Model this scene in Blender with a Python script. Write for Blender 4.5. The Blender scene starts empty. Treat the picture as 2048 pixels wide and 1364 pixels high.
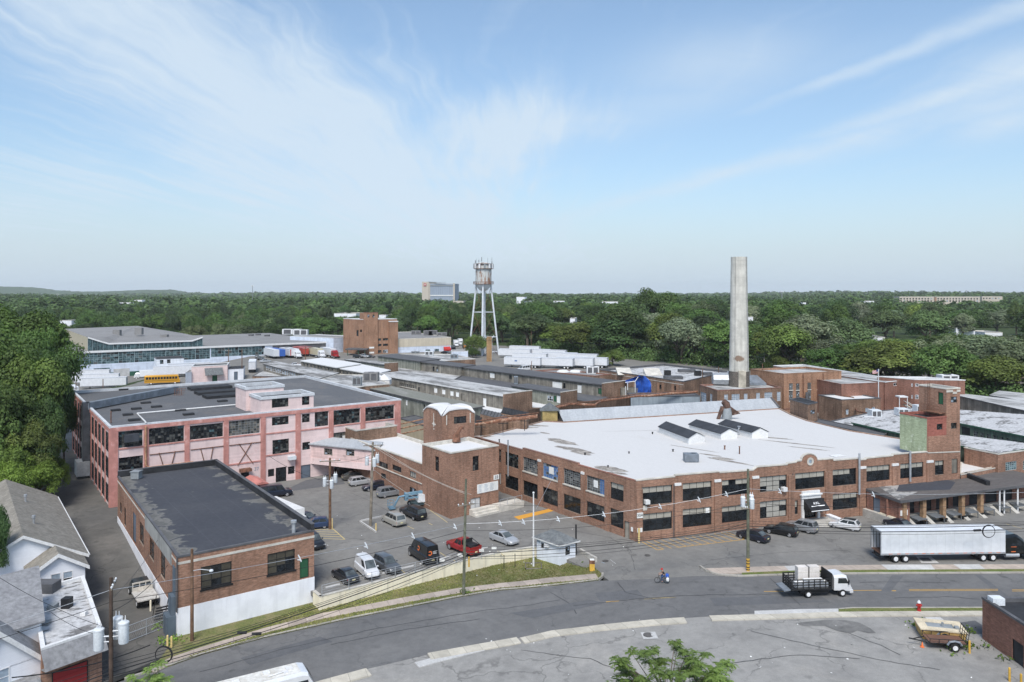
import bpy,bmesh,math,random
import numpy as np
from mathutils import Vector,Matrix
RN=random.Random(11)
F,CX,HY,CH=1500.0,1024.0,585.0,35.0
SC=bpy.context.scene
COL=SC.collection
def P(px,py,z=0.0):
 d=F*(CH-z)/(py-HY)
 return Vector(((px-CX)*d/F,d,z))
def PD(px,py,d):
 return Vector(((px-CX)*d/F,d,CH-(py-HY)*d/F))
def sm(a,b,x):
 t=min(1.0,max(0.0,(x-a)/(b-a)))
 return t*t*(3-2*t)
def zs(x):
 return-1.5*(1-sm(-2,24,x))-0.5*sm(-25,-60,x)*0
def G(x,y):
 return 5.8*sm(150,300,y)*sm(-150,-118,x)
def PG(px,py):
 z=0.0
 for _ in range(30):
  p=P(px,py,z);z=0.5*z+0.5*G(p.x,p.y)
 return P(px,py,z)
E1=Vector((.798,.602,0));E2=Vector((-.602,.798,0));UZ=Vector((0,0,1))
def tag(o,label=None,cat=None,group=None,kind=None):
 if label:o['label']=label
 if cat:o['category']=cat
 if group:o['group']=group
 if kind:o['kind']=kind
 return o
def thing(name,label,cat,loc=(0,0,0),rz=0.0,group=None):
 o=bpy.data.objects.new(name,None);COL.objects.link(o)
 o.location=loc;o.rotation_euler=(0,0,rz);o.empty_display_size=.5
 return tag(o,label,cat,group)
def link(name,me,parent=None,color=None):
 o=bpy.data.objects.new(name,me);COL.objects.link(o)
 if parent is not None:o.parent=parent
 if color:o.color=(*color,1)
 return o
def copy_tree(o,parent=None):
 c=o.copy();COL.objects.link(c)
 if parent is not None:c.parent=parent
 for ch in list(o.children):copy_tree(ch,c)
 return c
class MB:
 def __init__(s):s.v=[];s.f=[];s.m=[]
 def add(s,vs,fs,m=0):
  n=len(s.v);s.v+=[Vector(p)for p in vs]
  for f in fs:s.f.append([i+n for i in f]);s.m.append(m)
  return s
 def quad(s,a,b,c,d,m=0):return s.add([a,b,c,d],[[0,1,2,3]],m)
 def poly(s,pts,m=0):return s.add(pts,[list(range(len(pts)))],m)
 def hexa(s,lo,hi,m=0):
  return s.add(list(lo)+list(hi),[[3,2,1,0],[4,5,6,7],[0,1,5,4],[1,2,6,5],[2,3,7,6],[3,0,4,7]],m)
 def box(s,x0,x1,y0,y1,z0,z1,m=0):
  return s.hexa([(x0,y0,z0),(x1,y0,z0),(x1,y1,z0),(x0,y1,z0)],[(x0,y0,z1),(x1,y0,z1),(x1,y1,z1),(x0,y1,z1)],m)
 def obox(s,o,ax,ay,x0,x1,y0,y1,z0,z1,m=0):
  o=Vector(o)
  c=[o+ax*x0+ay*y0,o+ax*x1+ay*y0,o+ax*x1+ay*y1,o+ax*x0+ay*y1]
  return s.hexa([p+UZ*z0 for p in c],[p+UZ*z1 for p in c],m)
 def prism(s,pts,z0,z1,m=0,mtop=None):
  n=len(pts)
  lo=[(p[0],p[1],z0)for p in pts];hi=[(p[0],p[1],z1)for p in pts]
  s.add(lo+hi,[[i,(i+1)%n,n+(i+1)%n,n+i]for i in range(n)],m)
  s.add(hi,[list(range(n))],m if mtop is None else mtop)
  s.add(lo,[list(range(n))[::-1]],m);return s
 def tube(s,pts,r,n=8,m=0,cap=True):
  pts=[Vector(p)for p in pts]
  rs=r if isinstance(r,(list,tuple))else[r]*len(pts)
  rings=[];prev=None
  for i,p in enumerate(pts):
   t=(pts[min(i+1,len(pts)-1)]-pts[max(i-1,0)])
   if t.length<1e-9:t=Vector((0,0,1))
   t.normalize()
   a=Vector((0,0,1))if abs(t.z)<.95 else Vector((1,0,0))
   u=t.cross(a).normalized();w=t.cross(u)
   if prev is not None and u.dot(prev)<0:u=-u;w=-w
   prev=u
   rings.append([p+(u*math.cos(k*2*math.pi/n)+w*math.sin(k*2*math.pi/n))*rs[i]for k in range(n)])
  s.loft(rings,m,cap);return s
 def loft(s,rings,m=0,cap=True):
  n=len(rings[0]);vs=[p for r in rings for p in r];fs=[]
  for i in range(len(rings)-1):
   for k in range(n):
    fs.append([i*n+k,i*n+(k+1)%n,(i+1)*n+(k+1)%n,(i+1)*n+k])
  if cap:
   fs.append(list(range(n))[::-1]);fs.append([(len(rings)-1)*n+k for k in range(n)])
  return s.add(vs,fs,m)
 def lathe(s,prof,n=24,c=(0,0,0),m=0):
  c=Vector(c)
  return s.loft([[c+Vector((r*math.cos(k*2*math.pi/n),r*math.sin(k*2*math.pi/n),z))for k in range(n)]for r,z in prof],m)
 def wheel(s,c,r,w,n=18,m=0):
  c=Vector(c);rings=[]
  for y,q in((-w/2,r*.55),(-w/2,r*.93),(-w*.38,r),(w*.38,r),(w/2,r*.93),(w/2,r*.55)):
   rings.append([c+Vector((q*math.cos(k*2*math.pi/n),y,q*math.sin(k*2*math.pi/n)))for k in range(n)])
  return s.loft(rings,m)
 def disc(s,c,r,w,n=14,m=0):
  c=Vector(c)
  return s.loft([[c+Vector((r*math.cos(k*2*math.pi/n),y,r*math.sin(k*2*math.pi/n)))for k in range(n)]for y in(-w/2,w/2)],m)
 def mesh(s,name,mats,smooth=None,fix=True,off=None):
  me=bpy.data.meshes.new(name)
  vs=s.v if off is None else[p-off for p in s.v]
  me.from_pydata([tuple(p)for p in vs],[],s.f)
  for mt in(mats if isinstance(mats,(list,tuple))else[mats]):me.materials.append(mt)
  if len(me.materials)>1:me.polygons.foreach_set('material_index',s.m)
  if fix:
   bm=bmesh.new();bm.from_mesh(me)
   bmesh.ops.recalc_face_normals(bm,faces=bm.faces);bm.to_mesh(me);bm.free()
  if smooth:
   me.polygons.foreach_set('use_smooth',[True]*len(me.polygons))
   me.set_sharp_from_angle(angle=math.radians(smooth))
  me.update();return me
 def build(s,name,mats,parent=None,smooth=None,fix=True,world=False,color=None):
  off=Vector(parent.location)if(world and parent is not None)else None
  return link(name,s.mesh(name,mats,smooth,fix,off),parent,color)
def wpart(mb,name,mats,root,**k):return mb.build(name,mats,root,world=True,**k)
class NT:
 def __init__(s,name):
  s.mat=bpy.data.materials.new(name);s.mat.use_nodes=True
  s.t=s.mat.node_tree;s.n=s.t.nodes;s.n.clear()
  s.out=s.n.new('ShaderNodeOutputMaterial')
  s.p=s.n.new('ShaderNodeBsdfPrincipled');s.t.links.new(s.p.outputs[0],s.out.inputs[0])
  s.p.inputs['Specular IOR Level'].default_value=.3
 def L(s,a,b):s.t.links.new(a,b)
 def val(s,i,x):
  if hasattr(x,'links')or hasattr(x,'is_linked'):s.L(x,i)
  elif isinstance(x,(tuple,list))and len(x)==3 and i.type=='RGBA':i.default_value=(*x,1)
  else:i.default_value=x
 def pos(s):return s.n.new('ShaderNodeNewGeometry').outputs['Position']
 def math(s,op,a,b=0.0,c=None):
  n=s.n.new('ShaderNodeMath');n.operation=op;s.val(n.inputs[0],a);s.val(n.inputs[1],b)
  if c is not None:s.val(n.inputs[2],c)
  return n.outputs[0]
 def vm(s,op,a,b=None):
  n=s.n.new('ShaderNodeVectorMath');n.operation=op;s.val(n.inputs[0],a)
  if b is not None:s.val(n.inputs[1],b)
  return n.outputs['Value']if op in('DOT_PRODUCT','LENGTH')else n.outputs[0]
 def comb(s,x,y,z):
  n=s.n.new('ShaderNodeCombineXYZ');s.val(n.inputs[0],x);s.val(n.inputs[1],y);s.val(n.inputs[2],z);return n.outputs[0]
 def noise(s,vec,scale,det=3,rough=.55,dist=0.0):
  n=s.n.new('ShaderNodeTexNoise');s.L(vec,n.inputs['Vector'])
  n.inputs['Scale'].default_value=scale;n.inputs['Detail'].default_value=det
  n.inputs['Roughness'].default_value=rough;n.inputs['Distortion'].default_value=dist
  return n.outputs[0]
 def mr(s,x,a,b,c=0.0,d=1.0,smooth=True):
  n=s.n.new('ShaderNodeMapRange');n.interpolation_type='SMOOTHSTEP' if smooth else 'LINEAR'
  s.val(n.inputs[0],x)
  for i,q in enumerate((a,b,c,d)):n.inputs[1+i].default_value=q
  return n.outputs[0]
 def mix(s,f,a,b,mode='MIX'):
  n=s.n.new('ShaderNodeMix');n.data_type='RGBA';n.blend_type=mode
  s.val(n.inputs[0],f);s.val(n.inputs[6],a);s.val(n.inputs[7],b);return n.outputs[2]
 def scl(s,c,k):
  return s.mix(1.0,c,s.comb(k,k,k),'MULTIPLY')
 def wallc(s):
  g=s.n.new('ShaderNodeNewGeometry')
  t=s.vm('CROSS_PRODUCT',(0,0,1),g.outputs['True Normal'])
  u=s.vm('DOT_PRODUCT',g.outputs['Position'],s.vm('NORMALIZE',t))
  sp=s.n.new('ShaderNodeSeparateXYZ');s.L(g.outputs['Position'],sp.inputs[0])
  return u,sp.outputs[2],g.outputs['Position']
 def bump(s,h,strength=.3,dist=.02):
  n=s.n.new('ShaderNodeBump');n.inputs['Strength'].default_value=strength;n.inputs['Distance'].default_value=dist
  s.L(h,n.inputs['Height']);s.L(n.outputs[0],s.p.inputs['Normal'])
 def done(s,col,rough=.8,metal=0.0,spec=None):
  s.val(s.p.inputs['Base Color'],col);s.val(s.p.inputs['Roughness'],rough);s.val(s.p.inputs['Metallic'],metal)
  if spec is not None:s.p.inputs['Specular IOR Level'].default_value=spec
  return s.mat
def mplain(name,c,rough=.7,var=.18,scale=.6,metal=0.0,spec=.3,fine=.08,bump=0):
 t=NT(name);p=t.pos()
 k=t.mr(t.noise(p,scale,4),.3,.7,1-var,1+var)
 k2=t.mr(t.noise(p,scale*9,2),.3,.7,1-fine,1+fine)
 if bump:t.bump(t.noise(p,scale*9,3),bump,.03)
 return t.done(t.scl(c,t.math('MULTIPLY',k,k2)),rough,metal,spec)
def mobj(name,rough=.35,metal=0.0,spec=.5,coat=0.0,var=.05):
 t=NT(name);oi=t.n.new('ShaderNodeObjectInfo')
 k=t.mr(t.noise(t.pos(),1.3,3),.3,.7,1-var,1+var)
 t.p.inputs['Coat Weight'].default_value=coat;t.p.inputs['Coat Roughness'].default_value=.08
 return t.done(t.scl(oi.outputs['Color'],k),rough,metal,spec)
def mbrick(name,c1,c2,mortar,bw=.24,bh=.082,stain=.3,ms=.012,blotch=None):
 t=NT(name);u,v,pos=t.wallc()
 b=t.n.new('ShaderNodeTexBrick');t.L(t.comb(u,v,0.0),b.inputs['Vector'])
 for k,q in(('Scale',1.0),('Mortar Size',ms),('Mortar Smooth',.3),('Bias',0.0),('Brick Width',bw),('Row Height',bh)):b.inputs[k].default_value=q
 b.inputs['Color1'].default_value=(*c1,1);b.inputs['Color2'].default_value=(*c2,1);b.inputs['Mortar'].default_value=(*mortar,1)
 big=t.mr(t.noise(pos,.22,4),.3,.7,1-stain*.6,1+stain*.5)
 med=t.mr(t.noise(t.comb(t.math('MULTIPLY',u,2.2),t.math('MULTIPLY',v,3.0),0.0),1.0,4,.7),.3,.75,1-stain*.45,1+stain*.4)
 strk=t.mr(t.noise(t.comb(t.math('MULTIPLY',u,1.6),t.math('MULTIPLY',v,.12),7.0),1.0,4),.45,.75,1.0,1-stain)
 crs=t.mr(t.noise(t.comb(t.math('MULTIPLY',u,1.4),t.math('MULTIPLY',v,6.5),3.0),1.0,3,.7),.3,.7,.78,1.2);strk=t.math('MULTIPLY',strk,crs)
 col=t.scl(b.outputs[0],t.math('MULTIPLY',t.math('MULTIPLY',big,med),strk))
 if blotch:
  col=t.mix(t.mr(t.noise(pos,.55,5,.65),.56,.64,0,blotch[1]),col,blotch[0])
 t.bump(b.outputs[1],-.25,.01)
 return t.done(col,.88,0,.2)
def mwall(name,c,pattern=None,per=.3,depth=.25,stain=.2,stc=None,amt=.0,rough=.75,metal=0.0,sc=.5):
 t=NT(name);u,v,pos=t.wallc()
 k=t.mr(t.noise(pos,sc,4),.3,.7,1-stain*.5,1+stain*.5)
 st=t.mr(t.noise(t.comb(t.math('MULTIPLY',u,1.3),t.math('MULTIPLY',v,.15),3.0),1.0,4),.45,.8,1.0,1-stain)
 k=t.math('MULTIPLY',k,st)
 if pattern in('siding','panel','block'):
  w=v if pattern!='panel' else u
  fr=t.math('FRACT',t.math('DIVIDE',w,per))
  ln=t.mr(fr,0.0,.16,1-depth,1.0)
  k=t.math('MULTIPLY',k,ln)
  cell=t.math('FLOOR',t.math('DIVIDE',w,per))
  wn=t.n.new('ShaderNodeTexWhiteNoise');wn.noise_dimensions='1D';t.L(cell,wn.inputs['W'])
  k=t.math('MULTIPLY',k,t.mr(wn.outputs[0],0,1,1-stain*.5,1+stain*.3,False))
  if pattern=='block':
   fu=t.math('FRACT',t.math('DIVIDE',u,per*2.0));k=t.math('MULTIPLY',k,t.mr(fu,0,.06,1-depth,1.0))
 col=t.scl(c,k)
 if stc:col=t.mix(t.mr(t.noise(pos,.9,6,.7),.55,.68,0,amt),col,stc)
 return t.done(col,rough,metal,.25)
def mroof(name,base,dirt,amt=.6,thr=(.5,.68),sc=.12,stretch=None,seam=None,fine=.12,rough=.85,dirt2=None,spec=.2):
 t=NT(name);pos=t.pos()
 q=pos
 if stretch is not None:
  a=Vector((stretch[0],stretch[1],0)).normalized();b=Vector((-a.y,a.x,0))
  q=t.comb(t.math('MULTIPLY',t.vm('DOT_PRODUCT',pos,tuple(a)),stretch[2]),t.vm('DOT_PRODUCT',pos,tuple(b)),0.0)
 n1=t.noise(q,sc,6,.62,.4);n2=t.noise(q,sc*4.5,5,.65,.3)
 m1=t.mr(t.math('ADD',t.math('MULTIPLY',n1,.62),t.math('MULTIPLY',n2,.38)),thr[0],thr[1],0,amt)
 col=t.mix(m1,base,dirt)
 if dirt2:col=t.mix(t.mr(t.noise(q,sc*2.3,6,.7,.8),.57,.66,0,.8),col,dirt2)
 col=t.scl(col,t.mr(t.noise(pos,2.2,4,.6),.25,.75,1-fine,1+fine))
 if seam:
  d=Vector((seam[0],seam[1],0)).normalized()
  fr=t.math('FRACT',t.math('DIVIDE',t.vm('DOT_PRODUCT',pos,tuple(d)),seam[2]))
  col=t.scl(col,t.mr(fr,0,.035,seam[3],1.0))
 return t.done(col,rough,0,spec)
def mglass(name,c=(.012,.015,.018),rough=.1,var=.5):
 t=NT(name);u,v,pos=t.wallc()
 k=t.mr(t.noise(pos,1.1,3),.35,.65,1-var,1+var)
 return t.done(t.scl(c,k),rough,0,.5)
M={}
M['brick']=mbrick('red_brown_brick',(.262,.125,.076),(.345,.172,.108),(.32,.25,.2))
M['brick2']=mbrick('orange_brick',(.30,.145,.082),(.38,.19,.11),(.36,.27,.2))
M['brick3']=mbrick('dark_red_brick',(.225,.10,.070),(.29,.135,.092),(.26,.17,.14))
M['brickold']=mbrick('weathered_brick',(.20,.115,.075),(.27,.155,.10),(.28,.22,.17),stain=.5)
M['bricktan']=mbrick('yellow_brick',(.42,.26,.12),(.34,.2,.10),(.22,.16,.1),bw=.5,bh=.2,ms=.03)
M['redpaint']=mbrick('red_painted_brick',(.30,.105,.08),(.33,.125,.095),(.28,.11,.085),stain=.25)
M['greenpaint']=mbrick('green_painted_brick',(.36,.41,.26),(.40,.45,.29),(.35,.39,.25),bw=.6,bh=.22,stain=.2,blotch=((.62,.66,.5),.75))
M['pink']=mwall('pale_pink_paint',(.74,.585,.56),'siding',.3,.06,.12,(.5,.3,.27),.35)
M['coral']=mwall('coral_paint',(.50,.235,.20),None,1,0,.25,(.66,.44,.40),.55,sc=.9)
M['coping']=mplain('pale_grey_coping',(.56,.58,.6),.6,.12)
M['copingw']=mplain('white_coping',(.68,.68,.67),.6,.06)
M['copingd']=mplain('dark_coping',(.10,.10,.105),.6,.2)
M['stone']=mplain('limestone_trim',(.55,.52,.46),.8,.15)
M['white']=mwall('white_paint',(.80,.81,.84),None,1,0,.14)
M['whiteblk']=mwall('white_painted_block',(.74,.77,.82),'block',.42,.06,.15)
M['bluewhite']=mwall('bluish_white_paint',(.62,.68,.78),'block',.4,.05,.18)
M['siding']=mwall('white_lap_siding',(.78,.8,.84),'siding',.14,.14,.06)
M['beige']=mwall('beige_metal_siding',(.55,.49,.385),'panel',.5,.08,.1)
M['tan']=mwall('tan_metal_siding',(.45,.4,.29),'panel',.6,.1,.1)
M['greymetal']=mwall('blue_grey_metal_siding',(.27,.32,.36),'panel',.55,.12,.2,metal=.1)
M['wood']=mwall('weathered_grey_boards',(.235,.215,.18),'panel',.85,.35,.5,(.13,.11,.09),.5)
M['woodg']=mwall('grey_green_boards',(.26,.265,.22),'panel',.55,.3,.4,(.17,.16,.13),.5)
M['woodgrn']=mwall('green_stained_boards',(.115,.16,.125),'panel',.7,.3,.5,(.2,.18,.13),.6)
M['greentrim']=mplain('dark_green_paint',(.03,.10,.065),.6)
M['cream']=mwall('cream_stucco',(.80,.73,.57),'panel',3.1,.2,.12,(.6,.52,.38),.3)
M['concrete']=mplain('concrete',(.44,.42,.38),.9,.18,.5)
M['conlight']=mplain('pale_concrete',(.48,.475,.46),.9,.1,.5)
M['rwhite']=mroof('white_roof_membrane',(.56,.553,.54),(.42,.39,.35),.55,(.56,.7),.06,(.55,-.83,.22),(.83,.55,3.2,.93),.03)
M['rwhite2']=mroof('clean_white_roof',(.63,.628,.62),(.52,.5,.47),.5,(.55,.7),.2,None,None,.02)
M['rsilver']=mroof('silver_coated_roof',(.47,.47,.46),(.15,.145,.138),.9,(.44,.58),.13,(E2.x,E2.y,.3),None,.16,dirt2=(.5,.5,.5))
M['rmottle']=mroof('mottled_silver_roof',(.47,.47,.47),(.14,.135,.13),.9,(.51,.57),.42,(E1.x,E1.y,.45),(E1.x,E1.y,2.4,.75),.2,dirt2=(.52,.52,.52))
M['rgrey']=mroof('grey_gravel_roof',(.115,.118,.124),(.21,.20,.19),.5,(.47,.68),.09,None,(E2.x,E2.y,6.0,.86),.14,dirt2=(.15,.14,.13))
M['rmid']=mroof('mid_grey_roof',(.24,.235,.23),(.17,.165,.16),.6,(.45,.65),.1,None,(E1.x,E1.y,5.0,.9),.12)
M['rdark']=mroof('dark_membrane_roof',(.058,.062,.074),(.115,.112,.108),.35,(.5,.66),.12,None,(E1.x,E1.y,3.4,.80),.14)
M['rshed']=mroof('dark_shed_roof',(.10,.102,.108),(.17,.165,.16),.5,(.48,.66),.2,(E2.x,E2.y,.3),(E2.x,E2.y,1.0,.9),.14)
M['rolive']=mroof('mossy_grey_roof',(.20,.20,.17),(.3,.29,.27),.6,(.47,.62),.2,(E2.x,E2.y,.3),None,.15)
M['rcanopy']=mroof('brown_grey_canopy_roof',(.11,.10,.095),(.16,.15,.14),.5,(.47,.62),.25,(1,.33,.3),(-.33,1,1.1,.85),.14)
M['rblack']=mplain('black_roofing',(.03,.031,.034),.8,.3)
M['shingle']=mroof('brown_shingles',(.21,.192,.162),(.27,.25,.215),.8,(.4,.62),.9,None,(E1.x,E1.y,.34,.72),.22)
M['shingleg']=mroof('grey_shingles',(.26,.262,.268),(.19,.19,.197),.8,(.4,.62),.9,None,(E1.x,E1.y,.4,.75),.2)
M['shingled']=mroof('charcoal_shingles',(.13,.14,.145),(.18,.19,.19),.8,(.4,.62),1.1,None,(1,0,.4,.8),.2)
M['metroof']=mroof('grey_standing_seam',(.33,.35,.37),(.42,.44,.455),.7,(.35,.6),.5,(0,1,.15),(1,.25,.62,.8),.1)
M['glass']=mglass('dark_glass')
M['teal']=mglass('teal_glass',(.05,.088,.096),.2,.6)
M['tealb']=mglass('pale_teal_glass',(.105,.155,.163),.25,.5)
M['glassg']=mglass('grimy_glass',(.06,.062,.058),.35,.7)
M['glassb']=mglass('boarded_grey_pane',(.12,.115,.105),.7,.5)
M['blind']=mplain('beige_blind',(.36,.34,.29),.8,.1)
M['olive']=mplain('olive_pane',(.062,.055,.04),.35,.25,1.2,0,.5)
M['blindw']=mplain('pale_blind',(.36,.345,.305),.8,.1)
M['bluep']=mplain('blue_panel',(.08,.17,.36),.7,.25,1.5)
M['bluegrey']=mplain('blue_grey_pane',(.28,.34,.40),.5,.2)
M['paper']=mplain('white_board',(.75,.75,.72),.8,.08)
M['frame']=mplain('black_frame',(.018,.018,.019),.5,.2)
M['framew']=mplain('white_frame',(.7,.7,.7),.6,.1)
M['frameg']=mplain('grey_frame',(.24,.26,.27),.6,.2)
M['frameteal']=mplain('pale_teal_frame',(.3,.38,.40),.6,.2)
M['doorgrey']=mwall('blue_grey_door',(.13,.16,.20),'siding',.25,.25,.15)
M['doorred']=mwall('red_roller_door',(.34,.035,.035),'siding',.5,.35,.1)
M['doorgreen']=mwall('green_boarded_door',(.03,.11,.055),'panel',.3,.3,.3)
M['doorlt']=mplain('pale_grey_door',(.5,.5,.49),.7,.15)
M['steel']=mplain('galvanised_steel',(.42,.44,.46),.45,.15,1.5,.4)
M['duct']=mplain('grey_ductwork',(.20,.225,.255),.55,.2,.8,.2)
M['ductd']=mplain('black_ductwork',(.05,.055,.065),.5,.3)
M['rust']=mplain('rusty_steel',(.17,.085,.055),.9,.45,1.6,fine=.25)
M['rusto']=mplain('rusty_insulation',(.36,.20,.12),.9,.5,1.2,fine=.3)
M['black']=mplain('black_steel',(.02,.02,.021),.5,.2)
M['rubber']=mplain('tyre_rubber',(.018,.018,.018),.85,.2)
M['rim']=mplain('wheel_metal',(.45,.45,.46),.35,.1,metal=.6)
M['rimw']=mplain('white_wheel',(.7,.7,.7),.5,.1)
M['pole']=mplain('weathered_pole_wood',(.16,.095,.06),.9,.3,1.5)
M['poleg']=mplain('grey_pole_wood',(.22,.19,.15),.9,.3,1.5)
M['polegr']=mplain('mossy_pole_wood',(.135,.14,.10),.9,.3,1.5)
M['can']=mplain('transformer_grey',(.62,.65,.67),.5,.08)
M['yellow']=mplain('yellow_paint',(.60,.36,.06),.7,.2)
M['yellowpale']=mplain('faded_yellow_paint',(.62,.47,.2),.8,.2)
M['orange']=mplain('orange_paint',(.7,.17,.05),.7,.15)
M['red']=mplain('red_paint',(.45,.035,.03),.5,.15)
M['redlite']=mplain('red_lens',(.38,.01,.012),.25,.1,spec=.5)
M['lens']=mplain('clear_lens',(.6,.62,.64),.15,.1,spec=.5)
M['plate']=mplain('pale_yellow_plate',(.65,.6,.35),.6,.05)
M['paint']=mobj('car_paint',.28,.25,.5,.6)
M['flat']=mobj('flat_coloured_paint',.6)
M['box']=mobj('ribbed_box_panel',.55,.1)
M['carglass']=mglass('car_glass',(.02,.024,.028),.05,.2)
M['shieldglass']=mglass('windscreen_painted_sky',(.075,.088,.092),.05,.35)  # sky reflection is painted in as a paler base colour
M['poled']=mplain('dark_pole_wood',(.075,.052,.04),.9,.3,1.5)
M['tarp']=mplain('blue_tarpaulin',(.02,.09,.42),.45,.25,.8,bump=.6)
M['ink']=mplain('black_lettering',(.02,.02,.02),.8,.05)
M['inkw']=mplain('white_lettering',(.85,.85,.85),.8,.02)
M['skin']=mplain('skin',(.42,.24,.17),.6,.05)
M['denim']=mplain('denim',(.05,.09,.2),.9,.15)
M['shirt']=mplain('dark_shirt',(.03,.032,.035),.9,.1)
M['planks']=mwall('brown_deck_boards',(.24,.13,.09),'panel',.2,.3,.3)
cam=bpy.data.cameras.new('camera');co=bpy.data.objects.new('camera',cam);COL.objects.link(co)
co.location=(0,0,CH);co.rotation_euler=(math.radians(90),0,0)
cam.sensor_width=36;cam.lens=36*F/2048;cam.shift_y=-(682-HY)/2048
cam.clip_start=.5;cam.clip_end=40000;SC.camera=co
SUN_EL,SUN_AZ=math.radians(54),math.radians(186)
sl=bpy.data.lights.new('sun','SUN');so=bpy.data.objects.new('sun',sl);COL.objects.link(so)
sl.energy=2.45;sl.angle=math.radians(22);sl.color=(1,.965,.91)
sd=Vector((math.sin(SUN_AZ)*math.cos(SUN_EL),math.cos(SUN_AZ)*math.cos(SUN_EL),math.sin(SUN_EL)))
so.rotation_euler=sd.to_track_quat('Z','Y').to_euler();so.location=(0,-50,200)
w=bpy.data.worlds.new('World');SC.world=w;w.use_nodes=True
def sky():
 nt=w.node_tree;n=nt.nodes;n.clear()
 o=n.new('ShaderNodeOutputWorld');bg=n.new('ShaderNodeBackground');nt.links.new(bg.outputs[0],o.inputs[0])
 s=n.new('ShaderNodeTexSky');s.sky_type='NISHITA';s.sun_disc=False
 s.sun_elevation=SUN_EL;s.sun_rotation=SUN_AZ;s.air_density=1.0;s.dust_density=1.2;s.ozone_density=3.0;s.altitude=30
 h=NT.__new__(NT);h.t=nt;h.n=n
 tc=n.new('ShaderNodeTexCoord');d=tc.outputs['Generated']
 sp=n.new('ShaderNodeSeparateXYZ');nt.links.new(d,sp.inputs[0]);x,y,z=sp.outputs
 zz=h.math('MAXIMUM',z,.012)
 u=h.math('DIVIDE',x,zz);v=h.math('DIVIDE',y,zz)
 def streak(ang,sx,sy,det,off,dist=.6):
  c,q=math.cos(ang),math.sin(ang)
  a=h.math('ADD',h.math('MULTIPLY',u,c*sx),h.math('MULTIPLY',v,q*sx))
  b=h.math('ADD',h.math('MULTIPLY',u,-q*sy),h.math('MULTIPLY',v,c*sy))
  return h.noise(h.comb(a,b,off),1.0,det,.62,dist)
 az=h.math('DIVIDE',x,h.math('MAXIMUM',y,.05));el=h.math('DIVIDE',z,h.math('MAXIMUM',y,.05))
 def blob(a0,e0,ra,re,tilt=0.0):
  c,q=math.cos(tilt),math.sin(tilt)
  da=h.math('SUBTRACT',az,a0);de=h.math('SUBTRACT',el,e0)
  p=h.math('DIVIDE',h.math('ADD',h.math('MULTIPLY',da,c),h.math('MULTIPLY',de,q)),ra)
  r=h.math('DIVIDE',h.math('SUBTRACT',h.math('MULTIPLY',de,c),h.math('MULTIPLY',da,q)),re)
  dd=h.math('ADD',h.math('MULTIPLY',p,p),h.math('MULTIPLY',r,r))
  return h.math('EXPONENT',h.math('MULTIPLY',dd,-1.0))
 def A(px):return(px-CX)/F
 def E(py):return(HY-py)/F
 def mx(*q):
  r=q[0]
  for k in q[1:]:r=h.math('MAXIMUM',r,k)
  return r
 fan=mx(blob(A(600),E(270),.34,.13,-.35),blob(A(330),E(110),.38,.11,-.5),blob(A(800),E(410),.26,.07,-.3),h.math('MULTIPLY',blob(A(150),E(330),.25,.12),.45),h.math('MULTIPLY',blob(A(950),E(255),.16,.05,.12),.9))
 s1=streak(.16,.75,.16,6,1.7,1.2);s2=streak(-.35,2.4,.5,6,5.1,1.0);s3=streak(.3,.35,.22,4,9.3,.5)
 tx=h.math('ADD',h.math('ADD',h.math('MULTIPLY',s1,.5),h.math('MULTIPLY',s2,.25)),h.math('MULTIPLY',s3,.25))
 wu=h.math('ADD',u,h.math('MULTIPLY',h.math('SUBTRACT',h.noise(h.comb(h.math('MULTIPLY',az,5.0),h.math('MULTIPLY',el,7.0),2.2),1.0,3),.5),.55))
 f1=h.noise(h.comb(h.math('MULTIPLY',wu,3.4),h.math('MULTIPLY',v,.30),.7),1.0,6,.6,.4);f2=h.noise(h.comb(h.math('MULTIPLY',wu,11.0),h.math('MULTIPLY',v,.75),4.7),1.0,5,.6,.3)
 f3=h.noise(h.comb(h.math('MULTIPLY',az,4.2),h.math('MULTIPLY',el,9.0),8.1),1.0,5,.6,.8)
 fib=h.math('ADD',h.math('ADD',h.math('MULTIPLY',f1,.45),h.math('MULTIPLY',f2,.28)),h.math('MULTIPLY',f3,.27))
 c1=h.math('ADD',h.math('MULTIPLY',h.mr(h.math('ADD',fib,h.math('MULTIPLY',fan,.30)),.47,.85),h.mr(fan,.0,.45,.12,1.0)),h.math('MULTIPLY',h.mr(fib,.5,.68),.16))
 def band(p0,p1,wd,k):
  (x0,y0),(x1,y1)=p0,p1
  a0,e0,a1,e1=A(x0),E(y0),A(x1),E(y1)
  dx,dy=a1-a0,e1-e0;l=math.hypot(dx,dy);dx/=l;dy/=l
  da=h.math('SUBTRACT',az,a0);de=h.math('SUBTRACT',el,e0)
  wob=h.math('MULTIPLY',h.math('SUBTRACT',h.noise(h.comb(h.math('MULTIPLY',az,6.0),h.math('MULTIPLY',el,11.0),k*9),1.0,4),.5),.035)
  p=h.math('ADD',h.math('MULTIPLY',da,dx),h.math('MULTIPLY',de,dy))
  r=h.math('ADD',h.math('SUBTRACT',h.math('MULTIPLY',de,dx),h.math('MULTIPLY',da,dy)),wob)
  wv=h.math('DIVIDE',r,h.math('MULTIPLY',h.math('ADD',h.math('DIVIDE',p,l),.25),wd))
  g=h.math('EXPONENT',h.math('MULTIPLY',h.math('MULTIPLY',wv,wv),-1.0))
  return h.math('MULTIPLY',h.math('MULTIPLY',g,h.mr(p,-.03,l*.35)),k)
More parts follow.
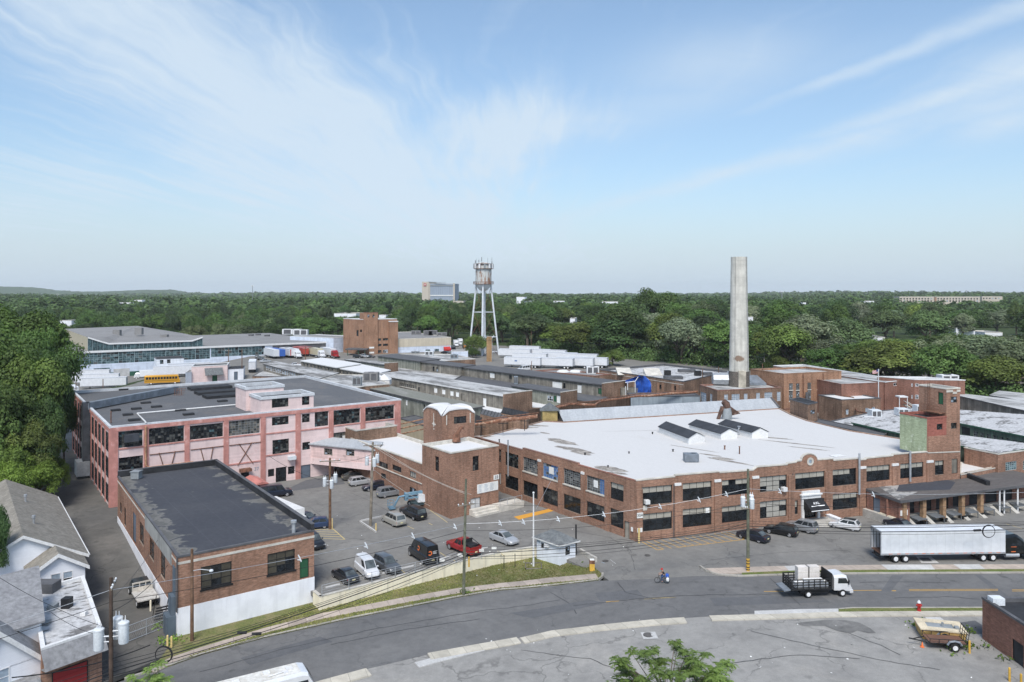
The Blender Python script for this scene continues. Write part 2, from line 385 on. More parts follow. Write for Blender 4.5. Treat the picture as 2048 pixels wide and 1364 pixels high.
 bands=mx(band((980,470),(2300,130),.020,.55),band((1560,300),(2300,60),.022,.85),band((1400,250),(2300,-80),.016,.55),h.math('MULTIPLY',blob(A(1440),E(130),.13,.045,.15),.42),h.math('MULTIPLY',blob(A(2010),E(150),.10,.035,.35),.75),h.math('MULTIPLY',blob(A(2010),E(245),.07,.02,.2),.75),h.math('MULTIPLY',blob(A(1300),E(215),.3,.03,.25),.3))
 tb=h.mr(h.math('ADD',h.math('MULTIPLY',streak(-1.15,1.6,.35,5,3.3,.8),.6),h.math('MULTIPLY',s2,.4)),.3,.6,.5,1.0)
 cov=h.math('MINIMUM',h.math('ADD',h.math('MULTIPLY',c1,1.02),h.math('MULTIPLY',h.math('MULTIPLY',bands,1.35),tb)),1.0)
 cov=h.math('MULTIPLY',cov,h.mr(z,.0,.06))
 col=n.new('ShaderNodeHueSaturation');nt.links.new(s.outputs[0],col.inputs['Color'])
 col.inputs['Hue'].default_value=.493;col.inputs['Saturation'].default_value=.93;col.inputs['Value'].default_value=1.12
 hz=h.mr(z,-.02,.17,1.0,0.0)
 dimmed=h.scl(col.outputs[0],h.mr(z,.02,.36,.78,.96))
 base=h.mix(h.math('MULTIPLY',hz,.97),dimmed,(3.5,4.25,4.95))
 full=h.mix(h.math('MULTIPLY',cov,.86),base,(3.9,4.6,5.3))
 nt.links.new(full,bg.inputs[0]);bg.inputs[1].default_value=.12
sky()
SC.view_settings.view_transform='Standard';SC.view_settings.look='None'
SC.view_settings.exposure=0.54;SC.view_settings.gamma=1.0
try:SC.view_settings.use_curve_mapping=False
except Exception:pass
SC.cycles.max_bounces=6;SC.cycles.diffuse_bounces=3;SC.cycles.glossy_bounces=2;SC.cycles.transmission_bounces=3
SC.cycles.transparent_max_bounces=4;SC.cycles.volume_bounces=0
SC.render.filter_size=1.3 if hasattr(SC.render,'filter_size')else 1.5
def hs(x,y):return zs(x)
def hn(x,y):return zs(x)*(1-sm(95,108,y))*sm(4,10,x)
def ha(x,y):return-1.5*(1-sm(78,114,y))
def on(px,py,h):
 z=-1.0
 for _ in range(40):
  p=P(px,py,z);z=.5*z+.5*h(p.x,p.y)
 p=P(px,py,z);return Vector((p.x,p.y,h(p.x,p.y)))
def sheet(name,pts,h,off,m,step=3.0,skirt=.3,kind='structure',label=None,cat=None,parent=None,group=None):
 bm=bmesh.new()
 bm.faces.new([bm.verts.new((p[0],p[1],0))for p in pts])
 xs=[p[0]for p in pts];ys=[p[1]for p in pts]
 for lo,hi,nx in((min(xs),max(xs),(1,0,0)),(min(ys),max(ys),(0,1,0))):
  k=math.floor(lo/step)+1
  while k*step<hi:
   bmesh.ops.bisect_plane(bm,geom=bm.verts[:]+bm.edges[:]+bm.faces[:],plane_co=(nx[0]*k*step,nx[1]*k*step,0),plane_no=nx,dist=1e-5)
   k+=1
 for v in bm.verts:v.co.z=h(v.co.x,v.co.y)+off
 bmesh.ops.recalc_face_normals(bm,faces=bm.faces)
 if sum(f.normal.z for f in bm.faces)<0:bmesh.ops.reverse_faces(bm,faces=bm.faces)
 if skirt:
  be=[e for e in bm.edges if e.is_boundary]
  r=bmesh.ops.extrude_edge_only(bm,edges=be)
  for v in[g for g in r['geom']if isinstance(g,bmesh.types.BMVert)]:v.co.z-=skirt
 me=bpy.data.meshes.new(name);bm.to_mesh(me);bm.free();me.materials.append(m)
 o=link(name,me,parent);tag(o,label,cat,group,kind);return o
def pxl(pts,h):return[on(x,y,h)for x,y in pts]
def masphalt(name,base,dark,light,amt=.6,dirv=None,crack=.5,sc=.08):
 t=NT(name);pos=t.pos();q=pos
 if dirv:
  a=Vector((dirv[0],dirv[1],0)).normalized();b=Vector((-a.y,a.x,0))
  q=t.comb(t.math('MULTIPLY',t.vm('DOT_PRODUCT',pos,tuple(a)),.16),t.vm('DOT_PRODUCT',pos,tuple(b)),0.0)
 col=t.mix(t.mr(t.noise(q,sc*3,5,.6,.4),.4,.68,0,amt),base,dark)
 col=t.mix(t.mr(t.noise(pos,sc,6,.65,.6),.5,.68,0,amt),col,light)
 col=t.scl(col,t.mr(t.noise(pos,1.1,5,.7),.25,.75,.9,1.1))
 col=t.scl(col,t.mr(t.noise(pos,9,2,.7),.25,.75,.93,1.07))
 if crack:
  vo=t.n.new('ShaderNodeTexVoronoi');vo.feature='DISTANCE_TO_EDGE';vo.inputs['Scale'].default_value=.11
  wob=t.n.new('ShaderNodeTexNoise');t.L(pos,wob.inputs['Vector']);wob.inputs['Scale'].default_value=.5;wob.inputs['Detail'].default_value=4
  t.L(t.vm('ADD',pos,t.vm('SCALE',wob.outputs['Color'])if False else t.vm('MULTIPLY',wob.outputs['Color'],(4,4,0))),vo.inputs['Vector'])
  ck=t.mr(vo.outputs['Distance'],.0,.016,1,0)
  ck=t.math('MULTIPLY',ck,t.mr(t.noise(pos,.13,3),.4,.55,0,crack))
  col=t.mix(ck,col,(dark[0]*.55,dark[1]*.55,dark[2]*.55))
 v2=t.n.new('ShaderNodeTexVoronoi');v2.inputs['Scale'].default_value=.42;t.L(pos,v2.inputs['Vector'])
 spot=t.math('MULTIPLY',t.mr(t.math('ADD',v2.outputs['Distance'],t.math('MULTIPLY',t.noise(pos,2.5,3),.2)),.18,.34,1,0),t.mr(t.noise(pos,.21,2),.5,.62,0,.45))
 col=t.mix(spot,col,(dark[0]*.5,dark[1]*.5,dark[2]*.5))
 return t.done(col,.9,0,.2)
def mgrass(name,a,b,c):
 t=NT(name);pos=t.pos()
 col=t.mix(t.mr(t.noise(pos,.45,6,.7),.38,.6),a,b)
 col=t.mix(t.mr(t.noise(pos,1.6,5,.75),.52,.66,0,.8),col,c)
 col=t.scl(col,t.mr(t.noise(pos,7,3,.7),.25,.75,.72,1.28))
 t.bump(t.noise(pos,7,3),.6,.08)
 return t.done(col,.95,0,.1)
M['lot']=masphalt('worn_lot_asphalt',(.20,.194,.18),(.155,.15,.142),(.25,.242,.225),.6)
M['street']=masphalt('street_asphalt',(.150,.149,.147),(.114,.114,.115),(.198,.195,.188),.6,(.85,.5),.4)
M['alley']=masphalt('alley_asphalt',(.125,.12,.11),(.085,.083,.078),(.17,.16,.145),.6)
M['slot']=masphalt('pale_lot_asphalt',(.285,.277,.26),(.205,.2,.19),(.36,.342,.312),.65,None,.6)
M['yard']=masphalt('yard_asphalt',(.2,.19,.172),(.15,.145,.135),(.255,.242,.218),.6,None,0)
M['patch']=masphalt('fresh_asphalt_patch',(.122,.124,.128),(.10,.102,.106),(.145,.145,.145),.5,None,0)
M['grass']=mgrass('dry_lawn',(.13,.145,.052),(.2,.18,.09),(.085,.12,.035))
M['greengrass']=mgrass('verge_grass',(.11,.145,.04),(.17,.17,.07),(.08,.12,.03))
M['wild']=mgrass('wild_ground',(.035,.058,.02),(.05,.066,.026),(.028,.045,.016))
def mslab(name,c,per):
 t=NT(name);u=t.vm('DOT_PRODUCT',t.pos(),(.93,.37,0))
 fr=t.math('FRACT',t.math('DIVIDE',u,per));cell=t.math('FLOOR',t.math('DIVIDE',u,per))
 wn=t.n.new('ShaderNodeTexWhiteNoise');wn.noise_dimensions='1D';t.L(cell,wn.inputs['W'])
 k=t.math('MULTIPLY',t.mr(fr,0,.06,.62,1.0),t.mr(wn.outputs[0],0,1,.86,1.1,False))
 k=t.math('MULTIPLY',k,t.mr(t.noise(t.pos(),.9,5,.7),.3,.7,.86,1.1))
 return t.done(t.scl(c,k),.9,0,.2)
M['walk']=mslab('pinkish_pavement',(.43,.365,.31),1.9)
M['walk2']=mslab('cream_pavement',(.50,.465,.39),1.7)
M['kerb']=mslab('kerb_stone',(.4,.375,.33),2.4)
def ground():
 mb=MB()
 xs=[-9000,-3000,-1200,-600,-300,-200,-150,-128,-105,-60,0,60,120,200,400,900,2500,9000]
 ys=[-60,0,40,80,108,116,135,150,170,190,210,230,250,275,300,360,500,800,1500,3000,7000,14000]
 def h(x,y):
  if y<110:return-3.2
  if y<130:return-1.2
  return G(x,y)-.35
 for i in range(len(xs)):
  for j in range(len(ys)):mb.v.append(Vector((xs[i],ys[j],h(xs[i],ys[j]))))
 n=len(ys)
 for i in range(len(xs)-1):
  for j in range(n-1):
   mb.f.append([i*n+j,(i+1)*n+j,(i+1)*n+j+1,i*n+j+1]);mb.m.append(0)
 tag(mb.build('ground',M['wild'],smooth=60),kind='structure')
ground()
A_FL,A_FR,A_BR,A_BL=(-35.4,79.4),(-23.3,88.3),(-48.2,122.4),(-60.1,114.3)
NC=[(250,1360),(345,1331),(404,1310),(529,1276),(700,1238),(917,1195),(1000,1181),(1077,1174.5),(1197,1161)]
NCw=pxl(NC,hs)
left_end=NCw[0]+(NCw[0]-NCw[1])*6
sheet('yard',[(-240,250),(-120,150),(-40,150),(160,150),(200,250),(110,350),(-20,420),(-130,400),(-230,360)],G,.02,M['yard'],12,0)
sheet('alley',[(-45,60),(-29,84),(-54,118),(-64,132),(-92,172),(-120,262),(-165,262),(-128,172),(-97,125),(-84,60)],ha,.0,M['alley'],4,.4)
sheet('grass_bank',[(-84,60),(-97,125),(-128,172),(-165,262),(-420,262),(-420,60)],ha,-.02,M['wild'],12,.4)
lot_s=pxl([(1206,1152),(1218,1161),(1300,1158),(1385,1152.5),(1439,1151.5),(1484,1151),(1578,1148),(1648,1147),(2048,1144.5)],hn)
wl=[P(640,1196,0),P(820,1149,0),P(1000,1107,0),P(1076,1095,0)]
sheet('parking_lot',[(-30,88),(-26,89),(-24.2,88.6)]+[(p.x+.15,p.y+.2)for p in wl]+[(9.5,97.5)]+lot_s+[(170,lot_s[-1].y+5),(170,165),(-40,165),(-62,130),(-54,118)],hn,.0,M['lot'],3,.5)
S_edge=[(560,1385),(640,1363),(732,1338),(855,1309),(1033,1276),(1103,1262.5),(1300,1241),(1368,1236),(1418,1232.5),(1480,1228),(1677,1218.5),(1760,1217),(2048,1216.5)]
SEw=pxl(S_edge,hs)
right_n=pxl([(1218,1161),(1300,1158),(1385,1152.5),(1439,1152),(1484,1153.5),(1578,1150.5),(1648,1149),(1773,1148),(2048,1146.5)],hs)
st=[left_end]+NCw+right_n+[Vector((170,right_n[-1].y+6,0))]+[Vector((170,SEw[-1].y+6,0))]+SEw[::-1]+[SEw[0]+(SEw[0]-SEw[1])*7]
sheet('road',[(p.x,p.y)for p in st],hs,-.004,M['street'],3,.3)
sw=SEw[0]+(SEw[0]-SEw[1])*7
sheet('south_lot',[(sw.x,sw.y)]+[(p.x,p.y)for p in SEw]+[(170,SEw[-1].y+6),(170,18),(-90,18)],hs,-.02,M['slot'],4,.3)
wb=[(628,1206),(642,1219),(820,1170),(1000,1128),(1074,1108),(1120,1127),(1151,1120),(1160,1118),(1186,1135)]
lawn=pxl([(300,1346),(345,1331),(404,1310),(529,1276),(700,1238),(917,1195),(1000,1181),(1077,1174.5),(1197,1161),(1207,1151),(1200,1146)],hs)
sheet('lawn',[(p.x,p.y)for p in lawn]+[(p.x,p.y+.35)for p in pxl(wb[::-1],hs)]+[(A_FR[0],A_FR[1]+1),(A_FL[0]-.2,A_FL[1]+1)],hs,.10,M['grass'],2.5,.3)
up=[(295,1338),(345,1316),(400,1297),(529,1258),(646,1228),(800,1198),(917,1178),(1000,1168),(1100,1157),(1191,1149)]
dn=[(1197,1158.5),(1100,1167),(1000,1177),(917,1188),(800,1209),(646,1239),(529,1268),(404,1305),(349,1326),(310,1348)]
sheet('pavement',[(p.x,p.y)for p in pxl(up+dn,hs)],hs,.125,M['walk'],2.5,.1)
kb=NCw[:]+pxl([(1207,1153),(1207,1147)],hs)
def ribbon(pts,wd):
 l,r=[],[]
 for i,p in enumerate(pts):
  t=(pts[min(i+1,len(pts)-1)]-pts[max(i-1,0)]);t.z=0;t.normalize();nn=Vector((-t.y,t.x,0))
  l.append((p.x+nn.x*wd,p.y+nn.y*wd));r.append((p.x,p.y))
 return r+l[::-1]
sheet('kerb',ribbon(kb,.28),hs,.15,M['kerb'],2.5,.3)
def strip(name,up,dn,off,m,skirt=.12):return sheet(name,[(p.x,p.y)for p in pxl(up+dn[::-1],hs)],hs,off,m,3,skirt)
strip('pavement',[(1411,1138.5),(1500,1135.5),(1592,1133),(1762,1131.3),(2120,1129.8)],[(1436,1150),(1484,1147),(1592,1142.5),(1762,1141),(2120,1139.5)],.12,M['walk'])
strip('verge',[(1484,1147),(1592,1142.5),(1762,1141),(2120,1139.5)],[(1484,1152),(1578,1149),(1773,1146.5),(2120,1145)],.115,M['greengrass'])
kr=pxl([(1398,1133),(1412,1143),(1436,1150.5),(1484,1153.5),(1578,1150.5),(1648,1149),(1773,1148),(2120,1146.5)],hs)
sheet('kerb',ribbon(kr,.25),hs,.15,M['kerb'],3,.3)
strip('pavement',[(1762,1131.2),(1862,1130.9)],[(1776,1141.2),(1870,1140.8)],.127,M['conlight'],.05)
strip('pavement',[(1907,1130.6),(1958,1130.3)],[(1922,1140.4),(1970,1140)],.127,M['conlight'],.05)
strip('pavement',[(1569,1133.8),(1592,1133)],[(1578,1143.3),(1601,1142.2)],.127,M['conlight'],.05)
def south(name,up,w0,m,off=.1):
 a=pxl(up,hs);return sheet(name,ribbon(a,-w0),hs,off,m,2.5,.12)
south('pavement',[(590,1378),(640,1363),(732,1338)],1.5,M['walk2'])
south('pavement',[(829,1326),(880,1312),(960,1292)],1.1,M['conlight'],.06)
south('pavement',[(855,1308),(960,1289),(1033,1276)],1.35,M['walk2'],.11)
south('pavement',[(1040,1277),(1103,1262.5),(1200,1251),(1300,1241),(1368,1236)],1.3,M['walk2'])
south('pavement',[(1418,1232.5),(1480,1231),(1590,1228),(1677,1225),(1760,1224),(1964,1223)],1.15,M['walk2'],.09)
strip('pavement',[(1509,1223),(1600,1219.5),(1677,1218.5)],[(1509,1232),(1600,1229),(1677,1226.5)],.08,M['conlight'])
strip('verge',[(1677,1219),(1705,1217),(1964,1216.5),(2120,1216.4)],[(1677,1225),(1705,1224),(1964,1222.8),(2120,1222.5)],.1,M['greengrass'])
ks=pxl([(1677,1218.5),(1705,1216.5),(1964,1216),(2120,1216)],hs)
sheet('kerb',ribbon(ks,-.2),hs,.14,M['kerb'],3,.3)
def mark(pts,h,m,off=.008,name='road_marking'):
 return sheet(name,[(p.x,p.y)for p in pxl(pts,h)],h,off,m,4,0)
def line(p0,p1,wd,h,m,off=.008,name='road_marking'):
 a,b=on(*p0,h),on(*p1,h);t=(b-a);t.z=0;t.normalize();nn=Vector((-t.y,t.x,0))*wd/2
 return sheet(name,[(a.x+nn.x,a.y+nn.y),(b.x+nn.x,b.y+nn.y),(b.x-nn.x,b.y-nn.y),(a.x-nn.x,a.y-nn.y)],h,off,m,4,0)
def mworn(name,c,thr=.5):
 t=NT(name);pos=t.pos();k=t.mr(t.noise(pos,2.5,5,.75),thr-.1,thr+.1)
 return t.done(t.mix(k,c,(c[0]*.35+.06,c[1]*.35+.06,c[2]*.4+.06)),.85)
M['mky']=mworn('yellow_road_paint',(.52,.31,.07),.62);M['mkyf']=mworn('faint_yellow_paint',(.3,.24,.12),.5);M['mkw']=mworn('white_road_paint',(.5,.5,.48),.52)
M['mkyp']=mworn('pale_yellow_paint',(.56,.44,.2),.6)
for y0,y1 in((1179,1178.6),(1181.6,1181)):
 line((1818,y0),(1996,y1),.13,hs,M['mky']);line((2024,y0+.6),(2110,y1+.6),.13,hs,M['mky'])
line((1704,1181),(1763,1180.5),.13,hs,M['mky']);line((1528,1183),(1576,1182.4),.14,hs,M['mky']);line((1300,1196),(1352,1194.5),.14,hs,M['mkyf'])
line((1212,1204),(1238,1201.8),.2,hs,M['mky']);line((1288,1198.5),(1350,1195),.15,hs,M['mkyf']);line((1784,1181.6),(1792,1181.5),.2,hs,M['mky'])
c0,c1,c2,c3=(1284,1084),(1315,1100),(1489,1079),(1453,1064)
line(c1,c2,.16,hn,M['mky']);line(c0,c1,.14,hn,M['mky']);line(c3,c2,.14,hn,M['mky'])
for i in range(11):
 f=(i+.6)/11.3
 a=(c0[0]+(c3[0]-c0[0])*f,c0[1]+(c3[1]-c0[1])*f);b=(c1[0]+(c2[0]-c1[0])*(f+.02),c1[1]+(c2[1]-c1[1])*(f+.02))
 line(a,b,.13,hn,M['mky'])
line((629,1056),(663,1055),.13,hn,M['mkyp']);line((663,1055),(690,1079),.15,hn,M['mkyp']);line((690,1079),(629,1076),.13,hn,M['mkyp'])
for i in range(4):line((627,1059+i*4.2),(668+i*5.2,1060+i*4.6),.16,hn,M['mkyp'])
for p0,p1 in(((720,1041),(747,1062)),((857,1046),(865,1050)),((815,1052),(828,1058)),((880,1105),(892,1113)),((907,1120),(916,1127)),((794,1133),(812,1148)),((995,1102),(1010,1113)),((860,1020),(895,1045)),((2010,1047),(2060,1062)),((1985,1060),(2040,1085))):
 line(p0,p1,.1,hn,M['mkyp'])
sp_=pxl([(1028,1034),(1099,1018),(1107,1022),(1038,1039.6)],hn)
sheet('speed_hump',[(p.x,p.y)for p in sp_],hn,.05,mworn('hump_paint',(.60,.30,.05),.7),4,.06)
M['wet']=masphalt('stained_asphalt',(.17,.166,.158),(.12,.118,.113),(.25,.243,.23),.8,None,0,.2)
mark([(1784,1150),(1808,1151),(1780,1184),(1762,1183)],hs,M['patch'],.004,'asphalt_patch')
mark([(1950,1150),(1962,1150),(2022,1196),(2008,1197)],hs,M['patch'],.004,'asphalt_patch')
mark([(1190,1186),(1275,1180),(1290,1196),(1200,1203)],hs,M['patch'],.004,'asphalt_patch')
mark([(1020,1226),(1180,1199),(1210,1206),(1060,1237)],hs,M['patch'],.004,'asphalt_patch')
mark([(480,1316),(640,1273),(665,1283),(500,1330)],hs,M['patch'],.004,'asphalt_patch')
mark([(1420,1196),(1640,1190),(1660,1204),(1430,1212)],hs,M['patch'],.004,'asphalt_patch')
mark([(612,960),(680,950),(690,968),(560,985)],hn,M['patch'],.006,'asphalt_patch')
mark([(1832,1113),(1862,1113),(1878,1126),(1843,1126)],hn,M['conlight'],.006,'concrete_patch')
mark([(1837,1115.5),(1857,1115.5),(1865,1123),(1846,1123)],hn,M['patch'],.012,'asphalt_patch')
mark([(1590,1246),(1648,1240),(1690,1240),(1718,1245),(1740,1256),(1752,1266),(1735,1266),(1715,1261),(1700,1267),(1675,1262),(1650,1252),(1610,1252)],hs,M['wet'],.004,'asphalt_patch')
mark([(1920,1245),(1950,1241),(1964,1250),(1964,1268),(1935,1266)],hs,M['patch'],.004,'asphalt_patch')
mark([(1850,1234.5),(1880,1234),(1888,1240),(1858,1241)],hs,M['conlight'],.004,'concrete_patch')
mark([(1281,1265),(1310,1263.5),(1317,1277),(1287,1278.5)],hs,M['conlight'],.012,'concrete_patch')
def seam(pts,h,wd=.09,name='tar_seam'):
 a=pxl(pts,h);rr=random.Random(len(pts)+int(pts[0][0]));q=[]
 for p0,p1 in zip(a,a[1:]):
  n_=max(2,int((p1-p0).length/.8))
  for i in range(n_):q.append(p0.lerp(p1,i/n_)+Vector((rr.uniform(-.09,.09),rr.uniform(-.09,.09),0)))
 q.append(a[-1]);sheet(name,ribbon(q,wd),h,.010,M['tar'],6,0)
M['tar']=mplain('tar',(.05,.05,.053),.6,.2)
for s_ in([(400,1345),(560,1300),(760,1256),(960,1222),(1120,1200)],[(660,1290),(820,1258),(960,1238)],[(1130,1213),(1300,1196),(1460,1190),(1600,1187)],[(1720,1165),(1800,1164),(1900,1166)],[(1790,1196),(1900,1194),(1960,1199)],[(1100,1185),(1140,1208),(1152,1228)],[(1236,1165),(1250,1184),(1310,1200)],[(1540,1156),(1560,1175),(1600,1210)]):seam(s_,hs)
for s_ in([(700,985),(740,1002),(790,1030)],[(640,1010),(700,1000),(760,994)],[(690,1075),(760,1085),(830,1090),(960,1070)],[(1150,1062),(1220,1075),(1260,1100),(1270,1140)],[(1420,1120),(1560,1105),(1700,1100)],[(560,1000),(620,1015),(650,1040)]):seam(s_,hn,.06)
for s_ in([(1500,1262),(1620,1290),(1760,1320),(1880,1340)],[(1700,1268),(1760,1290),(1800,1310)],[(1040,1300),(1180,1318),(1290,1364)],[(1440,1330),(1600,1310),(1720,1318)]):seam(s_,hs,.07)
def manhole(px,py,h,r,label):
 o=on(px,py,h);mb=MB();mb.lathe([(0,.0),(r,.0),(r,.03),(r*.86,.035),(r*.82,.022),(0,.022)],20)
 x=tag(mb.build('manhole_cover',mplain('cast_iron',(.09,.085,.08),.7,.3),None),label,'manhole cover','manhole covers');x.location=o+UZ*.012
manhole(1297,1270,hs,.55,'round iron manhole cover in a pale concrete square south of the road')
manhole(1295,1111,hn,.4,'iron manhole cover in the asphalt before the hatched yellow bay')
manhole(1211,1122,hn,.42,'manhole cover ringed by blue survey paint beside the yellow post')
line((1203,1124),(1229,1133.5),.06,hn,mplain('blue_survey_paint',(.3,.4,.5),.9));line((1220,1119),(1238,1132),.06,hn,M['mkw'])
def V2(p):return Vector((p[0],p[1],0))
def wpx(a,b,px,py):
 a,b=V2(a),V2(b);d=b-a;k=(px-CX)/F
 t=(k*a.y-a.x)/(d.x-k*d.y);y=a.y+t*d.y
 return t*d.length,CH-(py-HY)*y/F
def area(pts):return sum(pts[i][0]*pts[(i+1)%len(pts)][1]-pts[(i+1)%len(pts)][0]*pts[i][1]for i in range(len(pts)))/2
def inset(pts,d):
 n=len(pts);s=1 if area(pts)>0 else-1;res=[]
 for i in range(n):
  p0,p1,p2=V2(pts[i-1]),V2(pts[i]),V2(pts[(i+1)%n])
  t1=(p1-p0).normalized();t2=(p2-p1).normalized()
  n1=Vector((-t1.y,t1.x,0))*s;n2=Vector((-t2.y,t2.x,0))*s
  k=1+n1.dot(n2);k=max(k,.25)
  res.append(p1+(n1+n2)*d/k)
 return res
class Wall:
 def __init__(s,a,b,z0,z1,sgn):
  s.a,s.b=V2(a),V2(b);s.d=(s.b-s.a);s.L=s.d.length;s.d.normalize();s.z0,s.z1=z0,z1
  s.n=Vector((s.d.y,-s.d.x,0))*sgn;s.ops=[]
 def pt(s,u,z,off=0.0):return s.a+s.d*u+UZ*z+s.n*off
 def px(s,x,y):return wpx(s.a,s.b,x,y)
 def rect(s,x0,x1,yt,yb):
  u0,zt=s.px(x0,yt);_,zb=s.px(x0,yb);u1,_=s.px(x1,yt)
  if u0>u1:u0,u1=u1,u0
  return max(u0,.02),min(u1,s.L-.02),max(zb,s.z0+.02),min(zt,s.z1-.02)
 def faces(s,mb,m=0,rev=.2,mrev=None):
  us=sorted({0.0,s.L}|{q for o in s.ops for q in o[:2]});zz=sorted({s.z0,s.z1}|{q for o in s.ops for q in o[2:4]})
  for i in range(len(us)-1):
   for j in range(len(zz)-1):
    cu,cz=(us[i]+us[i+1])/2,(zz[j]+zz[j+1])/2
    if any(o[0]<cu<o[1]and o[2]<cz<o[3]for o in s.ops):continue
    mb.quad(s.pt(us[i],zz[j]),s.pt(us[i+1],zz[j]),s.pt(us[i+1],zz[j+1]),s.pt(us[i],zz[j+1]),m)
  mr_=m if mrev is None else mrev
  for u0,u1,z0,z1 in s.ops:
   q=[(u0,z0),(u1,z0),(u1,z1),(u0,z1)]
   for k in range(4):
    (ua,za),(ub,zb)=q[k],q[(k+1)%4]
    mb.quad(s.pt(ua,za),s.pt(ub,zb),s.pt(ub,zb,-rev-.3),s.pt(ua,za,-rev-.3),mr_)
 def bx(s,mb,u0,u1,z0,z1,o0,o1,m=0):
  c=[s.pt(u0,0,o0),s.pt(u1,0,o0),s.pt(u1,0,o1),s.pt(u0,0,o1)]
  mb.hexa([p+UZ*z0 for p in c],[p+UZ*z1 for p in c],m)
def sub(mb,name,mats,part,root,**k):
 return link(name,mb.mesh(name,mats,k.get('smooth'),True,Vector(root.location)),part)
WR=random.Random(5)
def ch_main(i,j,nx,nz):
 if j==nz-1:return 1 if WR.random()<.93 else 0
 return 0
def ch_rand(p):
 def f(i,j,nx,nz):
  r=WR.random();acc=0
  for k,q in enumerate(p):
   acc+=q
   if r<acc:return k
  return 0
 return f
STY={'main':dict(pane=['glass','blind','blindw'],choose=ch_main,frame='frame',fw=.09,mw=.05),'half':dict(pane=['glass','blindw'],choose=lambda i,j,nx,nz:1 if(j==nz-1 or i in(1,2)or WR.random()<.25)else 0,frame='frame',fw=.09,mw=.05),'office':dict(pane=['olive','glass'],choose=lambda i,j,nx,nz:1 if(j==0 and i==1)or WR.random()<.12 else 0,frame='frame',fw=.1,mw=.07,rev=.14,sill='frame'),'pink':dict(pane=['glass','glassg','glassb','teal'],choose=ch_rand([.58,.28,.06,.08]),frame='frame',fw=.06,mw=.035),'pinkb':dict(pane=['glassg','wood','glassb','paper'],choose=ch_rand([.45,.35,.18,.02]),frame='frameg',fw=.06,mw=.035),'old':dict(pane=['glassg','glass','glassb','wood'],choose=ch_rand([.5,.2,.25,.05]),frame='frameg',fw=.06,mw=.035,sill='stone'),'blue':dict(pane=['bluep','bluegrey','glassg'],choose=ch_rand([.86,.06,.08]),frame='frameg',fw=.06,mw=.035,sill='stone'),'bluehalf':dict(pane=['bluep','glassg','glassb'],choose=lambda i,j,nx,nz:0 if i>=nx-2 and WR.random()<.85 else(1 if WR.random()<.7 else 2),frame='frameg',fw=.06,mw=.035,sill='stone'),'dark':dict(pane=['glass','glassg'],choose=ch_rand([.8,.2]),frame='frame',fw=.08,mw=.05),'teal':dict(pane=['teal','tealb','glass','glassg'],choose=ch_rand([.55,.28,.07,.1]),frame='frameteal',fw=.08,mw=.06,rev=.08),'bg':dict(pane=['bluegrey','bluegrey'],choose=ch_rand([.9,.1]),frame='framew',fw=.06,mw=.04,rev=.1),'tall':dict(pane=['glassg','glassb','bluegrey'],choose=ch_rand([.55,.35,.1]),frame='frameg',fw=.06,mw=.04,rev=.12,sill='stone'),'small':dict(pane=['glass','glassg','bluegrey'],choose=ch_rand([.6,.2,.2]),frame='frame',fw=.06,mw=.04,rev=.12),'white':dict(pane=['glass','bluegrey'],choose=ch_rand([.6,.4]),frame='framew',fw=.09,mw=.05,rev=.06),'wbox':dict(pane=['paper'],choose=lambda*a:0,frame='framew',fw=.05,mw=.03,rev=.05),}
def door_style(m,frame='frame',rev=.12):return dict(pane=[m],choose=lambda*a:0,frame=frame,fw=.07,mw=.04,rev=rev,name='door')
for k,m in(('dgrey','doorgrey'),('dred','doorred'),('dgreen','doorgreen'),('dlt','doorlt'),('dblack','rblack'),('dwood','wood')):STY[k]=door_style(m)
def window(wl_,root,op,nx,nz,sty,label=None):
 u0,u1,z0,z1=op;S=STY[sty]if isinstance(sty,str)else sty;rev=S.get('rev',.2);fw,mw=S['fw'],S['mw']
 fr=MB()
 wl_.bx(fr,u0,u1,z1-fw,z1-.002,-rev-.04,-rev+.05);wl_.bx(fr,u0,u1,z0+.002,z0+fw,-rev-.04,-rev+.05)
 wl_.bx(fr,u0+.002,u0+fw,z0+fw,z1-fw,-rev-.04,-rev+.048);wl_.bx(fr,u1-fw,u1-.002,z0+fw,z1-fw,-rev-.04,-rev+.048)
 iu0,iu1,iz0,iz1=u0+fw,u1-fw,z0+fw,z1-fw
 for i in range(1,nx):
  c=iu0+(iu1-iu0)*i/nx;wl_.bx(fr,c-mw/2,c+mw/2,iz0,iz1,-rev-.03,-rev+.03)
 for j in range(1,nz):
  c=iz0+(iz1-iz0)*j/nz;wl_.bx(fr,iu0,iu1,c-mw/2,c+mw/2,-rev-.03,-rev+.027)
 mats=[M[S['frame']]]
 if S.get('sill'):
  wl_.bx(fr,u0-.12,u1+.12,z0-.16,z0+.004,-rev+.06,.10,1);mats.append(M[S['sill']])
 nm=S.get('name','window')
 o=wpart(fr,nm,mats,root)
 if label:o['label']=label
 pn=MB()
 for i in range(nx):
  for j in range(nz):
   a,b=iu0+(iu1-iu0)*i/nx,iu0+(iu1-iu0)*(i+1)/nx;c,d=iz0+(iz1-iz0)*j/nz,iz0+(iz1-iz0)*(j+1)/nz
   tl=[WR.uniform(-.012,.012)for _ in range(2)]
   pn.quad(wl_.pt(a,c,-rev+tl[0]),wl_.pt(b,c,-rev+tl[1]),wl_.pt(b,d,-rev-tl[0]),wl_.pt(a,d,-rev-tl[1]),S['choose'](i,j,nx,nz))
 sub(pn,'panel' if nm=='door' else 'pane',[M[k]for k in S['pane']],o,root)
 return o
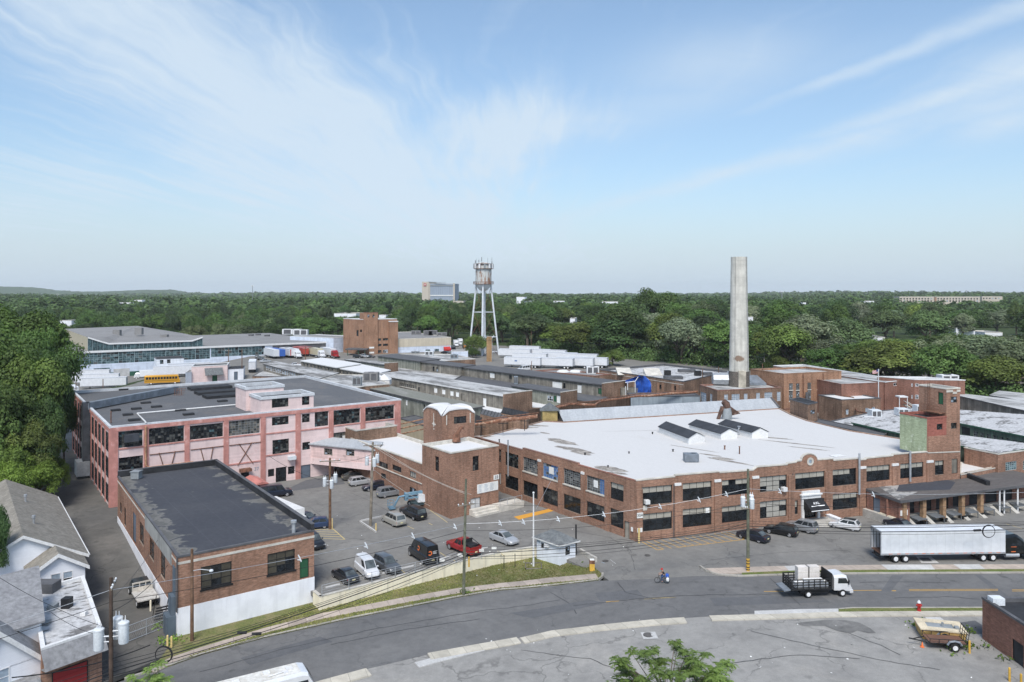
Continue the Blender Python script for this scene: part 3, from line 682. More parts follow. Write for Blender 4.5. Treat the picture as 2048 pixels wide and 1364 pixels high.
def building(name,label,cat,pts,z0,z1,wm='brick',rm='rgrey',cm='coping',par=.45,cw=.32,cop=.10,wins={},group=None,bands=(),rev=.2,wallm=None,proud=.06):
 """pts: plan corners; wins: {edge: [(px0, px1, py_top, py_bottom, nx, nz, style)]}; bands: (edge, z0, z1, material, proud)"""
 pts=[V2(p)for p in pts];c=sum(pts,Vector((0,0,0)))/len(pts)
 root=thing(name,label,cat,(c.x,c.y,max(z0,0)),0,group)
 sg=1 if area(pts)>0 else-1;n=len(pts)
 walls=[];mb=MB();mats=[M[wm]];todo=[]
 for i in range(n):
  W_=Wall(pts[i],pts[(i+1)%n],z0,z1,sg);walls.append(W_)
  for q in wins.get(i,()):
   op=W_.rect(*q[:4])
   if op[1]-op[0]>.1 and op[3]-op[2]>.1:
    W_.ops.append(op);todo.append((W_,op,q[4],q[5],q[6],q[7]if len(q)>7 else None))
  k=0
  if wallm and i in wallm:
   mats.append(M[wallm[i]]);k=len(mats)-1
  W_.faces(mb,k,rev)
 wpart(mb,'wall',mats,root)
 ins=inset(pts,cw);zr=z1-par
 rb=MB();rb.poly([p+UZ*zr for p in ins]);wpart(rb,'roof',M[rm],root)
 out=inset(pts,-proud);cb=MB()
 for i in range(n):
  j=(i+1)%n
  cb.quad(out[i]+UZ*(z1+cop),out[j]+UZ*(z1+cop),ins[j]+UZ*(z1+cop),ins[i]+UZ*(z1+cop))
  cb.quad(out[i]+UZ*(z1-.12),out[j]+UZ*(z1-.12),out[j]+UZ*(z1+cop),out[i]+UZ*(z1+cop))
  cb.quad(ins[i]+UZ*(zr-.05),ins[j]+UZ*(zr-.05),ins[j]+UZ*(z1+cop),ins[i]+UZ*(z1+cop))
  cb.quad(out[i]+UZ*(z1-.12),out[j]+UZ*(z1-.12),pts[j]+UZ*(z1-.12),pts[i]+UZ*(z1-.12))
 wpart(cb,'coping',M[cm],root)
 for e,a,b,mt,pr in bands:
  bm_=MB();walls[e].bx(bm_,-pr if pr<.05 else 0,walls[e].L+(pr if pr<.05 else 0),a,b,-.1,pr);wpart(bm_,'band',M[mt],root)
 for a in todo:window(a[0],root,a[1],a[2],a[3],a[4],a[5])
 return root,walls,pts
def shed(name,label,A,B,C,z,zb,wm='wood',rm='rsilver',fm='copingd',em=None,rise=.0,over=.35,wins={},cat='shed',group='long factory sheds',thick=.28,endup=.5,D_=None):
 """A far eave corner, B near eave corner, C near corner across (pixels on height z); the end B-C may carry a brick gable wall"""
 a,b,c=(P(*q,z)for q in(A,B,C));a.z=b.z=c.z=0
 d=(a+(c-b))if D_ is None else V2(P(*D_,z))
 pts=[a,b,c,d];ctr=(a+b+c+d)/4
 root=thing(name,label,cat,(ctr.x,ctr.y,zb),0,group)
 sg=1 if area(pts)>0 else-1;mb=MB();walls=[];todo=[]
 for i in range(4):
  W_=Wall(pts[i],pts[(i+1)%4],zb,z-.02,sg);walls.append(W_)
  for q in wins.get(i,()):
   op=W_.rect(*q[:4])
   if op[1]-op[0]>.1 and op[3]-op[2]>.1:W_.ops.append(op);todo.append((W_,op,q[4],q[5],q[6]))
  W_.faces(mb,1 if(em and i==1)else 0,.15)
 wpart(mb,'wall',[M[wm],M[em or wm]],root)
 o=inset(pts,-over);rb=MB()
 if em:
  t=(b-a).normalized();o[1]-=t*(over+.02);o[2]-=t*(over+.02)
 r=[0,0,rise,rise]
 lo=[o[i]+UZ*(z-.02+r[i])for i in range(4)];hi=[p+UZ*thick for p in lo]
 if sg<0:lo,hi=lo[::-1],hi[::-1]
 n=len(rb.v);rb.add(hi,[[0,1,2,3]],0)
 rb.add(lo+hi,[[0,1,5,4],[1,2,6,5],[2,3,7,6],[3,0,4,7],[3,2,1,0]],1)
 wpart(rb,'roof',[M[rm],M[fm]],root)
 if em:
  eb=MB();walls[1].bx(eb,-.15,walls[1].L+.15,zb,z+rise+endup,-.02,.32);wpart(eb,'end_wall',M[em],root)
  kb_=MB();walls[1].bx(kb_,-.2,walls[1].L+.2,z+rise+endup,z+rise+endup+.12,-.07,.37);wpart(kb_,'coping',M['stone'],root)
 for q in todo:window(q[0],root,q[1],q[2],q[3],q[4])
 return root,walls,pts
def text(name,s,size,o,right,up,m,parent,root=None,align='CENTER',depth=.01):
 cu=bpy.data.curves.new(name,'FONT');cu.body=s;cu.size=size;cu.align_x=align;cu.align_y='CENTER';cu.extrude=depth
 ob=bpy.data.objects.new(name,cu);me=bpy.data.meshes.new_from_object(ob);bpy.data.objects.remove(ob);bpy.data.curves.remove(cu)
 r,u=Vector(right).normalized(),Vector(up).normalized();nn=r.cross(u)
 mt=Matrix((r,u,nn)).transposed().to_4x4();off=Vector(root.location)if root else Vector((0,0,0))
 mt.translation=Vector(o)-off;me.transform(mt);me.materials.clear();me.materials.append(m);me.name=name
 return link(name,me,parent)
def office():
 t=NT('ponded_dark_roof');pos=t.pos();m=0.0
 for(p0,p1),amp in(((A_FL,A_BL),.30),((A_FR,A_BR),.24)):
  d=(V2(p1)-V2(p0)).normalized();nn=Vector((-d.y,d.x,0));dist=t.math('ABSOLUTE',t.vm('DOT_PRODUCT',t.vm('SUBTRACT',pos,tuple(V2(p0))),tuple(nn)))
  m=t.math('MAXIMUM',m,t.math('MULTIPLY',t.mr(dist,.5,4.2,1,0),amp))
 ns=t.noise(pos,.42,5,.55,.5);k=t.math('ADD',ns,m);e1m=t.mr(k,.69,.76);e2m=t.mr(k,.80,.83)
 col=t.mix(t.mr(t.noise(pos,.12,5),.4,.65,0,.5),(.055,.058,.068),(.075,.077,.084))
 fr=t.math('FRACT',t.math('DIVIDE',t.vm('DOT_PRODUCT',pos,tuple(E1)),3.4));col=t.scl(col,t.mr(fr,0,.03,1.35,1.0))
 col=t.mix(t.math('MULTIPLY',e1m,.62),col,(.205,.198,.176));col=t.mix(t.math('MULTIPLY',e2m,.85),col,(.105,.105,.10));col=t.scl(col,t.mr(t.noise(pos,2,4,.7),.25,.75,.88,1.12));M['roffice']=t.done(col,.8,0,.2)
 ops={0:[(401.9,463.6,1134.6,1180,3,3,'office'),(535,590,1108.7,1150.8,3,3,'office'),(599.5,617.7,1119.5,1158,1,1,'dgreen','green boarded-up door above the white base')],3:[(239.5,243.5,1002,1022,1,2,'small'),(248,252,1012,1048,1,2,'small'),(265,272,1021,1079,1,1,'dgrey'),(278,287.4,1039,1080,2,3,'dark'),(297.6,307.8,1070,1110,2,3,'dark'),(319.7,330,1095.6,1148,2,3,'dark')]}
 pts=[A_FL,A_FR,A_BR,A_BL]
 root,W_,p=building('brick_office','one storey red brick block with dark flat roof and white painted base along the road','building',pts,-3,7.0,'brick','roffice','copingd',.12,.25,.08,ops,bands=((0,6.15,6.42,'stone',.03),(3,6.2,6.4,'stone',.03)))
 b=MB();W_[0].bx(b,-.035,W_[0].L+.035,-3,1.55,-.1,.04);W_[3].bx(b,.0,W_[3].L,-3,.9,-.1,.04);wpart(b,'base',M['white'],root)
 for i in(1,2):
  q=MB();W_[i].bx(q,-.02 if i==2 else 0,W_[i].L,6.9,7.75,-.32,.03);wpart(q,'parapet',M['rblack'],root)
  q=MB();W_[i].bx(q,0,W_[i].L,7.75,7.83,-.37,.08);wpart(q,'coping',M['copingd'],root)
 q=MB();q.tube([W_[0].pt(-.1,7.0,.12),W_[0].pt(-.1,6.0,.12),W_[0].pt(-.1,1.2,.12)],.07);wpart(q,'downpipe',M['copingd'],root)
 q=MB();c=P(852/2.965+300,880+550/2.965,7.0);q.lathe([(.0,6.9),(.22,6.9),(.22,8.2),(.34,8.2),(.34,8.45),(.0,8.5)],14,(c.x,c.y,0));wpart(q,'vent',M['steel'],root)
 c=P(273,956,7.0);q=MB();q.box(c.x-.6,c.x+.6,c.y-.6,c.y+.6,6.95,8.0);q.box(c.x-.7,c.x+.7,c.y-.7,c.y+.7,8.0,8.1);wpart(q,'vent_box',M['frameg'],root)
 q=MB();W_[3].bx(q,W_[3].L*.55,W_[3].L*.93,5.2,6.9,-.05,.05);wpart(q,'panel',mwall('patched_grey_panels',(.33,.33,.31),'panel',2.4,.2,.3),root)
 u0,u1=W_[3].L-3.2,W_[3].L-.5
 q=MB();W_[3].bx(q,u0+1.2,u1-.3,2.6,5.6,.02,.12);W_[3].bx(q,u0+.9,u1,-1.5,.6,.05,1.0);W_[3].bx(q,u0+.9,u1-.2,.6,2.6,.03,.5);wpart(q,'stair_enclosure',mwall('blue_grey_sheet',(.12,.155,.19),'panel',.8,.2,.25),root)
 q=MB()
 for k in range(6):W_[3].bx(q,u0-2.2+k*.4,u0-1.9+k*.4,-1.5+k*.45,-1.42+k*.45,.2,1.5)
 for o_ in(.2,1.5):q.tube([W_[3].pt(u0-2.3,-1.0,o_),W_[3].pt(u0,2.2,o_)],.04,6)
 wpart(q,'steps',M['black'],root)
 return W_
OFW=office()
PK_FL,PK_FR=P(220,853,13.2),P(801,798,13.2)
def pink():
 fl,fr=V2(PK_FL),V2(PK_FR);e1=(fr-fl).normalized();bl=V2(P(146,782,13.2));e2=(bl-fl)
 pts=[fl,fr,fr+e2,fl+e2]
 top=[(237,285,864,896.6,8,6,'pink'),(298,368,857.6,890,12,6,'pink'),(380,446,852,880,12,5,'pink'),(458,520,843,872.6,10,6,'pinkb'),(544,577.4,835,851.5,6,4,'pink'),(604,619.6,828.6,845.5,3,4,'pink'),(629.5,656.6,824.7,854,5,6,'pink'),(667,720,821.8,850.6,10,6,'pink'),(730,788,816,843,10,6,'pink')]
 mid=[(237.6,286,916,948,8,6,'pink'),(545,578,880.7,909,6,6,'pink'),(604.7,620,885,900.5,3,4,'pink'),(667,721,866,895,9,4,'pinkb'),(730,788,857.6,886,9,4,'pinkb')]
 gnd=[(482,498,946,1000,1,1,'dblack'),(507,519,955,975,2,2,'white'),(536,548.6,939,954,3,1,'dark'),(551.5,573,936,966,2,2,'dark'),(576,589,933.5,949,3,1,'dark'),(602,621,931,957.7,1,1,'dgrey')]
 root,W_,p=building('pink_factory','three storey pink and coral painted factory with grey gravel roof','factory',pts,-1.6,13.0,'pink','rgrey','coping',.35,.3,.22,{0:top+mid+gnd},proud=.14)
 w0,w3=W_[0],W_[3]
 def pier(x0,x1):
  u0,u1=w0.px(x0,900)[0],w0.px(x1,900)[0]
  q=MB();w0.bx(q,u0,u1,-1.6,12.3,-.05,.16);wpart(q,'pier',M['coral'],root)
 for x0,x1 in((219.6,236),(287,297),(369,379),(447,457),(521,531),(591,601),(657.5,666.5),(721,730),(789,801)):pier(x0,x1)
 q=MB();w0.bx(q,0,w0.L,12.3,12.95,-.05,.18);wpart(q,'head_beam',M['coral'],root)
 for x0,x1,y in((237,287,898.5),(297,369,891.5),(379,447,882),(457,521,874.5),(531,591,868),(601,657,861),(667,721,852),(730,789,844.5),(457,521,930),(531,591,912)):
  u0,z=w0.px(x0,y);u1=w0.px(x1,y)[0];q=MB();w0.bx(q,u0+.02,u1-.02,z-.12,z+.12,-.02,.10);wpart(q,'sill_band',M['coral'],root)
 def brace(a,b):
  q=MB();q.tube([w0.pt(*w0.px(*a),.1),w0.pt(*w0.px(*b),.1)],.07,6);wpart(q,'brace',M['rust'],root)
 s=4.5475
 for a,b in(((815,770),(1130,733)),((900,752),(948,898)),((1047,737),(1007,890)),((1188,725),(1485,690)),((1277,712),(1315,850)),((1392,697),(1365,845)),((1540,685),(1860,650)),((1625,670),(1755,850)),((1745,657),(1615,870))):
  brace((120+a[0]/s,740+a[1]/s),(120+b[0]/s,740+b[1]/s))
 q=MB();q.tube([w0.pt(*w0.px(291,852),.3),w0.pt(*w0.px(291,930),.3),w0.pt(*w0.px(296,934),.5),w0.pt(*w0.px(385,923),.5)],.16,8);wpart(q,'pipe',M['rusto'],root)
 u0,z0=w0.px(247,884);u1,z1=w0.px(276,866);q=MB();w0.bx(q,u0,u1,z0,z1,-.15,.9);wpart(q,'hood',M['ductd'],root)
 u0,z0=w0.px(575,919);u1,z1=w0.px(589,910);q=MB();w0.bx(q,u0,u1,z0,z1,.02,1.0);wpart(q,'wall_unit',M['can'],root)
 nb=12;mats=['dark','pink','old']
 for k in range(nb+1):
  u=.3+(w3.L-.6)*k/nb;q=MB();w3.bx(q,u-.32,u+.32,-1.6,12.4,-.04,.16);wpart(q,'pier',M['coral'],root)
 for k in range(nb):
  u0=.3+(w3.L-.6)*k/nb+.75;u1=.3+(w3.L-.6)*(k+1)/nb-.75
  for z0,z1 in((8.9,11.9),(4.6,7.8),(.6,3.4)):
   window(w3,root,(u0,u1,z0,z1),4,5,dict(STY['pink'],rev=-.06))
 q=MB();w3.bx(q,0,w3.L,12.4,12.95,-.05,.17);wpart(q,'head_beam',M['coral'],root)
 zr=12.68
 def pent(x0,x1,dep0,dep1,zt,wins,coping='coping'):
  a,b=w0.pt(w0.px(x0,800)[0],0,-dep0),w0.pt(w0.px(x1,800)[0],0,-dep0);bk=-w0.n*(dep1-dep0)
  P4=[a,b,b+bk,a+bk];W2=[Wall(P4[i],P4[(i+1)%4],zr-.3,zt,1)for i in range(4)];m=MB();td=[]
  for e,q in wins:op=W2[e].rect(*q[:4]);W2[e].ops.append(op);td.append((W2[e],op,q))
  for w_ in W2:w_.faces(m)
  o=wpart(m,'penthouse',M['pink'],root)
  r=MB();ins=inset(P4,.3);ou=inset(P4,-.15)
  r.poly([v+UZ*(zt-.3)for v in ins],0)
  for i in range(4):
   j=(i+1)%4
   r.quad(ou[i]+UZ*(zt+.35),ou[j]+UZ*(zt+.35),ins[j]+UZ*(zt+.35),ins[i]+UZ*(zt+.35),1)
   r.quad(ou[i]+UZ*(zt-.15),ou[j]+UZ*(zt-.15),ou[j]+UZ*(zt+.35),ou[i]+UZ*(zt+.35),1);r.quad(ins[i]+UZ*(zt-.3),ins[j]+UZ*(zt-.3),ins[j]+UZ*(zt+.35),ins[i]+UZ*(zt+.35),1)
   r.quad(ou[i]+UZ*(zt-.15),ou[j]+UZ*(zt-.15),P4[j]+UZ*(zt-.15),P4[i]+UZ*(zt-.15),1)
  sub(r,'penthouse_roof',[M['rblack'],M[coping]],o,root)
  for w_,op,q in td:window(w_,root,op,q[4],q[5],q[6])
 pent(521.8,627.3,.02,6.5,15.6,[(0,(543.8,577,797,816,6,4,'pink')),(0,(604,619,793.5,810.5,3,4,'pink'))])
 pent(514,592,6.55,13,16.8,[])
 def rz(px,py):return P(px,py,zr)
 def slab(x0,x1,y,dep,h,m,nm):
  a,b=rz(x0,y),rz(x1,y);a=V2(a);d=V2(b)-a;d=e1*d.length;bk=e2.normalized()*dep;q=MB()
  c=[a,a+d,a+d+bk,a+bk];q.hexa([v+UZ*(zr-.05)for v in c],[v+UZ*(zr+h)for v in c]);wpart(q,nm,M[m],root)
 for x0,x1,y in((383,463,782),(397,484,791),(414,498,798.5)):slab(x0,x1,y,4.2,.55,'rblack','skylight_curb')
 for x0,x1,y in((238,255,781),(283,301,808),(304,323,816),(264,282,820),(223,240,823),(247,265,832),(258,279,843),(351,371,823),(368,388,831.5),(437,455,804.5),(480,495,771)):slab(x0,x1,y,1.2,.3,'rblack','roof_hatch')
 q=MB();q.tube([rz(499,809)+UZ*.2,rz(274,829)+UZ*.2,rz(290,845)+UZ*.2,w0.pt(w0.px(291,848)[0],13.35,.25)],.13,8);wpart(q,'roof_pipe',M['copingw'],root)
 o3=w3
 uu=o3.L-o3.px(178,815)[0]if False else o3.px(180,812)[0]
 q=MB();base=o3.pt(uu,0,0)
 far=rz(353,786);t=(V2(far)-base);t.normalize();sd_=Vector((-t.y,t.x,0))
 q.obox(base,t,sd_,-.9,(V2(far)-base).length,-.55,.55,12.9,14.2);wpart(q,'duct',M['duct'],root)
 q=MB();o3.bx(q,uu-.9,uu+.9,3.0,14.2,.1,1.3);wpart(q,'duct_riser',M['ductd'],root)
 q=MB();o3.bx(q,uu-2.4,uu+1.2,.5,3.2,.15,2.3);wpart(q,'dust_collector',M['steel'],root)
 for k,(px_,py_)in enumerate(((152,780),(206,775),(222,846))):
  c=rz(px_,py_);q=MB();q.tube([c,c+UZ*2.0],.09,6);wpart(q,'vent_pipe',M['rust'],root)
 q=MB();c=rz(358,790)
 for k in range(4):q.tube([c+Vector((k*.5-1,0,0)),c+Vector((k*.5-1,.2,1.4))],.05,5);q.tube([c+Vector((-1.1,k*.4,.4*k)),c+Vector((1,k*.4,.4*k))],.05,5)
 wpart(q,'pipe_rack',M['rust'],root)
 u0,z=w0.px(478,943);u1=w0.px(500,943)[0];q=MB();w0.bx(q,u0,u1,z,z+.5,.02,1.2);wpart(q,'dock_hood',M['rust'],root)
 text('sign','37',.9,w0.pt(*w0.px(513,938),.03),w0.d,UZ,M['bluegrey'],root,root)
 return W_
PKW=pink()
def bridge():
 a,b=PD(621,927,142.3),PD(752,927,136.5);a.z=b.z=0;bk=Vector((.1,1,0)).normalized()*3.4
 root=thing('covered_bridge','pink clad covered bridge with grey roof between the pink factory and the brick block','bridge',((a.x+b.x)/2,(a.y+b.y)/2,0))
 W0=Wall(a,b,2.6,6.2,1);td=[]
 for q in((648,664.7,896,909.3),(692,708.7,898,911)):op=W0.rect(*q);W0.ops.append(op);td.append(op)
 m=MB();W0.faces(m);pts=[a,b,b+bk,a+bk]
 for i in(1,2,3):Wall(pts[i],pts[(i+1)%4],2.6,6.2,1).faces(m)
 m.poly([p+UZ*2.6 for p in pts]);wpart(m,'wall',mwall('peeling_pink_boards',(.70,.52,.49),'siding',.32,.22,.2,(.3,.22,.2),.7),root)
 q=MB();W0.bx(q,-.05,W0.L+.05,2.55,3.75,-.05,.10);wpart(q,'deck_band',M['pink'],root)
 r=MB();o=inset(pts,-.35);r.hexa([o[0]+UZ*6.2,o[1]+UZ*6.2,o[2]+UZ*6.9,o[3]+UZ*6.9],[o[0]+UZ*6.4,o[1]+UZ*6.4,o[2]+UZ*7.1,o[3]+UZ*7.1]);wpart(r,'roof',M['metroof'],root)
 for op in td:window(W0,root,op,3,3,dict(STY['small'],frame='wood',fw=.14))
 c=PD(747.5,925,137);q=MB();q.box(c.x-.55,c.x+.55,c.y-.2,c.y+1.0,-.2,2.6);wpart(q,'column',M['pink'],root)
 c=PD(735,925,139);q=MB();q.box(c.x-.3,c.x+.3,c.y+1,c.y+1.6,-.2,2.6);wpart(q,'column',M['coral'],root)
bridge()
def block33():
 cz=10.2;c=P(901,906,cz);l=P(844.3,888,cz);r=P(997,890.6,cz)
 bk=l+(r-c)
 wn={0:[(945.4,958,913,942.7,2,5,'dark'),(941,961,998,1027,2,1,'dlt')],3:[(869.6,877.7,911.5,941,2,5,'dark')]}
 root,W_,p=building('brick_block','brick block with white roof, sign board and number 33 on its corner','building',[c,r,bk,l],-.2,cz,'brick','rwhite2','stone',.5,.3,.06,wn)
 w0,w3=W_[0],W_[3]
 q=MB();u0,zt=w0.px(954,969.5);u1=w0.px(995.5,961.7)[0];zb=w0.px(954,987.6)[1];w0.bx(q,u0,min(u1,w0.L+.3),zb,zt,.01,.10);o=wpart(q,'sign_board',M['paper'],root)
 q=MB()
 for k in range(7):
  for j in range(3):w0.bx(q,u0+.25+j*1.15,u0+.25+j*1.15+.55+.3*((k*j*7)%3)/3,zb+.2+k*.17,zb+.25+k*.17,.09,.108)
 sub(q,'sign_lines',M['bluegrey'],o,root)
 u0,zt=w0.px(987,950.5);zb=w0.px(987,960)[1];u1=w0.L+.05;q=MB();w0.bx(q,u0,u1,zb,zt,.01,.08);o=wpart(q,'number_plate',M['paper'],root)
 text('number','33',(zt-zb)*.9,w0.pt((u0+u1)/2,(zt+zb)/2,.085),w0.d,UZ,M['ink'],o,root)
 v=P(913,883,9.9);q=MB();q.tube([v,v+UZ*1.1,v+Vector((.25,0,1.5)),v+Vector((.7,-.1,2.3)),v+Vector((1.2,-.1,2.4))],[.75,.6,.35,.3,.32],10);wpart(q,'roof_vent',M['rust'],root,smooth=40)
 q=MB();w3.bx(q,0,0,0,0,0,0)if False else None
 e2=(l-c).normalized();e2.z=0;e1=(r-c).normalized();e1.z=0
 lw=V2(l);far=lw+e2*27;zl=7.0
 wn={0:[(757,775.5,921,932,4,1,'dark'),(784,802.5,928,939,4,1,'dark'),(818.7,832,941,953,3,1,'half'),(819,832,973,984,3,1,'small'),(762,772,945,955,2,2,'small')]}
 lo=lw+e2*.05
 root2,W2,p2=building('brick_wing','low brick wing with white roof behind the sign-board block beside the parked cars','building',[far,lo,lo+e1*9.5,far+e1*9.5],-.2,zl,'brick','rwhite2','stone',.5,.3,.06,wn)
 q=MB();W2[0].bx(q,W2[0].L-24,W2[0].L,3.6,3.75,-.02,.12);wpart(q,'pipe',M['stone'],root2)
 f2=far+e2*.05
 building('brick_wing','taller weathered brick wing beside the pink covered bridge','building',[f2+e2*8,f2-e2*2+e1*.1,f2-e2*2+e1*9,f2+e2*8+e1*9],6.4,8.7,'brickold','rsilver','concrete',.9,.35,.08)
 a0,a1,a2=P(884.4,823,14.6),P(847,812,14.6),P(949,817,14.6)
 pts=[V2(a0),V2(a2),V2(a2)+V2(a1)-V2(a0),V2(a1)]
 ctr=sum(pts,Vector())/4;rt=thing('brick_tower','brick stair tower with arched parapet, white cap and diamond emblem','tower',(ctr.x,ctr.y,9))
 m=MB();T=[Wall(pts[i],pts[(i+1)%4],6.0,13.9,1)for i in range(4)]
 op=T[0].rect(908,933,834,848);T[0].ops.append(op)
 for t in T:t.faces(m)
 for i in range(4):
  t=T[i];n=14;prof=[13.9+.6*sm(0,.22,k/n if k/n<.5 else 1-k/n)+.35*math.sin(math.pi*k/n)for k in range(n+1)]
  for k in range(n):m.quad(t.pt(t.L*k/n,13.9),t.pt(t.L*(k+1)/n,13.9),t.pt(t.L*(k+1)/n,prof[k+1]),t.pt(t.L*k/n,prof[k]))
 wpart(m,'wall',M['brick'],rt)
 g=MB();c=sum((p for p in pts),Vector())/4+UZ*15.0;n=14
 for i in range(4):
  t=T[i];prof=[13.92+.6*sm(0,.22,k/n if k/n<.5 else 1-k/n)+.35*math.sin(math.pi*k/n)for k in range(n+1)]
  for k in range(n):
   a,b=t.pt(t.L*k/n,prof[k]+.06,.12),t.pt(t.L*(k+1)/n,prof[k+1]+.06,.12);g.add([a,b,c],[[0,1,2]])
   g.quad(a-UZ*.22,b-UZ*.22,b,a)
 wpart(g,'cap',M['rwhite2'],rt)
 window(T[0],rt,op,4,2,'dark')
 w3=T[3];u,z=w3.px(868,848);q=MB()
 q.add([w3.pt(u-.42,z,.05),w3.pt(u,z-.62,.05),w3.pt(u+.42,z,.05),w3.pt(u,z+.62,.05),w3.pt(u,z,.12)],[[0,1,4],[1,2,4],[2,3,4],[3,0,4]])
 for du,dz in((-.55,0),(.55,0),(0,.85),(0,-.85)):w3.bx(q,u+du-.12,u+du+.12,z+dz-.12,z+dz+.12,-.02,.06)
 wpart(q,'emblem',M['stone'],rt)
 for t,us in((T[3],(.55,)),(T[0],(.12,.85))):
  for f in us:q=MB();t.bx(q,t.L*f,t.L*f+.16,12.2,13.9,-.02,.04);wpart(q,'stain',M['stone'],rt)
 o=P(955,1036,0);s=thing('loading_steps','stone loading steps with pipe railing under the white sign board','steps',(o.x,o.y,0))
 q=MB();a=w0.pt(w0.px(938,1028)[0],0,0)
 for k in range(3):q.obox(a,w0.d,w0.n,0,4.5,.05,1.0+.5*(2-k),k*.3,k*.3+.3)
 q.obox(a,w0.d,w0.n,4.5,9.6,.05,2.0,0,.95);wpart(q,'platform',M['stone'],s)
 for k in range(4):
  q=MB();q.tube([a+w0.d*(4.7+k*1.5)+w0.n*1.9+UZ*.9,a+w0.d*(4.7+k*1.5)+w0.n*1.9+UZ*2.0],.04,6);wpart(q,'railing_post',M['steel'],s)
 q=MB();q.tube([a+w0.d*4.7+w0.n*1.9+UZ*1.95,a+w0.d*9.3+w0.n*1.9+UZ*1.95],.035,6);wpart(q,'rail',M['steel'],s)
 return W_,W2
B33,B33W=block33()
MC,MR,ML=P(1272,962,8.5),P(1920,905.5,8.5),P(950,874.5,8.3)
def main_factory():
 zr=7.985;G_=lambda x,y:V2(P(x,y,zr+.4))
 pts=[V2(MC),V2(MR),G_(1921,880),G_(1805,874),G_(1765,868),G_(1700,858),G_(1615,838),G_(1583,826),G_(1559,814),G_(1127,841),G_(1086,839),V2(ML)]
 up=[(1283.7,1344.4,974.8,1011.8),(1365.5,1423.4,967,1002.6),(1444,1500,960.8,993),(1520,1573.8,954,985,'half'),(1590.5,1649.6,947,980),(1665.5,1713,940,973),(1733,1780,933,964.5),(1800.6,1847,927.7,958)]
 lo=[(1283.7,1344.4,1028.5,1064),(1365.5,1423.4,1019,1056),(1444,1500,1013.8,1046.6),(1520,1573.8,1004,1038,'half'),(1665.5,1715,988.7,1021)]
 wf=[q[:4]+(4,3,q[4]if len(q)>4 else 'main')for q in up+lo]
 wf+=[(1870,1888,922,950.5,2,3,'main'),(1903.4,1915.4,918,947.7,1,1,'dwood'),(1589.7,1596,1001,1029,1,2,'main'),(1642,1649,996.5,1023.8,1,2,'main'),(1607,1632,1003,1037,2,2,'dark')]
 su=[(1220.5,1247,963,996.5,2,3,'main'),(1173,1208.7,949.7,980,7,6,'bluehalf'),(1127,1161,935.8,966.7,8,7,'old'),(1085.3,1116.8,924.6,953,6,5,'blue'),(1046,1075.6,913,941,8,7,'old'),(1010,1036.6,903,930,6,6,'pink'),(997,1003,898,924,2,6,'pink'),(972,991,890,915,6,6,'old')]
 sl_=[(1220.5,1247,1015.4,1050,2,3,'dark'),(1173,1208.7,1001.5,1032.7,4,3,'dark'),(1127,1161,986.7,1017.4,4,3,'dark'),(1085.3,1116.8,972.8,1003.5,4,3,'dark'),(1046,1075.6,959.7,989,4,3,'dark'),(1010,1036.6,947.7,974,4,3,'dark'),(1248.5,1259,1041,1076,1,1,'dwood'),(998,1002,945,968.6,1,1,'dlt')]
 root,W_,p=building('brick_factory','two storey brick factory with broad white roof and arched parapet over the awning','factory',pts,-.6,8.1,'brick','rwhite','brick',.12,.3,.05,{0:wf,11:su+sl_},proud=.02)
 w0,ws=W_[0],W_[11]
 prof=[(1272,962),(1350,954),(1350,951.4),(1438.7,944),(1438.7,946),(1506,941),(1514.5,934.6),(1574,930),(1576,927.4),(1592.5,925),(1594,922.8),(1602,922.3)]
 for k in range(13):
  a=math.pi*(1-k/12);prof.append((1619+15.5*math.cos(a),920.5-12.3*math.sin(a)))
 prof+=[(1637,920.3),(1665,918),(1667,921.5),(1717.6,917.6),(1720,920.5),(1731.6,919.6),(1733,917.3),(1786,912),(1787,909.5),(1854,904.5),(1856,906.5),(1919.6,904)]
 pr=[w0.px(*q)for q in prof];q=MB();cb=MB()
 for(u0,z0),(u1,z1)in zip(pr,pr[1:]):
  if u1-u0<.02:u1=u0+.02
  c=[w0.pt(u0,0,.015),w0.pt(u1,0,.015),w0.pt(u1,0,-.36),w0.pt(u0,0,-.36)]
  q.hexa([v+UZ*7.9 for v in c],[c[0]+UZ*z0,c[1]+UZ*z1,c[2]+UZ*z1,c[3]+UZ*z0])
  c=[w0.pt(u0,0,.08),w0.pt(u1,0,.08),w0.pt(u1,0,-.4),w0.pt(u0,0,-.4)];zz=[z0,z1,z1,z0]
  cb.hexa([c[i]+UZ*zz[i]for i in range(4)],[c[i]+UZ*(zz[i]+.16)for i in range(4)])
 wpart(q,'parapet',M['brick'],root);wpart(cb,'parapet_coping',M['stone'],root)
 u,z=w0.px(1620,922.5);q=MB();n=20
 for r0,r1,of in((.3,.62,.1),(0,.3,.04)):
  for k in range(n):
   a,b=2*math.pi*k/n,2*math.pi*(k+1)/n
   q.quad(w0.pt(u+r0*math.cos(a),z+r0*math.sin(a),of),w0.pt(u+r1*math.cos(a),z+r1*math.sin(a),of),w0.pt(u+r1*math.cos(b),z+r1*math.sin(b),of),w0.pt(u+r0*math.cos(b),z+r0*math.sin(b),of),0 if r1>.4 else 1)
 wpart(q,'medallion',[M['stone'],M['bluegrey']],root)
 q=MB();cb=MB();L=ws.L
 for u0,u1,zt in((0,L*.355,8.35),(L*.355,L*.70,8.7),(L*.70,L,8.45)):
  ws.bx(q,u0,u1,7.95,zt,-.36,.015);ws.bx(cb,u0,u1,zt,zt+.1,-.4,.05)
 wpart(q,'parapet',M['brick'],root);wpart(cb,'parapet_coping',M['brick3'],root)
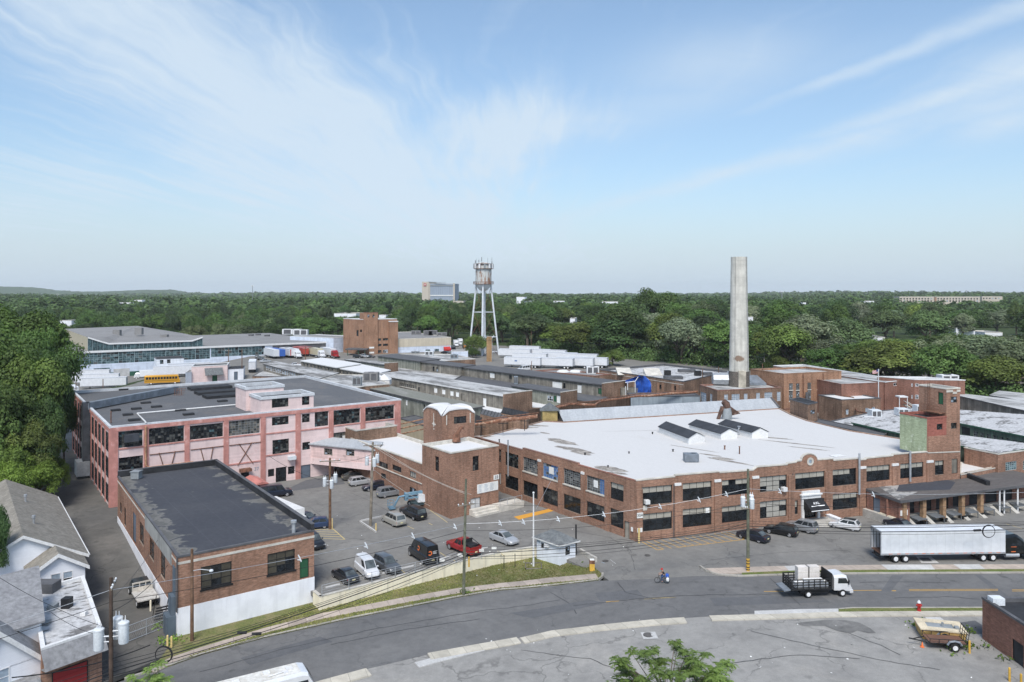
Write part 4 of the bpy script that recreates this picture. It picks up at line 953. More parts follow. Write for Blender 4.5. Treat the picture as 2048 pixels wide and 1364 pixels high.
 for x in(1272.5,1355,1434.5,1510.5,1582,1657,1724.5,1789.5,1859):
  u0,u1=w0.px(x-6,1000)[0],w0.px(x+6,1000)[0]
  if x<1280:u0,u1=.02,1.0
  q=MB();w0.bx(q,u0,u1,-.4,7.35,-.05,.16);wpart(q,'pier',M['brick'],root)
  if x>1280 and x not in(1582,1657):q=MB();w0.bx(q,u0-.03,u1+.03,7.35,7.72,-.05,.22);wpart(q,'pier_cap',M['copingw'],root)
 for x in(1079.5,1120,1166,1213.5,1041,1006):
  u0,u1=ws.px(x-3,1000)[0],ws.px(x+3,1000)[0];u0,u1=min(u0,u1),max(u0,u1)
  q=MB();ws.bx(q,u0,u1,-.4,7.3,-.05,.14);wpart(q,'pier',M['brick'],root)
  if x in(1079.5,1166):q=MB();ws.bx(q,u0,u1,7.3,7.65,-.05,.2);wpart(q,'pier_cap',M['copingw'],root)
 for x0,x1,yt,yb in((1097,1106,933,947),(1186,1194.5,960,974)):
  op=ws.rect(x0,x1,yt,yb);q=MB();ws.bx(q,op[0],op[1],op[2],op[3],-.16,-.12);wpart(q,'board',M['paper'],root)
 u0,u1=w0.px(1602,1000)[0],w0.px(1638,1000)[0];q=MB()
 w0.bx(q,u0,u0+.42,-.2,3.6,-.1,.28);w0.bx(q,u1-.42,u1,-.2,3.6,-.1,.28);w0.bx(q,u0-.1,u1+.1,3.6,4.1,-.1,.34);w0.bx(q,u0-.25,u1+.25,4.1,4.3,-.1,.5);w0.bx(q,u0+.05,u1-.05,4.3,4.75,-.1,.3)
 wpart(q,'portal',M['copingw'],root)
 q=MB();a0,a1=u0+.25,u1+.35
 q.quad(w0.pt(a0,3.55,.3),w0.pt(a1,3.55,.3),w0.pt(a1,2.35,1.9),w0.pt(a0,2.35,1.9));q.quad(w0.pt(a0,2.35,1.9),w0.pt(a1,2.35,1.9),w0.pt(a1,2.0,1.9),w0.pt(a0,2.0,1.9))
 for a in(a0,a1):q.add([w0.pt(a,3.55,.3),w0.pt(a,2.35,1.9),w0.pt(a,2.0,1.9),w0.pt(a,2.0,.3)],[[0,1,2,3]])
 aw=wpart(q,'awning',M['black'],root)
 dn=(w0.pt(0,2.35,1.9)-w0.pt(0,3.55,.3)).normalized();nn=w0.d.cross(-dn)
 mid=w0.pt((a0+a1)/2,3.0,1.03)
 text('lettering','AXL',.62,mid+nn*.03,w0.d,-dn,M['inkw'],aw,root)
 q=MB();c=mid+dn*.48+nn*.02;q.obox(c,w0.d,dn,-1.2,1.2,-.06,.06,0,.02);q.quad(w0.pt(a0+.1,2.22,1.915),w0.pt(a1-.1,2.22,1.915),w0.pt(a1-.1,2.1,1.915),w0.pt(a0+.1,2.1,1.915));sub(q,'lettering_line',M['inkw'],aw,root)
 q=MB()
 for k in range(3):w0.bx(q,u0-.2,u1+1.2,-.05,.5-k*.17,.02,2.2+k*.45)
 wpart(q,'steps',M['concrete'],root)
 q=MB();w0.bx(q,u1+1.25,u1+1.9,-.05,.75,.02,3.4);w0.bx(q,u1+1.2,u1+1.95,.75,.9,.0,3.45);wpart(q,'step_wall',M['white'],root)
 us,zt=ws.px(1272,1021),0
 q=MB();w0.bx(q,.05,1.0,3.3,4.05,.17,.22);o=wpart(q,'number_plate',M['paper'],root);text('number','30A',.58,w0.pt(.53,3.68,.225),w0.d,UZ,M['ink'],o,root)
 u,z=w0.px(1285,1017);q=MB();w0.bx(q,u-.1,u+.7,z-.3,z+.35,.01,.05);wpart(q,'notice',M['stone'],root)
 for x,y in((1266,1059),(1273,1060.5),(1279,1060)):u,z=ws.px(x,y);q=MB();(ws if x<1271 else w0).bx(q,*((L-.8,L-.4)if x<1271 else((.1,.45)if x<1276 else(.55,.9))),1.3,1.9,.17,.2);wpart(q,'notice',M['paper'],root)
 q=MB();q.tube([w0.pt(.15,-.1,.6),w0.pt(.15,2.0,.6)],.14,10);wpart(q,'bollard',M['yellowpale'],root)
 u,z=w0.px(1293,1003);q=MB();w0.bx(q,u-.35,u+.35,z-.3,z+.25,-.2,.45);wpart(q,'air_conditioner',M['copingw'],root)
 u,z=w0.px(1567,978);q=MB();w0.bx(q,u-.35,u+.35,z-.3,z+.3,-.2,.5);wpart(q,'air_conditioner',M['copingw'],root)
 u,z=w0.px(1416,1021);q=MB();w0.bx(q,u-.3,u+.3,z-.4,z+.35,-.18,-.12);wpart(q,'board',M['paper'],root)
 for x,yt,yb in((1715.5,906,988),(1817,901,962)):
  u,z1=w0.px(x,yt);z0=w0.px(x,yb)[1];q=MB();q.tube([w0.pt(u,z0,.35),w0.pt(u,z1,.35)],.16,10);wpart(q,'flue',M['steel'],root)
 u,z1=ws.px(1019,884);z0=ws.px(1019,952)[1];q=MB();q.tube([ws.pt(u,z0,.3),ws.pt(u,z1+.4,.3)],.14,8);wpart(q,'flue',M['steel'],root)
 for x in(1347,1506,1585):u=w0.px(x,1000)[0];q=MB();q.tube([w0.pt(u,0,.1),w0.pt(u,7.6,.1)],.06,6);wpart(q,'downpipe',M['copingd'],root)
 a,b=V2(P(1127,843,zr)),V2(P(1559,816,zr));d=(b-a).normalized();bk=Vector((-d.y,d.x,0));zt=9.95;q=MB()
 L2=(b-a).length;c=[a,b,b+bk*3.6,a+bk*3.6]
 q.quad(a+UZ*zr,b+UZ*zr,c[2]+UZ*zt-bk*.6,c[3]+UZ*zt-bk*.6,0);q.quad(c[2]+UZ*zr+bk*3,c[3]+UZ*zr+bk*3,c[3]+UZ*zt-bk*.6,c[2]+UZ*zt-bk*.6,0)
 for e,s in((a,-1),(b,1)):q.add([e+UZ*zr,e+bk*3.0+UZ*zt,e+bk*6.6+UZ*zr],[[0,1,2]],1)
 wpart(q,'roof_monitor',[M['metroof'],M['copingd']],root)
 q=MB()
 for e in(b,):q.tube([e+UZ*(zr+.1),e+bk*3.0+UZ*(zt+.1)],.3,4)
 wpart(q,'monitor_edge',M['copingd'],root)
 M['skyroof']=mplain('dark_slate',(.042,.045,.052),.7,.2)
 s=5.12;ox,oy=1300,700
 for k,(f0,f1,r0,n1)in enumerate((((395,965),(560,945),(90,770),85),((728,918),(895,905),(400,745),85),((1045,905),(1208,900),(705,740),85))):
  A0,B0=V2(P(ox+f0[0]/s,oy+f0[1]/s,zr)),V2(P(ox+f1[0]/s,oy+f1[1]/s,zr));far=V2(P(ox+r0[0]/s,oy+(r0[1]+75)/s,zr))
  e=(B0-A0);dr=far-A0;q=MB();h=1.15;rg=.75
  lo_=[A0,B0,B0+dr,A0+dr];q.hexa([v+UZ*(zr-.05)for v in lo_],[v+UZ*(zr+h)for v in lo_])
  for g in(A0,A0+dr):q.add([g+UZ*(zr+h),g+e+UZ*(zr+h),g+e*.5+UZ*(zr+h+rg)],[[0,1,2]])
  o=wpart(q,'skylight',M['copingw'],root)
  t=MB();m0=A0+e*.5;ov=-dr.normalized()*.15;en=e.normalized()*.2
  for side,sg in((A0-en,1),(B0+en,-1)):
   t.add([side+ov+UZ*(zr+h),m0+ov+UZ*(zr+h+rg+.12),m0+dr-ov+UZ*(zr+h+rg+.12),side+dr-ov+UZ*(zr+h)],[[0,1,2,3]])
   t.add([side+ov+UZ*(zr+h-.08),m0+ov+UZ*(zr+h+rg+.04),m0+dr-ov+UZ*(zr+h+rg+.04),side+dr-ov+UZ*(zr+h-.08)],[[0,1,2,3]])
  sub(t,'skylight_roof',M['skyroof'],o,root)
 c=P(1384,925,zr);q=MB();q.box(c.x-1.1,c.x+1.1,c.y-.1,c.y+1.5,zr+.15,zr+1.3);q.lathe([(.3,zr+1.3),(.34,zr+1.42),(0,zr+1.42)],12,(c.x+.4,c.y+.7,0));q.box(c.x-1.0,c.x+1.0,c.y,c.y+1.4,zr-.05,zr+.15);wpart(q,'rooftop_unit',M['duct'],root)
 for x,y,h,r,mt in((1479,908,1.2,.1,'rust'),(1449.5,899,.6,.12,'rust'),(1478,870,1.6,.22,'steel'),(998.5,885,.5,.1,'black'),(1476,805,.8,.15,'steel'),(1346,903,.3,.12,'black'),(1258,907,.25,.1,'black'),(1305,868,.3,.12,'black'),(1170,910,.3,.12,'black'),(1216,935,.25,.1,'black')):
  c=P(x,y,zr);q=MB();q.tube([c-UZ*.05,c+UZ*h],r,8);q.lathe([(0,zr+h),(r*1.6,zr+h),(r*1.6,zr+h+.08),(0,zr+h+.12)],8,(c.x,c.y,0));wpart(q,'roof_vent',M[mt],root)
 c=P(1454,838,zr);q=MB();q.tube([c,c+UZ*1.5,c+UZ*2.5],[1.15,1.0,.8],12,1);q.tube([c+UZ*2.4,c+Vector((-.15,0,3.2)),c+Vector((-.8,0,3.8))],[.85,.8,.6],12)
 q.hexa([c+Vector(v)for v in((-2.2,-.3,0),(-1.6,-.3,0),(-1.6,.3,0),(-2.2,.3,0))],[c+Vector(v)for v in((-1.3,-.3,2.7),(-.5,-.3,2.7),(-.5,.3,2.7),(-1.3,.3,2.7))])
 q.hexa([c+Vector(v)for v in((1.0,-.3,.8),(2.8,-.3,1.2),(2.8,.1,1.3),(1.0,.3,.8))],[c+Vector(v)for v in((.6,-.3,2.7),(.9,-.3,2.6),(.9,.3,2.6),(.6,.3,2.7))])
 wpart(q,'cowl',[mplain('dark_rust',(.10,.06,.045),.9,.4,1.2,fine=.3),M['frameg']],root,smooth=30)
 c=V2(P(1100,841,zr));q=MB();q.obox(c,Vector((1,.1,0)).normalized(),Vector((-.1,1,0)).normalized(),-1.6,1.6,0,2.5,zr-.1,10.2);wpart(q,'roof_house',mplain('ochre_boards',(.36,.27,.11),.9,.3),root)
 q=MB();q.add([c+Vector((-2.1,-.3,10.0)),c+Vector((0,-.3,11.4)),c+Vector((2.1,-.3,10.0)),c+Vector((-2.1,2.9,10.0)),c+Vector((0,2.9,11.4)),c+Vector((2.1,2.9,10.0))],[[0,1,4,3],[1,2,5,4],[0,1,2],[3,4,5]]);wpart(q,'house_roof',M['shingled'],root)
 st=mroof('ponding_stain',(.20,.18,.16),(.40,.37,.33),.8,(.42,.56),.7,None,None,.15);rr=random.Random(8)
 def stain(x,y,ln,wd,ang,mt=st):
  ln*=1.5;wd*=1.5
  c=P(x,y,zr);a=Vector((math.cos(ang),math.sin(ang),0));b=Vector((-a.y,a.x,0));q=MB()
  q.poly([c+UZ*(.006+rr.uniform(0,.004))+a*ln*math.cos(t)*(1+rr.uniform(-.2,.2))+b*wd*math.sin(t)*(1+rr.uniform(-.3,.3))for t in[i*2*math.pi/20 for i in range(20)]]);wpart(q,'roof_stain',mt,root)
 for x,y,ln,wd,an in((1124,883,2.6,.9,-.9),(1148,899,3.0,.7,-.8),(1162,906,1.6,.5,-.8),(1222,938,1.8,.8,-.7),(1236,946,1.0,.4,-.6),(1073,851,1.6,.5,-.3),(1060,855,1.2,.3,.2),(960,873,1.6,.6,.1),(1456,922,2.6,.35,-.8),(1446,917,1.2,.5,-.5),(1421,910,1.4,.25,-.7),(1385,897,3.0,.15,-.75),(1550,876,2.2,.3,-.5),(1590,887,4.0,.25,-.6),(1617,897,2.4,.25,-.6),(1655,918,.9,.4,.2),(1090,866,.9,.3,-.8),(1300,861,6,.05,.1)):
  stain(x,y,ln,wd,an)
 q=MB();c=P(1672,912,zr);q.obox(c,w0.d,-w0.n,-.9,1.3,-.8,.6,.03,.09);wpart(q,'roof_panel',M['copingw'],root)
 return W_
MFW=main_factory()
def green_tower():
 w0=MFW[0];u0=w0.px(1854,900)[0];um=w0.px(1893,900)[0];u1=w0.L;dep=5.5
 def body(name,label,ua,ub,z0,zt,wins,wallm,wm,rm):
  pts=[w0.pt(ua,0,.0),w0.pt(ub,0,.0),w0.pt(ub,0,-dep),w0.pt(ua,0,-dep)]
  return building(name,label,'tower',pts,z0,zt,wm,rm,'stone' if zt>16 else 'redpaint',.3,.25,.1,wins,wallm=wallm)
 root,W_,p=body('brick_tower','low red brick tower with one side painted pale green',u0,um-.02,8.55,14.6,{0:[(1873.6,1885.3,848,860,3,3,'pink')]},{3:'greenpaint'},'redpaint','rblack')
 q=MB();W_[0].bx(q,-.01,W_[0].L,8.55,11.6,-.05,.02);wpart(q,'wall_lower',M['brick'],root)
 root,W_,p=body('brick_tower','tall narrow red brick tower with fire escape and green door',um,u1-.02,8.56,19.2,{0:[(1902,1914,793.7,805.5,2,2,'small'),(1902,1914,846,858,3,2,'pink')],3:[(1876,1886.5,784,808,1,1,'dgreen')]},None,'brick','rblack')
 w3=W_[3];ua=w3.px(1880,800)[0];q=MB()
 zf=15.2;w3.bx(q,ua-2.6,ua+1.0,zf-.12,zf,.02,1.3)
 for du in(-2.6,-1.4,-.2,1.0):q.tube([w3.pt(ua+du,zf,1.28),w3.pt(ua+du,zf+1.1,1.28)],.035,5)
 for dz in(.55,1.1):q.tube([w3.pt(ua-2.6,zf+dz,1.28),w3.pt(ua+1.0,zf+dz,1.28)],.03,5)
 for du in(-2.2,.7):q.tube([w3.pt(ua+du,zf,1.2),w3.pt(ua+du,zf-1.5,.05)],.05,5)
 for o_ in(-.2,.2):q.tube([w3.pt(ua-2.0+o_,14.0,.25),w3.pt(ua-2.0+o_,20.0,.25)],.035,5)
 for k in range(16):q.tube([w3.pt(ua-2.2,14.2+k*.36,.25),w3.pt(ua-1.8,14.2+k*.36,.25)],.025,5)
 wpart(q,'fire_escape',M['rust'],root)
 q=MB();W_[0].bx(q,-.03,W_[0].L*.45,18.6,18.95,-.02,.08);W_[0].bx(q,W_[0].L*.45,W_[0].L*.75,18.3,18.65,-.02,.08);W_[0].bx(q,W_[0].L*.75,W_[0].L+.03,18.6,18.95,-.02,.08);wpart(q,'stone_trim',M['stone'],root)
green_tower()
def dock():
 z=4.1;a,b=P(1801,1003,z),P(2048,971.5,z);d=(b-a).normalized();e=a+d*34
 w0=MFW[0];ul=w0.px(1730,967)[0];A1=w0.pt(ul,0,.05);A2=w0.pt(w0.L,0,.05);a,e=V2(a),V2(e)
 bk=Vector((-d.y,d.x,0));B2=e+bk*13
 root=thing('loading_dock','loading dock under a long brown-grey canopy roof behind the white trailer','loading dock',(a.x+8,a.y+5,0))
 pts=[a,e,B2,A2+w0.n*.02,A1]
 r=MB();hi=[p+UZ*(z+.12)for p in pts];lo=[p+UZ*(z-.28)for p in pts];n=5
 r.add(hi,[list(range(n))],0);r.add(lo+hi,[[i,(i+1)%n,n+(i+1)%n,n+i]for i in range(n)]+[list(range(n))[::-1]],1);wpart(r,'canopy_roof',[M['rcanopy'],M['copingd']],root)
 q=MB();q.poly([v+UZ*(z+.126)for v in(V2(P(1745,967,z)),V2(P(1797,1001,z)),V2(P(1836,985,z)),V2(P(1790,985,z)),V2(P(1812,974,z)),V2(P(1795,962,z)))]);wpart(q,'roof_patch',mroof('bleached_roofing',(.36,.35,.33),(.12,.12,.12),.9,(.46,.56),.5),root)
 q=MB();q.poly([v+UZ*(z+.13)for v in(V2(P(1793,984,z)),V2(P(1900,981,z)),V2(P(1911,966,z)),V2(P(1880,957,z)),V2(P(1800,967,z)))]);wpart(q,'roof_patch',M['rdark'],root)
 q=MB();s0=V2(P(1926,954,z));s1=V2(P(1973,972.5,z));dd=(s1-s0).normalized();q.obox(s0,dd,Vector((-dd.y,dd.x,0)),0,(s1-s0).length,0,.6,z+.1,z+.85);wpart(q,'roof_step',M['rblack'],root)
 c=P(1757,971,z);q=MB();q.box(c.x-.5,c.x+.5,c.y,c.y+.9,z+.12,z+.8);wpart(q,'rooftop_unit',M['stone'],root)
 fl=MB();ff=a+bk*1.6;q0=[ff,ff+d*34,ff+d*34+bk*9,ff+bk*9];fl.hexa([v+UZ*-.2 for v in q0],[v+UZ*1.15 for v in q0]);wpart(fl,'dock_floor',M['concrete'],root)
 bw=Wall(ff+bk*.95,ff+bk*.95+d*34,1.15,z-.3,1);dk=[]
 for k in range(7):u=3.0+k*3.55;bw.ops.append((u,u+2.6,1.2,3.6));dk.append((u,u+2.6,1.2,3.6))
 m=MB();bw.faces(m,0,.2);wpart(m,'wall',M['brick3'],root)
 for op in dk:window(bw,root,op,1,1,'dblack')
 lw=Wall(A1+w0.n*.3,a+bk*.9+d*.6,-.2,z-.3,1);m=MB();lw.ops+=[(1.2,2.6,.9,3.3)];lw.faces(m);wpart(m,'wall',M['brick3'],root);window(lw,root,lw.ops[0],1,1,'dgrey')
 q=MB();lw.bx(q,lw.L*.45,lw.L*.98,-.1,1.3,.02,.5);wpart(q,'ramp_wall',M['cream'],root)
 fw=Wall(a+d*.4+bk*.7,a+d*2.6+bk*.7,-.2,z-.3,1);m=MB();fw.faces(m);wpart(m,'wall',M['brick3'],root)
 q=MB();fw.bx(q,.3,1.7,1.7,2.5,.02,.08);wpart(q,'notice_board',M['paper'],root)
 for k,x in enumerate((1815,1854,1893.7,1931.6,1969)):
  t=((x-CX)/F*a.y-a.x)/(d.x-(x-CX)/F*d.y);c=a+d*t+bk*.5
  q=MB();q.obox(c,d,bk,-.32,.32,-.12,.5,.55,z-.28);wpart(q,'column',mplain('brown_plywood',(.30,.19,.11),.85,.3,2),root)
  q=MB();q.obox(c,d,bk,-.3,.5,-.3,.52,-.2,.55);wpart(q,'bumper',M['rubber'],root)
 for x in(2003,2012,2039,2070):
  t=((x-CX)/F*a.y-a.x)/(d.x-(x-CX)/F*d.y);c=a+d*t+bk*.3;q=MB();q.tube([c,c+UZ*(z-.28)],.12,8);wpart(q,'column',M['framew'],root)
 for k in range(7):
  c=ff+d*(3.4+k*3.55);q=MB();q.add([c+UZ*1.17,c+d*1.9+UZ*1.17,c+d*1.9-bk*1.7+UZ*1.0,c-bk*1.7+UZ*1.0,c+UZ*1.05,c+d*1.9+UZ*1.05,c+d*1.9-bk*1.7+UZ*.9,c-bk*1.7+UZ*.9],[[0,1,2,3],[4,5,6,7],[3,2,6,7],[0,3,7,4],[1,2,6,5]])
  q.tube([c+d*1.8-bk*1.6+UZ*.9,c+d*1.8-bk*1.6],.07,6);wpart(q,'dock_plate',mplain('dock_steel',(.13,.14,.15),.6,.2),root)
  q=MB();q.add([c-d*.9+UZ*1.1,c-d*.1+UZ*1.1,c-d*.1,c-d*.9,c-d*.9-bk*2.0,c-d*.1-bk*2.0],[[0,1,5,4],[1,2,5],[0,3,4]]);wpart(q,'ramp',M['concrete'],root)
dock()
def Z4(x,y):return(740+x/6.82,640+y/6.82)
def Z5(x,y):return(940+x/5.12,720+y/5.12)
def Z8(x,y):return(480+x/6.82,660+y/6.82)
def Z12(x,y):return(512+x/4,560+y/4)
def Z10(x,y):return(1024+x/4,480+y/4)
def Z13(x,y):return(1300+x/5.12,700+y/5.12)
def Z16(x,y):return(1648+x/5.12,740+y/5.12)
B1,C1=(1204.6,770.5),(1250.5,764.5)
W1=[(980,989,746,755,1,1,'wbox'),(1018,1024,750,758,1,1,'small'),(1105,1124,763,776,4,1,'wbox'),(1126,1131,766,776,1,1,'small'),(1155,1163,770,785,1,1,'wbox'),(1196,1203,776,788,1,1,'dgreen')]
shed('long_shed','long dark-roofed shed with grey boarded wall ending in a brick gable near the blue tarpaulin',(923,735.3),B1,C1,9.0,2,'wood','rshed','copingd','brickold',0,.4,{0:W1})
shed('long_shed','middle length of the dark-roofed shed with two narrow dark windows',(841,724.5),(921.6,734.5),(949,731),9.3,2,'wood','rshed','copingd',None,0,.4,{0:[(865,869,733,742,1,2,'small'),(872.5,876,734,743,1,2,'small')]})
shed('long_shed','far length of the dark-roofed shed with a silver patch near the brick stair tower',(756,712.5),(839.7,723.5),(879,719),9.6,2,'woodg','rshed','copingd',None,0,.4,{})
q=P(800,712,9.9)
ws_=[Z4(670+0,0)]
W2_=[(868.5,874.5,776,785,1,1,'wbox'),(884.5,890.5,779,788,1,1,'wbox'),(901,907,782,791,1,1,'wbox'),(912,918,784,793,1,1,'wbox'),(966.5,972.5,796,812,1,1,'wbox'),(836,840,774,782,1,1,'small'),(922,929,787,800,1,1,'dwood')]+[(800+k*4.2,803+k*4.2,765.5+k*.8,772+k*.8,1,2,'old')for k in range(8)]
shed('long_shed','long weathered silver-roofed shed with white boarded squares along its grey wall',(748.8,749),(1007,792.5),(1062,784.8),9.0,3,'wood','rsilver','copingw','brickold',0,.35,{0:W2_})
shed('long_shed','mossy grey-roofed shed beyond the pink factory running towards the brick tower',(740,778),(925,821),(965,814),8.6,3,'woodg','rolive','copingd',None,0,.4,{0:[(812,815,800,810,1,1,'wbox'),(846,850,808,822,1,2,'old')]})
building('low_shed','low dark-roofed shed between the pink factory and the mossy shed','shed',[P(802,809,5.6),P(870,832,5.6),P(925,838,5.6),P(862,806,5.6)],0,5.6,'woodg','rshed','copingd',.1,.2,.06,group='long factory sheds')
building('low_shed','low white flat roof along the silver shed wall','shed',[P(803,781,5.6),P(965,842,5.6),P(1018,818,5.6),P(850,774,5.6)],0,5.8,'wood','rwhite2','copingw',.1,.2,.06,group='long factory sheds')
building('low_shed','low silver roof with vents between the two longest sheds','shed',[P(780,741,6.2),P(902,764,6.2),P(935,746,6.2),P(800,729,6.2)],0,6.4,'wood','rsilver','copingd',.1,.2,.05,group='long factory sheds')
building('low_shed','low dark roof continuing from the silver roof between the longest sheds','shed',[P(902,764,6.2),P(1022,787,6.2),P(1045,768,6.2),P(935,746,6.2)],0,6.4,'wood','rshed','copingd',.1,.2,.05,group='long factory sheds')
shed('long_shed','short dark-roofed shed with green door and brick gable',(1024,772.7),(1121.6,788.5),(1152,783.8),8.2,3,'woodg','rshed','copingd','brickold',0,.3,{0:[(1095,1106,791,801,3,2,'white'),(1107,1113,791,803,1,1,'dgreen'),(1114,1121,791,805,1,1,'wbox')]})
building('low_shed','low white flat roof before the shed with the green door','shed',[P(1056,815,4.8),P(1118,815,4.8),P(1126,806,4.8),P(1050,797,4.8)],0,4.9,'brickold','rwhite2','copingw',.1,.2,.06,group='long factory sheds')
building('low_shed','low dark roof between the two brick shed gables','shed',[P(1150,800,5.8),P(1188,806,5.8),P(1222,796,5.8),P(1128,780,5.8)],0,5.9,'brickold','rshed','copingd',.1,.2,.06,group='long factory sheds')
def pipewall():
 a,b=P(1057,820,6.5),P(1262,791.5,6.5);rt=thing('brick_wall','sooty brick yard wall behind the white-roofed factory','wall',((a.x+b.x)/2,(a.y+b.y)/2,0))
 W_=Wall(V2(a),V2(b),0,6.5,1);q=MB();W_.bx(q,0,W_.L,0,6.5,-.4,0);wpart(q,'wall',mbrick('sooty_brick',(.11,.07,.05),(.15,.09,.065),(.1,.08,.06),stain=.5),rt)
 c,d=V2(P(1262,793,6.5)),V2(P(1400,790.5,6.8));W2=Wall(c,d,0,6.9,1)
 building('metal_shed','blue-grey sheet-metal shed wall before the boiler house','shed',[c,d,d+Vector((0,7,0)),c+Vector((0,7,0))],0,6.6,'greymetal','rshed','copingd',.1,.2,.06)
 def pipe(pts,r,label,supports=()):
  rt=thing('rusty_pipe',label,'pipe',pts[0],0,'rusty insulated steam pipes');o=Vector(rt.location)
  P_=[pts[0]];rr=random.Random(len(pts))
  for p0,p1 in zip(pts,pts[1:]):
   n=max(2,int((p1-p0).length/2.5))
   for i in range(1,n+1):P_.append(p0+(p1-p0)*i/n+Vector((0,0,rr.uniform(-.12,.12))))
  q=MB();q.tube(P_,[r*rr.choice((.75,1,1,1.15))for _ in P_],9);wpart(q,'pipe_run',mroof('stripped_lagging',(.22,.105,.065),(.46,.33,.24),.8,(.5,.62),1.4,None,None,.3),rt)
  q=MB();q.tube([p+UZ*.55+Vector((.2,.4,0))for p in P_[::2]],r*.35,6);wpart(q,'thin_pipe',M['rust'],rt)
  for p,h in supports:
   q=MB();q.tube([p,p-UZ*h],.07,5);q.tube([p+Vector((-.9,0,-.35)),p+Vector((.9,0,-.35))],.07,5);wpart(q,'support',M['black'],rt)
 pipe([P(1085,823,6.8),P(1140,808,6.9),P(1190,809.5,6.9),P(1200,802,7.0),P(1262,793.5,7.2),P(1330,788.5,7.4),P(1395,784,7.5)],.33,'long rusty lagged pipe along the sooty brick yard wall')
 s=[PD(x,y,141)for x,y in((950,849),(1000,841),(1075,832.5))]
 pipe(s,.35,'rusty lagged pipe on supports along the edge of the white roof',[(PD(x,y+3,141),2.2)for x,y in((962,847),(1006,840),(1049,835))])
 s=[PD(x,y,147)for x,y in((672,872),(690,876),(712,878),(728,873),(745,876))]
 pipe(s,.4,'sagging rusty pipe above the pink covered bridge',[(s[-1],3.0)])
 building('timber_shed','low yellow-brown boarded shed seen past the corner of the pink factory','shed',[P(798,836,5.2),P(852,852,5.2),P(880,846,5.2),P(830,830,5.2)],0,5.2,'tan','rshed','copingd',.1,.2,.06)
 for k,y in enumerate((846,855,866)):
  q=MB();q.tube([PD(802,y+2,150),PD(848,y-8,141)],.13,7);tag(q.build('pipe',M['rusto']),('upper','middle','lower')[k]+' of three pipes crossing from the pink factory to the brick tower','pipe','pipes crossing to the brick tower')
pipewall()
for k,(x0,y0,x1,y1,x2,y2,mt,lb)in enumerate(((105,555,130,508,395,570,'rshed','grey sloping north-light'),(322,545,345,490,600,545,'rblack','black sloping north-light'),(50,650,60,570,120,590,'rshed','small grey north-light'))):
 a,b,c=PD(*Z5(x0,y0),150),PD(*Z5(x1,y1),152),PD(*Z5(x2,y2),150);d=a+(c-b);r=thing('north_light',lb+' with glazing bars behind the white roof edge','skylight',(a.x,a.y,5),0,'north-light roofs');q=MB()
 q.hexa([a,d,c,b],[a+UZ*.15,d+UZ*.15,c+UZ*.15,b+UZ*.15]);wpart(q,'glazing',M[mt],r)
 q=MB();q.hexa([V2(a)+UZ*5,V2(d)+UZ*5,V2(c)+UZ*5,V2(b)+UZ*5],[a-UZ*.02,d-UZ*.02,c-UZ*.02,b-UZ*.02]);wpart(q,'wall',M['brickold'],r)
 for i in range(9):p0,p1=a+(d-a)*i/8,b+(c-b)*i/8;q=MB();q.tube([p0+UZ*.2,p1+UZ*.2],.06,4);wpart(q,'bar',M['black'],r)
building('low_shed','low white flat roof beside the north-lights','shed',[P(955,842,5.6),P(1020,842,5.6),P(1050,826,5.6),P(985,818,5.6)],0,5.0,'brickold','rwhite2','copingw',.1,.2,.06,group='long factory sheds')
building('silver_roof_building','flat silver-roofed brick building with air units behind the pink factory roof','building',[P(*Z8(1100,672),9.6),P(*Z8(1570,792),9.6),P(*Z8(1700,765),9.6),P(*Z8(2040,735),9.6),P(*Z8(1830,612),9.6),P(*Z8(1330,605),9.6)],2,9.6,'brickold','rsilver','stone',.12,.3,.05)
def unit(px,py,z,sx,sy,h,label,mt='can',g='rooftop air units',fan=True):
 c=P(px,py,z);r=thing('air_unit',label,'air unit',c,0,g)
 q=MB();q.box(-sx/2,sx/2,-sy/2,sy/2,.12,h);q.box(-sx/2+.1,sx/2-.1,-sy/2+.1,sy/2-.1,-.1,.12);q.build('casing',M[mt],r)
 q=MB();q.box(-sx*.42,-sx*.05,-sy/2-.02,-sy/2,.3,h-.25);q.box(sx*.05,sx*.42,-sy/2-.02,-sy/2,.3,h-.25)
 if fan:q.lathe([(0,h+.1),(min(sx,sy)*.3,h+.1),(min(sx,sy)*.34,h-.05)],12)
 q.build('grille',M['copingd'],r);return r
unit(*Z8(1600,752),9.6,2.4,1.6,2.2,'tall grey air unit on the silver-roofed building','frameg')
unit(*Z8(1790,690),9.6,4.2,3.0,2.4,'broad grey-brown air unit at the far side of the silver-roofed building','rmid')
for k,(x,y)in enumerate(((1885,668),(1965,672))):
 c=P(*Z8(x,y),9.6);q=MB();q.add([(-2,-2,0),(2,-2,0),(2,2,0),(-2,2,0),(0,0,1.5)],[[0,1,4],[1,2,4],[2,3,4],[3,0,4]]);q.box(-1.9,1.9,-1.9,1.9,-1.5,0)
 o=tag(q.build('white_tent',M['copingw']),('first','second')[k]+' peaked white tent top beside the brown roof unit','tent','white tent tops');o.location=c
W5=[(532+k*4.6,535.6+k*4.6,731.5+k*1.25,739+k*1.25,2,2,'white')for k in range(13)]
shed('long_shed','silver-roofed shed with a row of white-framed windows beyond the pink factory roof',(527,728.5),(640,758),(677,747),8.8,3,'wood','rsilver','copingd',None,0,.3,{0:W5},D_=(552,724))
building('low_shed','low peaked silver roof before the row of white-framed windows','shed',[P(505,752,6.5),P(566,753,6.5),P(560,741,6.5),P(528,739,6.5)],2,6.5,'brickold','rsilver','copingd',.1,.2,.05,group='long factory sheds')
